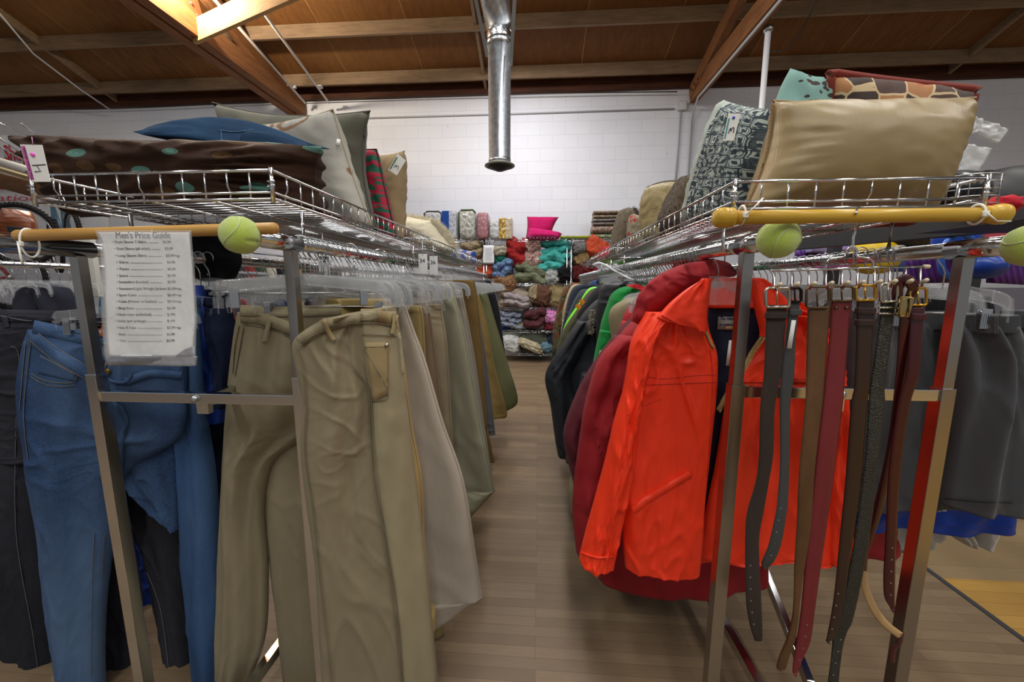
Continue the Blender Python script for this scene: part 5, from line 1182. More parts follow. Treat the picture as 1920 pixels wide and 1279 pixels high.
def tagcard(label, q, s, stripe, col=None, attach=None):
    """price tag card over the corner points q (TL, TR, BR, BL)"""
    q = [V(x) for x in q]; c = (q[0] + q[1] + q[2] + q[3]) / 4; t = thing('price_tag', label, 'price tag', c)
    xd, yd = (q[1] - q[0]), (q[0] - q[3]); nn = xd.cross(yd).normalized()
    bm = BM(); f = [bm.verts.new(p + nn * k) for k in (0.0006, -0.0006) for p in q]
    bm.faces.new(f[:4]); bm.faces.new(f[4:][::-1])
    for i in range(4): bm.faces.new((f[i], f[(i + 1) % 4], f[4 + (i + 1) % 4], f[4 + i]))
    obj('card', bm, PAPER, t, False)
    return t, q, xd, yd, nn
def strip(t, q, nn, a, b, c, d, m, nm):
    """thin printed band inside the card, in card fractions x a..b, y c..d from the top"""
    g = lambda x, y: q[0].lerp(q[1], x).lerp(q[3].lerp(q[2], x), y) + nn * 0.0011
    bm = BM(); bm.faces.new([bm.verts.new(p) for p in (g(a, c), g(b, c), g(b, d), g(a, d))]); return obj(nm, bm, m, t, False)
PINK = plain('pink_print', '#b5569a', 0.7); TEALP = plain('teal_print', '#3f8f94', 0.7); GRNP = plain('green_print', '#3f7a5c', 0.7); PINB = plain('pink_pin', '#e85fd0', 0.5); BLUP = plain('blue_ink', '#3050c8', 0.6)
# brown jacquard: long body cushion
q = [P(30, 262, 1.28), P(600, 272, 0.86), P(612, 402, 0.86), P(150, 432, 1.25)]
q = [P(40, 255, 1.15), P(604, 274, 0.99), P(608, 402, 0.99), P(150, 408, 1.15)]
cushion('long dark brown cushion woven with green and tan discs', q, 0.115, m_circles(), seed=2, pull=0.05, wr=0.02, n=40)
# folded jeans on top
t = thing('folded_jeans', 'dark blue jeans folded on top of the brown cushion', 'jeans', P(440, 280, 0.98))
bm = BM(); DENF = denim('folded_dark_denim', '#142a42', '#274764', 0.5, 5)
top = [(292, 252), (320, 238), (370, 224), (420, 220), (470, 228), (520, 248), (550, 262), (574, 272)]
bot = [(300, 260), (330, 262), (370, 266), (420, 276), (470, 284), (520, 284), (550, 278), (574, 274)]
loft(bm, [(P(b[0], b[1], 1.05), P(a[0], a[1], 1.11)) for a, b in zip(top, bot)], 24, 60, 0.05, lambda u, v: 0.014 * (1 - 2 * abs(nz(v * 4, u * 3, 2.2))) + 0.004 * nz(v * 16, u * 9, 1)); tr = bvh(bm); obj('denim_body', bm, DENF, t)
bm = BM(); loft(bm, [(P(x, y2, 1.0), P(x, y1, 1.02)) for x, y1, y2 in ((470, 245, 284), (500, 248, 288), (530, 256, 284), (560, 266, 280), (574, 270, 277))], 12, 24, 0.022, folds(3, 0.004, 0.003)); o = obj('waistband', bm, DENF, t)
bm = BM()
for l in ([(410, 244), (440, 247), (476, 243)], [(412, 262), (445, 266), (480, 270)], [(414, 244), (416, 262)]): ribbon_on(bm, tr, l, 1.3, 0.003, 16, 0.96)
obj('pocket_stitching', bm, plain('denim_stitch', '#3e5f80', 0.8), t)
# grey-white floral cushion
def m_blotch(name, a, b, sc, t0, band='#7a5c42', gg=None):
    n = N(name); f = n.noise(n.mapped('UV', (1, 1, 1), loc=(3, 1, 0)), sc, 1, 0.3); w = n.ramp(f, [(t0, 0.0), (t0 + 0.012, 1.0), (t0 + 0.07, 1.0), (t0 + 0.082, 0.0)])
    n.set(color=n.mix(w, n.mix(n.ramp(n.noise(n.co(), 5), [(0.4, 0.0), (0.6, 1.0)]), a, b), band), rough=0.95); n.bump(n.noise(n.co(), 35, 4), 0.4, 0.004); return n.m
q = [P(480, 236, 1.42), P(625, 205, 1.28), P(700, 430, 1.28), P(520, 438, 1.42)]
cushion('pale grey cushion with brown petal pattern behind the brown cushion', q, 0.065, m_blotch('petal_fabric', '#8f8d86', '#a5a39a', 3.2, 0.55), plain('cream_piping', '#a49a82', 0.8), seed=4, pull=0.05, pr=0.0025)
# grey green long velvet cushion
GVE = cloth('grey_green_velvet', '#57564a', 0.95, 0.12, 0.1)
q = [P(398, 192, 1.62), P(694, 208, 1.42), P(712, 440, 1.42), P(470, 440, 1.62)]
cushion('tall grey-green velvet cushion rising highest in the left basket', q, 0.09, GVE, plain('grey_piping', '#4c4b42', 0.8), seed=6, pull=0.14, pr=0.003)
def m_plaid():
    n = N('red_floral'); f = n.noise(n.mapped('UV', (2, 6, 1)), 2.5, 1, 0.4)
    c = n.ramp(f, [(0.42, '#1f5a44'), (0.47, '#a31f3a'), (0.6, '#b32844'), (0.66, '#276a52')], 'CONSTANT'); n.set(color=c, rough=0.9); return n.m
RF = m_plaid()
q = [P(640, 275, 1.62), P(706, 280, 1.52), P(744, 448, 1.52), P(660, 448, 1.62)]
cushion('red and green patterned cushion squeezed behind the velvet cushion', q, 0.035, RF, plain('dark_piping', '#2c2a26', 0.8), seed=7, pull=0.03, pr=0.003)
q = [P(676, 286, 1.8), P(759, 282, 1.66), P(754, 452, 1.66), P(690, 454, 1.8)]
TANV = cloth('tan_velvet', '#94805f', 0.9, 0.15, 0.1)
cushion('tan velvet cushion with white price tag on its corner', q, 0.06, TANV, seed=8, pull=0.08)
# white fur cushion
t = thing('fur_cushion', 'shaggy cream fur cushion at the far end of left baskets', 'cushion', P(800, 470, 2.1))
src = BM(); pillow(src, [P(748, 404, 2.6), P(806, 414, 2.4), P(850, 468, 2.42), P(762, 470, 2.6)], 0.11, 18, 0.0); src.normal_update(); CREAM = cloth('cream_fur', '#d6ceb6', 0.95, 0.08)
bm = BM(); fur(bm, src, 9000, 0.04, 0.0016, 0.5); obj('cover', src, CREAM, t); o = obj('pile', bm, CREAM, t, False); o['kind'] = 'stuff'
def m_stripe():
    n = N('blue_stripe'); w = n.n('ShaderNodeTexWave', {'Vector': n.mapped('UV', (1, 1, 1)), 'Scale': 1.1, 'Distortion': 0.0}).outputs[1]
    n.set(color=n.ramp(w, [(0.0, '#9b9aa0'), (0.5, '#2546a0')], 'CONSTANT'), rough=0.9); return n.m
q = [P(832, 462, 3.4), P(892, 472, 3.3), P(892, 494, 3.3), P(840, 494, 3.4)]
cushion('blue and grey striped cushion at far end of left baskets', q, 0.06, m_stripe(), seed=9, pull=0.04)
q = [P(700, 424, 2.05), P(762, 428, 1.95), P(790, 464, 1.95), P(720, 462, 2.05)]
cushion('brown speckled cushion lying flat under the tan velvet cushion', q, 0.03, cloth('brown_speckle', '#6a533c'), seed=12)
q = [P(905, 462, 3.2), P(870, 455, 3.2), P(870, 488, 3.2), P(905, 488, 3.1)]
# tags, left
t, q, xd, yd, nn = tagcard('white price tag with pink print hanging at left basket corner', [P(38, 271, 0.74), P(79, 272, 0.74), P(95, 341, 0.74), P(58, 341, 0.74)], '4', None)
strip(t, q, nn, 0.03, 0.22, 0.04, 0.95, PINK, 'pink_band')
text('The Price Guide', 0.006, q[3].lerp(q[0], 0.06) + xd * 0.2 + nn * 0.0016, q[0] - q[3], -xd, plain('plum_print', '#7c3468', 0.7), t, width=(q[0] - q[3]).length * 0.85)
bm = BM(); g = lambda x, y: q[0].lerp(q[1], x).lerp(q[3].lerp(q[2], x), y) + nn * 0.0014
for l in ([(0.32, 0.56), (0.62, 0.55), (0.98, 0.53)], [(0.52, 0.55), (0.66, 0.72), (0.36, 0.73)]): sweep(bm, [g(*p) for p in l], 0.0009, 0.0004, 5, up=nn)
obj('handwritten_4', bm, INK, t)
bm = BM(); c = g(0.5, 0.27); bmesh.ops.create_uvsphere(bm, u_segments=12, v_segments=8, radius=0.004, matrix=Matrix.Translation(c)); obj('pin', bm, PINB, t)
bm = BM(); sweep(bm, [g(0.62, 0.02), g(0.66, -0.2)], 0.0006, n=5); obj('fastener', bm, plain('pink_thread', '#d9a0cc', 0.5), t)
def tag3(lab, q, m):
    t, q, xd, yd, nn = tagcard(lab, q, '3', None); strip(t, q, nn, 0.06, 0.2, 0.18, 0.93, m, 'printed_band')
    g = lambda x, y: q[0].lerp(q[1], x).lerp(q[3].lerp(q[2], x), y) + nn * 0.0014
    bm = BM(); sweep(bm, smooth_line([g(*p) for p in ((0.34, 0.74), (0.38, 0.58), (0.46, 0.55), (0.52, 0.66), (0.6, 0.52), (0.74, 0.55), (0.78, 0.72))], 24), 0.0009, 0.0004, 5, up=nn); obj('handwritten_3', bm, INK, t); return t, g
tag3('white price tag on corner of the tan velvet cushion', [P(746, 288, 1.56), P(761, 301, 1.56), P(744, 329, 1.56), P(728, 318, 1.56)], GRNP)
t, g = tag3('white price tag on the blue damask cushion', [P(1366, 213, 0.93), P(1388, 213, 0.93), P(1376, 264, 0.93), P(1355, 264, 0.93)], TEALP)
bm = BM(); bmesh.ops.create_uvsphere(bm, u_segments=10, v_segments=6, radius=0.003, matrix=Matrix.Translation(g(0.5, 0.16))); obj('pin', bm, BLUP, t)
bm = BM(); box(bm, P(634, 268, 1.26), (0.012, 0.001, 0.022), Matrix.Rotation(0.25, 3, 'Y')); tag(obj('price_tag', bm, PAPER), 'small white tag on grey-green velvet cushion edge', 'price tag')

# ------------------------------------------------------------------ cushions in the right basket
def m_satin():
    n = N('gold_satin'); f = n.noise(n.mapped('UV', (1, 1, 1)), 3, 3, 0.5); n.set(color=n.ramp(f, [(0.3, '#86734d'), (0.7, '#97845d')]), rough=0.38, spec=0.5)
    n.bump(n.math('ADD', n.noise(n.mapped('UV', (200, 3, 1)), 2, 2), n.math('MULTIPLY', n.noise(n.co(), 9, 2), 1.5)), 0.15, 0.004); return n.m
CORD = plain('tan_cord', '#8a6f4c', 0.8, bump=0.8, bs=300)
q = [P(1448, 190, 0.86), P(1828, 184, 0.90), P(1744, 404, 0.88), P(1392, 396, 0.86)]
cushion('large plump gold satin cushion with twisted cord edge', q, 0.10, m_satin(), CORD, seed=3, pull=0.085, n=34, wr=0.004, pr=0.0035, pw=2.4)
def m_damask():
    n = N('blue_damask'); uv = n.mapped('UV', (4.2, 7.0, 1)); w = n.noise(uv, 1.6, 0, 0, out=1)
    mm = n.mix(0.35, uv, w, 'ADD')
    v = n.n('ShaderNodeTexVoronoi', {'Vector': mm, 'Scale': 1.6, 'Randomness': 0.35}, feature='DISTANCE_TO_EDGE').outputs[0]
    a = n.ramp(v, [(0.0, 1.0), (0.05, 1.0), (0.06, 0.0), (0.12, 0.0), (0.13, 1.0), (0.17, 1.0), (0.18, 0.0), (0.3, 0.0), (0.31, 1.0)], 'CONSTANT')
    a2 = n.math('GREATER_THAN', n.noise(uv, 3.5, 1, 0.4), 0.56)
    fac = n.math('MAXIMUM', a, n.math('MULTIPLY', a2, 0.9))
    u = n.n('ShaderNodeSeparateXYZ', {0: n.co('UV')}).outputs[0]
    band = n.ramp(u, [(0.0, 0.0), (0.05, 1.0), (0.24, 0.0)], 'CONSTANT')
    c = n.mix(fac, '#a3aca6', '#27343f'); c = n.mix(band, c, '#98a098')
    n.set(color=c, rough=0.9); n.bump(n.noise(n.co(), 30, 4), 0.3, 0.003); return n.m
q = [P(1354, 186, 1.10), P(1444, 205, 0.97), P(1392, 420, 0.97), P(1276, 425, 1.2)]
cushion('tall blue and grey damask cushion with white price tag', q, 0.05, m_damask(), seed=5, pull=0.03, n=26)
def m_leafy():
    n = N('leafy_teal'); v = n.n('ShaderNodeTexVoronoi', {'Vector': n.mapped('UV', (8, 20, 1), rot=(0, 0, 0.9)), 'Scale': 1.0, 'Randomness': 0.9}).outputs[0]
    v2 = n.noise(n.mapped('UV', (1, 1, 1), loc=(2, 0, 0)), 4, 1, 0.4)
    f = n.math('MULTIPLY', n.math('LESS_THAN', v, 0.36), n.math('GREATER_THAN', v2, 0.42))
    n.set(color=n.mix(f, '#6d928b', '#2c1e19'), rough=0.9); n.bump(n.noise(n.co(), 30, 4), 0.3, 0.003); return n.m
LEAF = m_leafy()
q = [P(1482, 128, 1.12), P(1600, 172, 1.2), P(1540, 420, 1.1), P(1384, 425, 1.04)]
cushion('pale teal cushion with dark brown leaves behind the gold one', q, 0.05, LEAF, seed=7, pull=0.03, n=26)
def m_retro():
    n = N('retro_discs'); v = n.n('ShaderNodeTexVoronoi', {'Vector': n.mapped('UV', (5.5, 4.2, 1), loc=(0.35, 0.2, 0)), 'Scale': 1.0, 'Randomness': 0.5}, distance='MINKOWSKI'); col = n.n('ShaderNodeSeparateColor', {0: v.outputs[1]}).outputs[0]
    v.inputs['Exponent'].default_value = 3
    e = n.n('ShaderNodeTexVoronoi', {'Vector': n.mapped('UV', (5.5, 4.2, 1), loc=(0.35, 0.2, 0)), 'Scale': 1.0, 'Randomness': 0.5}, feature='DISTANCE_TO_EDGE').outputs[0]
    cell = n.ramp(col, [(0.0, '#32231c'), (0.4, '#7f2a20'), (0.62, '#45302a'), (0.85, '#95663e')], 'CONSTANT')
    disc = n.ramp(v.outputs[0], [(0.0, 1.0), (0.22, 0.0)], 'CONSTANT')
    c = n.mix(disc, cell, '#9c5426'); c = n.mix(n.ramp(e, [(0.0, 1.0), (0.035, 0.0)], 'CONSTANT'), c, '#b5a07c')
    n.set(color=c, rough=0.85); return n.m
q = [P(1556, 140, 1.12), P(1828, 172, 1.08), P(1705, 415, 1.05), P(1545, 425, 1.1)]
cushion('brown cushion with orange discs and thick rust-red roll edge', q, 0.06, m_retro(), cloth('rust_cord', '#6a2419', 0.95, 0.15), seed=8, pull=0.02, n=26, pr=0.014)
# shag + scroll cushions
t = thing('shag_cushion', 'shaggy dark brown cushion between scroll and damask cushions', 'cushion', P(1280, 430, 1.5))
src = BM(); pillow(src, [P(1296, 336, 1.75), P(1318, 330, 1.3), P(1296, 432, 1.25), P(1236, 438, 1.6)], 0.06, 16, 0.02); src.normal_update(); SH = cloth('brown_shag', '#4a3c2a', 0.95, 0.25)
bm = BM(); fur(bm, src, 7000, 0.03, 0.0018, 0.2); obj('cover', src, SH, t); o = obj('pile', bm, SH, t, False); o['kind'] = 'stuff'
def m_scroll():
    n = N('scroll_gold'); w = n.n('ShaderNodeTexWave', {'Vector': n.mapped('UV', (1.3, 1.3, 1)), 'Scale': 1.2, 'Distortion': 9.0, 'Detail': 0.0, 'Detail Scale': 1.2}, wave_type='RINGS').outputs[1]
    n.set(color=n.ramp(w, [(0.0, '#8a7c52'), (0.62, '#6b5d38'), (0.72, '#8a7c52')], 'CONSTANT'), rough=0.6); return n.m
q = [P(1210, 350, 1.95), P(1290, 338, 1.7), P(1270, 450, 1.7), P(1206, 452, 1.95)]
cushion('gold scroll-patterned cushion with rounded corners and dark edge', q, 0.05, m_scroll(), plain('dark_piping', '#2c2a26', 0.8), seed=10, pull=-0.06, pr=0.005, round_=0.28)
q = [P(1188, 400, 2.25), P(1216, 404, 2.1), P(1212, 476, 2.05), P(1180, 478, 2.2)]
cushion('grey cushion with red flower print at near end of far right basket', q, 0.05, m_blotch('flower_print', '#6f6654', '#7d735e', 4, 0.58, '#8a1f20'), seed=14)
t = thing('fringed_throw', 'grey-brown nubby throw standing on end in the far right basket', 'throw', P(1170, 480, 2.3))
src = BM(); pillow(src, [P(1168, 392, 2.5), P(1192, 390, 2.3), P(1172, 482, 2.25), P(1148, 484, 2.45)], 0.05, 14, 0.0); src.normal_update(); NUB = cloth('nubby', '#5c5242', 0.95, 0.3)
bm = BM(); fur(bm, src, 1600, 0.02, 0.003, 0.0); obj('cover', src, NUB, t); o = obj('pile', bm, NUB, t, False); o['kind'] = 'stuff'
q = [P(1128, 466, 2.66), P(1178, 466, 2.6), P(1168, 486, 2.5), P(1118, 488, 2.6)]
cushion('crimson cushion lying at far end of right baskets', q, 0.03, cloth('crimson', '#9c1430'), seed=15)
# helmets and plastic bags near the right basket
t = thing('hockey_helmet', 'black hockey helmet with wire face cage in right basket', 'helmet', P(1775, 385, 1.02))
bm = BM(); heap(bm, P(1778, 366, 1.08), (0.125, 0.15, 0.11), 3, 0.02, 2, 32, 0.95); obj('shell', bm, plain('helmet_black', '#101012', 0.25), t)
bm = BM()
for k_ in range(5):
    z = -0.035 + k_ * 0.016; sweep(bm, [P(1778, 366, 1.08) + V((0.068 * math.sin(a), -0.02 - 0.068 * math.cos(a), z)) for a in [(-1.2 + 2.4 * i / 12) for i in range(13)]], 0.0014, n=5)
for k_ in range(5):
    a = -1 + k_ * 0.5; sweep(bm, [P(1778, 366, 1.08) + V((0.068 * math.sin(a), -0.02 - 0.068 * math.cos(a), z)) for z in (-0.038, 0.0, 0.03)], 0.0014, n=5)
obj('face_cage', bm, STEEL, t)
t = thing('skate_helmet', 'large matt black helmet on dark shelf at right edge', 'helmet', P(1880, 390, 1.3))
bm = BM(); c = P(1884, 388, 1.35)
for_ = [(0.15 * math.cos(a), 0.115 * math.sin(a)) for a in [PI / 2 * i / 12 for i in range(13)]]
revolve(bm, [(0.1, -0.03)] + [(r * 0.72 + 0.01, h) for r, h in for_], c, 32); obj('shell', bm, plain('helmet_matt', '#1c1d1e', 0.5), t)
bm = BM(); revolve(bm, [(0.119, 0.0), (0.122, 0.004), (0.119, 0.012)], c, 32); obj('rim', bm, BLACKP, t)
bm = BM(); heap(bm, P(1882, 383, 1.15), (0.075, 0.05, 0.035), 5, 0.25, 3, 26, 0.8); tag(obj('red_cloth', bm, cloth('red_cloth', '#b01c2c')), 'small crumpled red cloth in front of matt black helmet', 'cloth')
def m_poly():
    n = N('polythene'); f = n.noise(n.co(), 14, 3, 0.6); n.set(color='#dfe2e4', rough=0.2, alpha=n.ramp(f, [(0.3, 0.42), (0.7, 0.75)])); n.bump(n.noise(n.co(), 30, 3), 0.8, 0.01); return n.m
POLY = m_poly()
for lab, qd, Y in (('upper crumpled clear plastic bag behind gold cushion corner', [(1806, 221), (1846, 222), (1833, 250), (1792, 248)], 1.06), ('small clear plastic bag highest at right, against the wall', [(1840, 226), (1892, 243), (1872, 270), (1826, 250)], 1.07), ('large hanging clear plastic bag between gold cushion and black helmet', [(1780, 268), (1862, 278), (1822, 346), (1757, 326)], 1.06)):
    bm = BM(); a, b, c, d_ = [P(x, y, Y) for x, y in qd]; loft(bm, [(a, b), (a.lerp(d_, 0.5), b.lerp(c, 0.5)), (d_, c)], 14, 14, 0.006, lambda u, v: 0.012 * nz(u * 4, v * 4, Y * 9)); tag(obj('plastic_bag', bm, POLY), lab, 'plastic bag')
# ------------------------------------------------------------------ price guide
YS = 0.69
t = thing('price_guide', "Men's Price Guide sheet in a clear sleeve on the pale pole", 'sign', P(275, 688, YS))
rows = [(432, 178, 359), (460, 184, 361), (500, 190, 365), (560, 191, 369), (620, 193, 370), (684, 200, 370)]
def wob(u, v): return 0.004 * math.sin(u * 5 + v * 3) * v + 0.0025 * nz(u * 3, v * 4, 1.5)
bm = BM(); loft(bm, prow(rows, YS), 30, 40, 0.0012, wob, pw=12, edge=1.0); 
def m_sleeve():
    n = N('clear_sleeve'); n.set(color='#f4f6f8', rough=0.05, alpha=0.2, spec=1.0); n.bump(n.noise(n.mapped('Object', (1, 1, 0.5)), 16, 4, 0.55), 0.8, 0.02); return n.m
prows = [(436, 182, 355), (460, 190, 357), (500, 197, 361), (560, 199, 365), (620, 201, 366), (668, 206, 362)]
bp = BM(); loft(bp, prow(prows, YS + 0.0022), 30, 40, 0.0004, wob, pw=12, edge=1.0); tp = bvh(bp); sheet = obj('sheet', bp, plain('price_paper', '#e0e1e0', 0.7, bump=0.2, bs=30), t)
obj('clear_sleeve', bm, m_sleeve(), t)
bm = BM(); loft(bm, prow([(668, 198, 370), (686, 202, 370)], YS - 0.001), 30, 6, 0.002, wob, pw=12, edge=1.0); obj('sleeve_bottom', bm, plain('grey_plastic_strip', '#77797f', 0.25, bump=0.8, bs=60), t)
bm = BM(); patch_on(bm, tp, [(346, 655), (364, 648), (366, 668), (328, 668)], 0.0022, 4, 4, YS, 0.001); obj('torn_corner', bm, plain('grey_plastic_strip', '#77797f', 0.25), t)
def ptext(s, px, py, wpx, size, m=INK):
    o = on(tp, px, py, 0.0012, YS); e = on(tp, px + wpx, py + 0.0, 0.0012, YS); ob = text(s, size, o, e - o, V((0, 0, 1)), m, sheet, width=(e - o).length)
    w0 = world_origin(sheet); eye = V((0, 0, H))
    for v in ob.data.vertices:                       # print follows the buckled paper
        d = (v.co + w0 - eye).normalized(); h = tp.ray_cast(eye, d)
        if h[0] is not None: v.co = h[0] - d * 0.0007 - w0
INK2 = plain('faded_ink', '#63656c', 0.8)
ptext("Men's Price Guide", 217, 447, 103, 0.017, INK2)
L = [('Short Sleeve T-Shirts', '$1.99', 210, 456, 60), ('Short Sleeve (all other)', '$3.99', 214, 468.5, 62), ('Long Sleeve Shirts', '$3.99+up', 216, 481.5, 54), ('Shirts', '$4.49', 218, 494, 18), ('Pants', '$6.35', 219, 506.5, 18), ('Jeans', '$5.99', 219, 519, 16), ('Sweatshirts (hooded)', '$3.95', 219, 531, 54), ('Sweaters/Light Weight Jackets', '$5.49+up', 219, 543.5, 88),
     ('Sport Coats', '$6.49+up', 219, 555.5, 32), ('Coats (Winter or leather)', '$9.75+up', 218, 567.5, 70), ('Sleep Pants', '$3.49', 218, 580, 28), ('Underwear (individual)', '$.99', 217, 592, 62), ('Socks (per package)', '$.99', 217, 604, 52), ('Hats & Caps', '$2.99+up', 218, 616.5, 32), ('Belts', '$2.99', 219, 629, 12), ('Ties', '$2.99', 220, 641, 11)]
bl = BM()
for s, p, x, y, w in L:
    ptext('\u2022 ' + s, x, y, w + 5, 0.0066); px_ = x + 92 if y < 560 else 311 - (y - 560) * 0.02
    ptext(p, max(300, px_ + 3), y, 26 if 'up' in p else 15, 0.0066)
    x0, x1_ = x + w + 8, max(300, px_) - 6
    if x1_ - x0 > 6: ribbon_on(bl, tp, [(x0, y - 1), ((x0 + x1_) / 2, y - 1), (x1_, y - 1)], 0.8, 0.0012, 10, YS, 0.0002)
obj('ruled_lines', bl, INK2, sheet)

# ------------------------------------------------------------------ shelving against the far wall
YF, YK = 6.22, 6.68
def zz(py): return P(990, py, YF).z
SHZ = [zz(663), zz(620), zz(577), zz(532), zz(449)]
def shelf_unit(label, pxa, pxb, nz_=SHZ):
    xa, xb = P(pxa, 500, YF).x, P(pxb, 500, YF).x
    t = thing('wire_shelving', label, 'shelving unit', ((xa + xb) / 2, YF, 0))
    for x in (xa, xb):
        for y in (YF, YK):
            bm = BM(); sweep(bm, [V((x, y, 0.02)), V((x, y, SHZ[-1] + 0.02))], 0.0125, n=10)
            for i in range(22): sweep(bm, [V((x, y, 0.1 + i * 0.09)), V((x, y, 0.104 + i * 0.09))], 0.0136, n=10)
            pp = obj('post', bm, CHROME, t)
            bm = BM(); revolve(bm, [(0.02, 0), (0.02, 0.015), (0.013, 0.03)], (x, y, 0), 10); obj('foot', bm, BLACKP, pp)
    for z in SHZ:
        bm = BM()
        for y in (YF, YK):
            for dz in (0, -0.034): sweep(bm, [V((xa, y, z + dz)), V((xb, y, z + dz))], 0.0035, n=6)
            n_ = max(6, int((xb - xa) / 0.045)); sweep(bm, [V((xa + (xb - xa) * i / n_, y, z - (0.034 if i % 2 else 0.0))) for i in range(n_ + 1)], 0.0028, n=5, up=V((0, 1, 0)))
        for x in (xa, xb):
            for dz in (0, -0.034): sweep(bm, [V((x, YF, z + dz)), V((x, YK, z + dz))], 0.0035, n=6)
        for i in range(int((xb - xa) / 0.03)): sweep(bm, [V((xa + i * 0.03, YF, z)), V((xa + i * 0.03, YK, z))], 0.0022, n=4)
        obj('shelf', bm, CHROME, t)
    return t
shelf_unit('left wire shelving unit, bagged bedding on top', 756, 907)
shelf_unit('middle wire shelving unit at end of aisle, pink cushions on top', 912, 1063)
shelf_unit('right wire shelving unit, striped pillows below folded throws', 1071, 1224)
shelf_unit('far right wire shelving unit behind the right rack', 1231, 1384)
# bundles: (label, kind, x0, y0, x1, y1, colour, category)
def bcloth(c, var=0.12): return cloth('linen_' + c.strip('#'), c, 0.95, var)
def m_print(name, cols, sc=30):
    n = N(name); f = n.noise(n.co(), sc, 2, 0.6); k = len(cols); n.set(color=n.ramp(f, [(0.3 + 0.4 * i / k, c) for i, c in enumerate(cols)], 'CONSTANT'), rough=0.9); return n.m
BN = [
 ('red rolled blanket stacked highest in middle unit', 'blanket', 948, 446, 990, 495, '#8c1c1c', 5, 0.3),
 ('white floral rolled duvet between red and turquoise blankets', 'blanket', 985, 448, 1012, 498, '#a8a796', 5, 0.2),
 ('turquoise quilt, upper of two in middle unit', 'quilt', 1010, 452, 1072, 488, '#3fa39c', 7, 0.0),
 ('turquoise quilt with hanging corner, lower of two', 'quilt', 1003, 476, 1060, 508, '#48aaa2', 6, -0.1),
 ('sage green comforter rolled on the middle shelf', 'comforter', 962, 494, 1028, 530, '#6e745c', 6, 0.0),
 ('aqua floral pillow at right of sage comforter', 'pillow', 1022, 506, 1050, 531, '#7f9a8e', 3, 0.0),
 ('black fringed throw hanging beside the middle post', 'throw', 1046, 498, 1068, 528, '#121214', 8, 0.0),
 ('blue patterned fleece left of the red blanket', 'blanket', 922, 488, 962, 522, '#40607f', 6, 0.2),
 ('green folded towel under the white towel', 'towel', 926, 478, 948, 494, '#1f6a5c', 4, 0.0),
 ('white folded towel left of red blanket', 'towel', 924, 462, 950, 480, '#a8a08c', 4, 0.0),
 ('brown patterned cushion at left of sage comforter', 'cushion', 924, 516, 966, 548, '#7a5c3c', 6, 0.1),
 ('coral orange pillow behind left rack end', 'pillow', 893, 498, 925, 521, '#a8482c', 3, 0.0),
 ('tan plush blanket under the top shelf left', 'blanket', 866, 453, 906, 486, '#8f8166', 4, 0.0),
 ('taupe folded quilt, widest on second shelf', 'quilt', 930, 546, 1000, 578, '#8c8070', 6, 0.12),
 ('lilac grey sheet in front of the taupe quilt', 'sheet', 944, 552, 996, 577, '#978c90', 4, 0.25),
 ('grey folded sheet behind the taupe quilt', 'sheet', 962, 534, 1000, 556, '#7d7570', 5, 0.0),
 ('brown satin cushion in middle of second shelf', 'cushion', 998, 535, 1032, 573, '#5f4030', 5, 0.3),
 ('cream satin bundle right of brown satin cushion', 'bundle', 1026, 534, 1060, 574, '#8e7f58', 6, 0.2),
 ('beige satin bundle left of brown satin cushion', 'bundle', 992, 534, 1010, 566, '#93866a', 6, 0.2),
 ('light blue patterned sheet on third shelf', 'sheet', 936, 584, 978, 614, '#6f7788', 7, 0.2),
 ('royal blue cloth at left end of third shelf', 'cloth', 934, 604, 956, 619, '#1f3c80', 5, 0.0),
 ('plum fleece draped over the white pillow roll', 'blanket', 980, 581, 1026, 612, '#4f282c', 5, 0.15),
 ('magenta printed cloth at right end of third shelf', 'cloth', 1020, 583, 1046, 606, '#b04a90', 6, 0.2),
 ('dark red and white lettered cloth, right end of third shelf', 'cloth', 1020, 602, 1046, 619, '#6f2430', 4, 0.0),
 ('white crumpled sheet at left of bottom shelf', 'sheet', 942, 630, 974, 660, '#b9bcba', 4, 0.3),
 ('grey white pillow behind the crumpled sheet', 'pillow', 940, 620, 982, 646, '#7d8078', 3, 0.0),
 ('grey green bundle on the bottom shelf', 'bundle', 978, 624, 1024, 664, '#4c5046', 4, 0.2),
 ('cream knotted strap on the grey green bundle', 'strap', 974, 640, 1016, 656, '#b3aa90', 5, 0.4),
 ('pale blue and pink cap on bottom shelf', 'cap', 1010, 640, 1034, 660, '#5f7f8c', 3, 0.3),
 ('dark blue bundle at right end of bottom shelf', 'bundle', 1026, 628, 1046, 660, '#1f2638', 4, 0.0),
 ('orange cushion propped diagonally in right unit', 'cushion', 1098, 448, 1140, 484, '#b5482c', 2, 0.6),
 ('grey pillow at left of right unit', 'pillow', 1076, 454, 1100, 476, '#6f6c6a', 3, 0.0),
 ('tan folded cloth hanging in right unit', 'cloth', 1078, 472, 1104, 500, '#8c744c', 4, 0.2),
 ('dark red bundle on middle shelf of right unit', 'bundle', 1076, 498, 1094, 528, '#4f0f12', 4, 0.0),
 ('crimson blanket on middle shelf of right unit', 'blanket', 1092, 498, 1122, 528, '#6a1618', 4, 0.0),
 ('mauve grey lace bundle in right unit', 'bundle', 1088, 486, 1112, 506, '#6d6264', 4, 0.0),
]
sd = 0
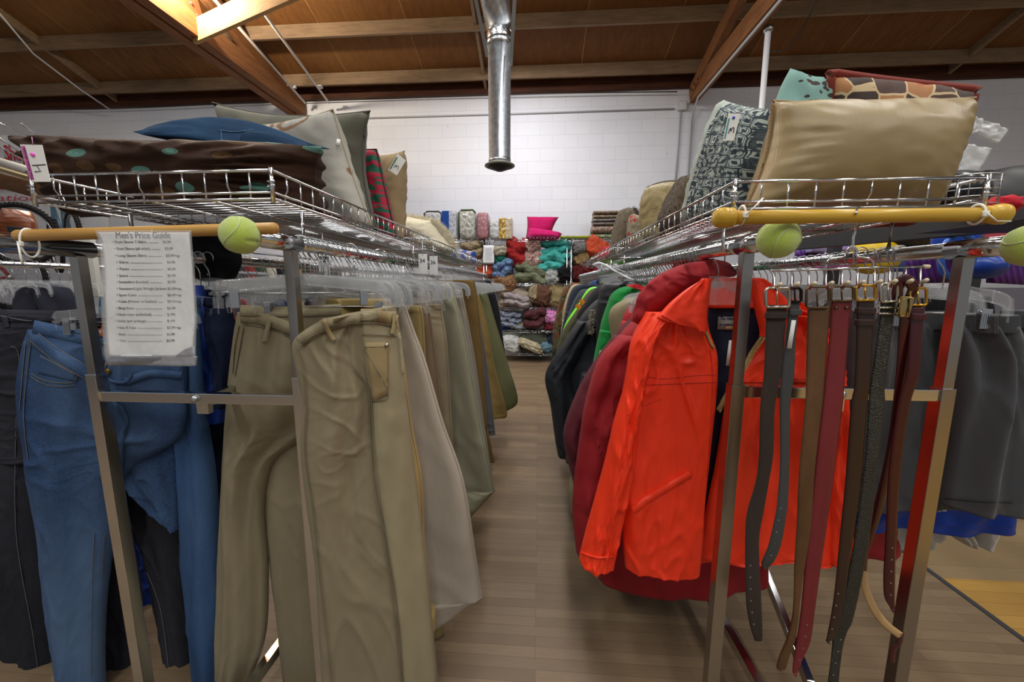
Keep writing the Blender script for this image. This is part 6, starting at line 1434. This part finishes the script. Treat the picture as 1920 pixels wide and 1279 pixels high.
for lab, kind, x0, y0, x1_, y1_, col, ly, rt in BN:
    sd += 1; Yc = 6.36 if sd % 3 else 6.40
    if 'behind' in lab and 'rack' not in lab or 'left end' in lab: Yc = 6.5
    if 'draped' in lab or 'in front' in lab or 'knotted' in lab: Yc = 6.28
    a, b = P(x0, y0, Yc - 0.1), P(x1_, y1_, Yc - 0.1)
    c = V(((a.x + b.x) / 2, Yc, (a.z + b.z) / 2))
    m = bcloth(col)
    if 'patterned' in lab or 'floral' in lab or 'printed' in lab: m = m_print('print_%d' % sd, {'aqua': ['#5f8f86', '#b9a6a8', '#7fa89c'], 'whit': ['#b9b8a8', '#8c4a4c', '#a8a796'], 'blue': ['#1f3c70', '#5f9aa8', '#6a5a98', '#2c4c78'], 'brow': ['#4f3020', '#8f6a40', '#5a3a28', '#a08058'], 'ligh': ['#4c5870', '#8f97a8', '#5a6478'], 'mage': ['#b040a0', '#c9a0c0', '#d0309c']}[lab[:4]])
    bm = BM(); sw = 0.7 if ('rolled' in lab or 'quilt' in lab) else 0.0
    if any(k_ in lab for k_ in ('quilt,', 'quilt with', 'red rolled', 'sage green', 'lilac', 'plum', 'folded sheet', 'light blue patt', 'blue patterned f', 'tan plush', 'floral rolled', 'crimson')):
        foldpile(bm, V((a.x, Yc - 0.17, a.z)), V((b.x, Yc, b.z)), {5: 2, 6: 2, 7: 3, 4: 2}.get(ly, 2), sd * 1.3)
    else: heap(bm, c, ((b.x - a.x) * 1.12, 0.38, (a.z - b.z) * 1.10), sd * 1.9, 0.10, ly * 0.6, 64, 0.66, sw, rt, 0.13)
    tag(obj(kind if kind != 'cloth' else 'folded_cloth', bm, m), lab, kind)
# white pillow roll, striped pillow, folded stacks
bm = BM(); a, b = P(960, 610, 6.3), P(1018, 610, 6.3); sweep(bm, smooth_line([a, a.lerp(b, .05), a.lerp(b, .95), b], 14), 0.052, n=20, taper=lambda t: 0.7 if t < 0.02 or t > 0.98 else 1); tag(obj('pillow_roll', bm, bcloth('#b3a890')), 'off-white rolled pillow lying under the plum fleece', 'pillow')
def stack(label, x0, y0, x1_, y1_, n_, m, Y=6.25, kind='folded_throw', cat='throw', g=None):
    a, b = P(x0, y0, Y), P(x1_, y1_, Y); h = (a.z - b.z) / n_; bm = BM()
    for i in range(n_):
        z = b.z + h * (i + 0.5); xs = [a.x + random.uniform(-.01, .02), b.x - random.uniform(-.01, .02)]
        rowz = [(V((xs[0], Y + 0.03 + k_, z)), V((xs[1], Y + 0.03 + k_, z))) for k_ in (0, 0.1, 0.2, 0.3)]
        pts = [V((xs[0] + (xs[1] - xs[0]) * k_ / 10, Y + 0.12 + 0.006 * nz(k_, i, 2), z + 0.008 * nz(k_ * .4, i * 3, 1))) for k_ in range(11)]
        sweep(bm, pts, 0.13, h * 0.52, 14)
    return tag(obj(kind, bm, m), label, cat, g)
FL = m_print('throw_print', ['#5f5440', '#9a9078', '#6a3c38', '#a8a08c', '#4c4c3a'], 26)
stack('folded floral tapestry throw, topmost of the stack at right', 1114, 394, 1170, 409, 2, FL)
stack('folded floral tapestry throw, middle of the stack at right', 1112, 409, 1168, 422, 2, m_print('throw_print2', ['#8f8878', '#5a5264', '#a39c8c', '#7a6a5c'], 24))
stack('folded rose tapestry throw, lowest of the stack at right', 1110, 422, 1162, 437, 1, m_print('throw_print3', ['#8c7f6a', '#6f3a40', '#a8a08c', '#5c4c3c'], 30))
stack('flat brown blanket beside the tapestry throws', 1152, 416, 1172, 437, 2, bcloth('#7a6446'))
stack('lime green knitted blanket lying flat on the top shelf', 1050, 441, 1106, 448, 1, bcloth('#8f9634', 0.2), kind='knitted_blanket', cat='blanket')
stack('green check blanket under the tapestry throws', 1106, 438, 1160, 448, 1, m_print('check', ['#3f5a3c', '#8f9a78', '#5c6a4c'], 20), kind='check_blanket', cat='blanket')
def m_lines():
    n = N('striped_ticking'); w = n.n('ShaderNodeTexWave', {'Vector': n.mapped('Object', (0, 0, 1)), 'Scale': 12.0}, bands_direction='Z').outputs[1]
    n.set(color=n.ramp(w, [(0.0, '#a89a84'), (0.4, '#8c3a34'), (0.6, '#b3a890'), (0.8, '#3c3c44')], 'CONSTANT'), rough=0.9); return n.m
stack('red and cream striped pillow on upper shelf of right unit', 1102, 452, 1146, 476, 1, m_lines(), kind='striped_pillow', cat='pillow')
# pink cushions
HP = bcloth('#b8145c')
cushion('hot pink cushion standing tilted on top shelf', [P(988, 406, 6.35), P(1048, 407, 6.35), P(1034, 436, 6.3), P(986, 446, 6.3)], 0.12, HP, seed=3, n=16, pull=0.06)
cushion('hot pink cushion lying in front, sequinned lower edge', [P(992, 428, 6.2), P(1054, 438, 6.2), P(1048, 448, 6.15), P(986, 448, 6.15)], 0.10, cloth('hot_pink2', '#c41a68'), seed=4, n=16, pull=0.0)
bm = BM()
for i in range(30):
    c = P(992 + i * 1.8, 444 + 3 * math.sin(i * 1.7), 6.1); bmesh.ops.create_icosphere(bm, subdivisions=1, radius=0.013, matrix=Matrix.Translation(c))
o = obj('sequin_trim', bm, m_print('sequins', ['#5c5f6a', '#8f8a94', '#7a2c50'], 40)); tag(o, 'grey and pink sequinned strip along the pink cushions', 'trim'); o['kind'] = 'stuff'
# bagged bedding on the top shelf
def m_bag(name, a, b):
    n = N(name); f = n.noise(n.co(), 22, 4, 0.7); n.set(color=n.ramp(f, [(0.35, a), (0.6, b)]), rough=0.15, coat=0.6); n.bump(f, 1.0, 0.02); return n.m
def bag(label, x0, y0, x1_, y1_, m, e=0.35, trim=None, Y=6.35, d_=0.34, side=None):
    a, b = P(x0, y0, Y - 0.1), P(x1_, y1_, Y - 0.1); c = V(((a.x + b.x) / 2, Y, (a.z + b.z) / 2))
    t = thing('bedding_bag', label, 'bedding bag', V((c.x, c.y, b.z)))
    bm = BM(); heap(bm, c, (b.x - a.x, d_, a.z - b.z), x0 * 0.1, 0.03, 1.2, 34, e); obj('bag', bm, m, t)
    if trim:
        bm = BM(); w, h = (b.x - a.x) / 2, (a.z - b.z) / 2
        sweep(bm, [c + V(q) for q in ((-w, -d_ * .42, -h), (-w, -d_ * .42, h * 0.85), (-w * 0.7, -d_ * .42, h), (w * 0.7, -d_ * .42, h), (w, -d_ * .42, h * 0.8))], 0.012, n=8); obj('trim', bm, trim, t)
    if side:
        bm = BM(); box(bm, c + V((-(b.x - a.x) * 0.22, -d_ * 0.47, 0)), ((b.x - a.x) * 0.5, 0.03, (a.z - b.z) * 0.96), None, 0.01); obj('front_panel', bm, side, t, False)
    return t
bag('clear bedding bag with black piping, leftmost on top shelf', 797, 398, 829, 432, m_bag('clear_bag', '#8f9296', '#d0d2d4'), trim=BLACKP)
bag('royal blue and grey bedding bag on top shelf', 829, 396, 858, 449, m_bag('grey_bag', '#8a8f98', '#b9bdc4'), 0.2, side=bcloth('#1f4690'))
bag('clear bedding bag with olive green edge on top shelf', 861, 395, 893, 449, m_bag('foil_bag', '#6f7068', '#c9c9be'), trim=bcloth('#3f5228'))
bag('dusty pink blanket in a clear bag on top shelf', 894, 399, 917, 449, m_bag('pink_bag', '#946066', '#a8767a'))
bag('small silver-white bedding bag between pink bag and yellow box', 918, 411, 938, 449, m_bag('white_bag', '#9a9c9e', '#d4d6d6'))
t = bag('yellow and white printed box with gold front', 936, 410, 961, 449, m_bag('yellow_box', '#a8906a', '#b9ae98'), 0.12, side=m_print('gold_print', ['#b08a20', '#6a5030', '#c9a430', '#d0c8a8'], 24))
# hanging paper list on the post
t = thing('paper_list', 'white paper list hung from the top shelf of middle unit', 'paper', P(915, 495, 6.1))
bm = BM(); loft(bm, prow([(460, 906, 927), (494, 904, 927)], 6.19), 8, 8, 0.004, None, pw=8); obj('sheet', bm, plain('bright_paper', '#e4e6ea', 0.6), t)
bm = BM()
for i in range(7): box(bm, P(916, 466 + i * 3.4, 6.178), (0.11, 0.001, 0.006))
obj('printed_lines', bm, plain('list_ink', '#a3a6ac', 0.8), t, False)
for x in (911, 925):
    bm = BM(); sweep(bm, [P(x, 448, 6.2), P(x, 461, 6.19)], 0.005, n=6); obj('hook', bm, STEEL, t)

# ------------------------------------------------------------------ left background: bike corner
def poster(px, Y, label, nm='wall_sign'):
    q = [P(x, y, Y) for x, y in px]; t = thing(nm, label, 'sign', q[3]); bm = BM()
    f = [bm.verts.new(p + V((0, k, 0))) for k in (0, 0.02) for p in q]; bm.faces.new(f[:4]); bm.faces.new(f[4:][::-1])
    for i in range(4): bm.faces.new((f[i], f[(i + 1) % 4], f[4 + (i + 1) % 4], f[4 + i]))
    obj('board', bm, plain('sign_white', '#c9ccd0', 0.7), t, False); return t
REDP = plain('sign_red', '#a01c22', 0.6)
s1 = poster([(-190, 250), (110, 256), (200, 330), (-190, 300)], 5.0, 'white sign board with red Shop lettering at upper left')
text('r', 0.27, P(-12, 295, 4.98), (1, 0, -0.02), (0, 0, 1), REDP, s1, ext=0.004); text('Shop', 0.27, P(9, 300, 4.98), (1, 0, -0.06), (0.02, 0, 1), REDP, s1, ext=0.004, width=0.33)
s2 = poster([(-190, 325), (200, 378), (200, 480), (-190, 480)], 5.1, 'white sign board with cropped red lettering behind bicycle wheels')
text('ABBO', 0.2, P(-18, 355, 5.07), (1, 0, -0.02), (0, 0, 1), REDP, s2, ext=0.004, width=0.52); text('ations', 0.13, P(-8, 377, 5.07), (1, 0, -0.01), (0, 0, 1), plain('sign_red_faded', '#a8505a', 0.6), s2, ext=0.003, width=0.78, shear=0.2)
bm = BM(); bar(bm, P(-60, 322, 4.0), P(200, 392, 3.6), 0.06, 0.15, 0.004); tag(obj('timber_beam', bm, m_wood('mid_timber', '#5f4028', '#7a5636')), 'brown timber rail slanting across the bicycle corner', 'beam')
bm = BM(); bar(bm, P(-60, 296, 3.5), P(160, 362, 3.2), 0.25, 0.03, 0.004); tag(obj('shelf_board', bm, m_wood('pale_shelf', '#a39068', '#b5a47c')), 'pale board on top of the brown timber rail', 'board')
bm = BM(); sweep(bm, [P(-40, 292, 3.2), P(60, 322, 3.1), P(130, 350, 3.0)], 0.035, n=12); tag(obj('rolled_paper', bm, plain('roll_white', '#c4c2ba', 0.6)), 'long white roll lying on the pale board', 'paper roll')
for i, (a, b) in enumerate((((-30, 216), (50, 256)), ((-30, 240), (60, 300)), ((-30, 258), (52, 305)), ((40, 232), (62, 248)))):
    conduit([P(*a, 1.5), P(*b, 1.9)], 0.003, ['topmost thin chrome rod at upper left edge', 'middle thin chrome rod at upper left edge', 'lowest thin chrome rod at upper left edge', 'short thin chrome rod near the upper left sign'][i], 6, CHROME)
def wheel(c, r, ang, parent):
    R = Matrix.Rotation(ang, 3, 'Z'); ring = lambda rr, n=40: [c + R @ V((rr * math.cos(2 * PI * i / n), 0, rr * math.sin(2 * PI * i / n))) for i in range(n)]
    bm = BM(); sweep(bm, ring(r, 56), 0.024, 0.024, 8, closed=True, up=R @ V((0, 1, 0)))
    for i in range(60):
        a = 2 * PI * i / 60; box(bm, c + R @ V(((r + .022) * math.cos(a), 0, (r + .022) * math.sin(a))), (0.012, 0.04, 0.012), R)
    w = obj('wheel', bm, plain('tyre', '#1d1b1a', 0.8), parent)
    bm = BM(); sweep(bm, ring(r - 0.032, 48), 0.01, 0.012, 8, closed=True, up=R @ V((0, 1, 0))); obj('wheel_rim', bm, STEEL, w)
    bm = BM()
    for i in range(28):
        a = 2 * PI * i / 28; b = a + 0.5 * (1 if i % 2 else -1)
        sweep(bm, [c + R @ V((0.02 * math.cos(b), 0.02 * (1 if i % 4 < 2 else -1), 0.02 * math.sin(b))), c + R @ V(((r - .035) * math.cos(a), 0, (r - .035) * math.sin(a)))], 0.0012, n=4)
    revolve(bm, [(0.018, -0.03), (0.024, -0.02), (0.024, 0.02), (0.018, 0.03)], c, 12, 'Y'); obj('spokes', bm, STEEL, w)
def bicycle(label, px, py, Y, r, ang, side, col):
    c = P(px, py, Y); R = Matrix.Rotation(ang, 3, 'Z'); g = lambda x, z: c + R @ V((x * side, 0, z))
    t = thing('bicycle', label, 'bicycle', c - V((0, 0, r)))
    wheel(c, r, ang, t); wheel(g(1.02, 0), r, ang, t)
    bm = BM(); m = (g(0.42, -0.03), g(0.36, 0.5), g(0.85, 0.55), g(1.02, 0), g(0, 0))
    for a, b in ((m[4], m[0]), (m[0], m[1]), (m[1], m[2]), (m[0], m[2]), (m[4], m[1]), (m[2], m[3])): sweep(bm, [a, b], 0.016, n=8)
    obj('frame', bm, plain('bike_' + col[1:], col, 0.3), t)
    bm = BM(); sweep(bm, [g(0.36, 0.5), g(0.35, 0.62)], 0.012, n=8); heap(bm, g(0.35, 0.65), (0.25, 0.13, 0.06), 2, 0.02, 1, 16, 0.8); obj('saddle', bm, BLACKP, t)
    bm = BM(); sweep(bm, [g(0.85, 0.55), g(0.83, 0.68)] , 0.012, n=8); sweep(bm, [g(0.85, 0.68) + R @ V((0, -0.3, 0)), g(0.83, 0.68), g(0.85, 0.68) + R @ V((0, 0.3, 0))], 0.012, n=8); obj('handlebar', bm, BLACKP, t)
bicycle('mountain bicycle whose knobbly wheel shows above the boot', 38, 440, 4.2, 0.33, 0.35, -1, '#7a1f22')
bicycle('second bicycle, wheel half hidden behind the left basket front', 140, 452, 4.4, 0.33, -0.5, -1, '#3a5a70')
bicycle('third bicycle standing lowest behind the hanger rail', 20, 520, 3.9, 0.33, 0.2, -1, '#8c2c2c')
t = thing('boot', 'tan leather boot with ribbed black sole on the far left', 'boot', P(35, 440, 1.5))
bm = BM(); loft(bm, prow([(394, 28, 38), (404, 10, 52), (414, -10, 60), (424, -30, 64), (434, -40, 66), (440, -40, 60)], 1.5), 24, 30, 0.045, folds(6, 0.006, 0.004), pw=2.0); obj('upper', bm, m_leather('boot_leather', '#6a3418', 0.3, 0.25, var=0.25), t)
bm = BM()
for i in range(9): box(bm, P(30 + i * 5, 431 + i * 0.6, 1.455), (0.008, 0.05, 0.024), None, 0.001)
obj('ribbed_sole', bm, BLACKP, t, False)
bm = BM(); sweep(bm, [P(-30, 446, 1.5), P(62, 441, 1.5)], 0.0035, n=6); sweep(bm, [P(-30, 446, 1.7), P(62, 441, 1.7)], 0.0035, n=6)
for i in range(12): sweep(bm, [P(-30 + i * 8, 446 - i * 0.4, 1.4), P(-28 + i * 8, 443 - i * 0.4, 1.75)], 0.002, n=5)
tag(obj('wire_shelf', bm, CHROME), 'chrome wire shelf carrying the tan boot at left edge', 'shelf')
# neighbouring rack on the left with children's clothes
def far_rack(label, x, z, y0, y1, n_, labh, grp, cols, gl, px_bias=0):
    t = thing('clothes_rail', label, 'clothes rail', (x, y0, 0)); bm = BM(); sweep(bm, [V((x, y0, z)), V((x, y1, z))], 0.016, n=12); obj('hanging_rail', bm, CHROME, t)
    for y in (y0 + 0.02, y1 - 0.02): bm = BM(); box(bm, (x, y, (z - 0.02) / 2), (0.03, 0.03, z - 0.02), None, 0.001); obj('upright', bm, CHROME, t, False)
    pack(x, z, z - 0.1, [y0 + 0.06 + (y1 - y0 - 0.12) * i / (n_ - 1) for i in range(n_)], labh, grp, 0.17, 0.3)
    for i, (c, l) in enumerate(zip(cols, gl)):
        y = y0 + 0.1 + (y1 - y0 - 0.2) * i / max(1, len(cols) - 1); w = 0.24
        bm = BM(); loft(bm, [(V((x - 0.05, y, z - 0.10)), V((x + 0.05, y, z - 0.10))), (V((x - w * .8, y, z - 0.16)), V((x + w * .8, y, z - 0.16))), (V((x - w, y, z - 0.4)), V((x + w, y, z - 0.4))), (V((x - w * .9, y, z - 0.8)), V((x + w * .9, y, z - 0.8)))], 16, 24, 0.03, folds(i * 3 + x, 0.016, 0.006)); tag(obj('shirt', bm, cloth('shirt_' + c[1:], c)), l, 'shirt')
far_rack('clothes rail beyond the outer left rail, below the bicycles', P(60, 497, 2.0).x, P(60, 497, 2.0).z, 1.5, 3.9, 46, 'hanger on the far left rail below the bicycles', 'hangers on the far left rail', ['#1d2a4a', '#2a2c3a', '#2c6a8c', '#232328', '#8a3a3a', '#1f2c4c'], ['navy blue shirt nearest on the far left rail', 'dark slate shirt second on the far left rail', 'teal shirt third on the far left rail', 'black shirt fourth on the far left rail', 'rust red shirt fifth on the far left rail', 'dark navy shirt last on the far left rail'])
bm = BM(); box(bm, P(166, 500, 2.2) + V((0, 0, -0.0)), (0.11, 0.03, 0.36), None, 0.003); tag(obj('white_panel', bm, plain('panel_white', '#b9b9b0', 0.6)), 'off-white upright panel just left of the price guide', 'panel')

# ------------------------------------------------------------------ right background: sports shelf
DK = plain('dark_shelf_steel', '#232428', 0.5)
t = thing('sports_shelf', 'dark steel shelving behind right rack carrying helmets', 'shelving unit', (P(1700, 470, 2.4).x, 2.4, 0))
zs = P(1870, 392, 1.35).z
xa, xb = 1.35, 4.2
bm = BM(); box(bm, ((xa + xb) / 2, 1.36, zs - 0.03), (xb - xa, 0.36, 0.04)); obj('shelf', bm, DK, t, False)
bm = BM(); bar(bm, P(1440, 462, 2.6), P(1930, 410, 1.5), 0.05, 0.075); obj('front_beam', bm, DK, t, False)
bm = BM(); box(bm, P(1563, 480, 2.4) + V((0, 0, -0.4)), (0.05, 0.05, 1.3)); obj('post', bm, DK, t, False)
bm = BM(); box(bm, P(1825, 470, 2.0) + V((0, 0, -0.3)), (0.06, 0.05, 1.3)); obj('post', bm, DK, t, False)
bm = BM(); box(bm, (3.2, 2.95, 0.62), (3.4, 0.03, 1.2)); obj('back_panel', bm, plain('peg_grey', '#5a5862', 0.8), t, False)
for i, (px_, py_, w_, h_, Y, col, lab, cat, nm, e) in enumerate([
    (1640, 482, 78, 56, 2.4, '#d0b010', 'round yellow helmet seen behind the belt hanger', 'helmet', 'helmet', 0.95),
    (1560, 497, 34, 18, 2.2, '#b858a8', 'pink plastic goggles left of yellow helmet', 'goggles', 'goggles', 0.7),
    (1792, 443, 46, 50, 1.9, '#1848b0', 'bright blue knee pad below the golden pole knob', 'knee pad', 'knee_pad', 0.9),
    (1835, 450, 40, 50, 2.0, '#1c1c20', 'black pad right of the bright blue knee pad', 'knee pad', 'knee_pad', 0.9),
    (1843, 500, 44, 40, 1.8, '#1a3f98', 'blue ball right of the right-hand upright', 'ball', 'ball', 0.98),
    (1545, 497, 20, 16, 2.4, '#b03a2c', 'orange-red plastic piece left of pink goggles', 'toy', 'toy', 0.7),
    (1738, 433, 50, 12, 2.3, '#b5401c', 'orange box under the dark shelf', 'box', 'box', 0.2),
    (1697, 492, 22, 30, 2.5, '#1c4a80', 'blue case right of the yellow helmet', 'case', 'case', 0.3),
    (1700, 452, 60, 22, 2.5, '#141416', 'black bag under the dark shelf', 'bag', 'bag', 0.7),
    (1875, 437, 14, 24, 1.9, '#a03a44', 'red book at left of the small upright row', 'book', 'book', 0.15),
    (1890, 437, 14, 26, 1.9, '#a8504c', 'pinkish book in middle of the small upright row', 'book', 'book', 0.15),
    (1905, 435, 14, 28, 1.9, '#c08a20', 'yellow book at right of the small upright row', 'book', 'book', 0.15),
    (1520, 466, 24, 16, 2.6, '#8a88b8', 'lilac patterned box left under the dark shelf', 'box', 'box', 0.2),
    (1580, 462, 26, 18, 2.6, '#9a86c8', 'violet patterned box beside the shelf post', 'box', 'box', 0.2)]):
    c = P(px_, py_, Y); s = Y / F
    bm = BM(); heap(bm, c, (w_ * s * 1.05, 0.16, h_ * s * 1.05), i, 0.015 if e > 0.9 or e < 0.4 else 0.08, 1.5, 30, e); tag(obj(nm, bm, plain('toy_' + col[1:], col, 0.35)), lab, cat)
def m_rib():
    n = N('purple_ribbed'); w = n.n('ShaderNodeTexWave', {'Vector': n.mapped('Object', (1, 1, 1), rot=(0, 0.35, 0)), 'Scale': 12.0}).outputs[1]
    n.set(color=n.ramp(w, [(0.3, '#3c1460'), (0.6, '#552080')]), rough=0.5); n.bump(w, 0.6, 0.01); return n.m
RIB = m_rib()
for qd, Y, lab in (([(1698, 482), (1800, 462), (1790, 530), (1690, 532)], 2.1, 'purple ribbed foam mat left of the right-hand upright'), ([(1858, 468), (1960, 452), (1960, 536), (1850, 530)], 2.0, 'purple ribbed foam mat at right edge'), ([(1490, 470), (1545, 468), (1545, 500), (1490, 502)], 2.6, 'small purple foam mat above the belts at left')):
    a, b, c, d_ = [P(x, y, Y) for x, y in qd]; bm = BM(); loft(bm, [(a, b), (d_, c)], 20, 4, 0.02, None, pw=10); tag(obj('foam_mat', bm, RIB), lab, 'foam mat')
bm = BM(); c = P(1795, 480, 1.7); sweep(bm, [c + V((0.06 * math.cos(i * PI / 18), 0, 0.085 * math.sin(i * PI / 18))) for i in range(36)], 0.012, 0.012, 8, closed=True, up=V((0, 1, 0))); tag(obj('plastic_ring', bm, plain('ring_blue', '#2a60c0', 0.3)), 'blue ring with white inner edge behind the outer right rail', 'ring')

t = thing('clothes_rail', 'long clothes rail far left, seen between hangers of left rack', 'clothes rail', (-3.4, 3.2, 0)); bm = BM(); sweep(bm, [V((-3.4, 3.0, 1.62)), V((-3.4, 6.3, 1.62))], 0.016, n=10); obj('hanging_rail', bm, CHROME, t)
for y in (3.05, 6.25): bm = BM(); box(bm, (-3.4, y, 0.8), (0.03, 0.03, 1.6)); obj('upright', bm, CHROME, t, False)
FC = ['#1a1c22', '#5c2430', '#8a8478', '#20304c', '#6a5a48', '#2c2c30', '#7a2c2c', '#3c4a3c', '#b0aca0', '#16181c', '#44506a', '#8c7a5c', '#26262a', '#5a1c24', '#303a4a', '#9a948a', '#1c1c20', '#6c4a34']
for i, c in enumerate(FC):
    y = 3.15 + i * 0.175; bm = BM(); w = 0.25
    loft(bm, [(V((-3.46, y, 1.54)), V((-3.34, y, 1.54))), (V((-3.4 - w, y, 1.46)), V((-3.4 + w, y, 1.46))), (V((-3.4 - w, y, 1.1)), V((-3.4 + w, y, 1.1))), (V((-3.4 - w, y, 0.75)), V((-3.4 + w, y, 0.75)))], 14, 20, 0.05, folds(i * 2.7, 0.02, 0.006))
    tag(obj('garment', bm, cloth('far_' + c[1:], c)), 'garment hanging on long far left clothes rail, in a tight row', 'garment', 'garments on the long far left rail')
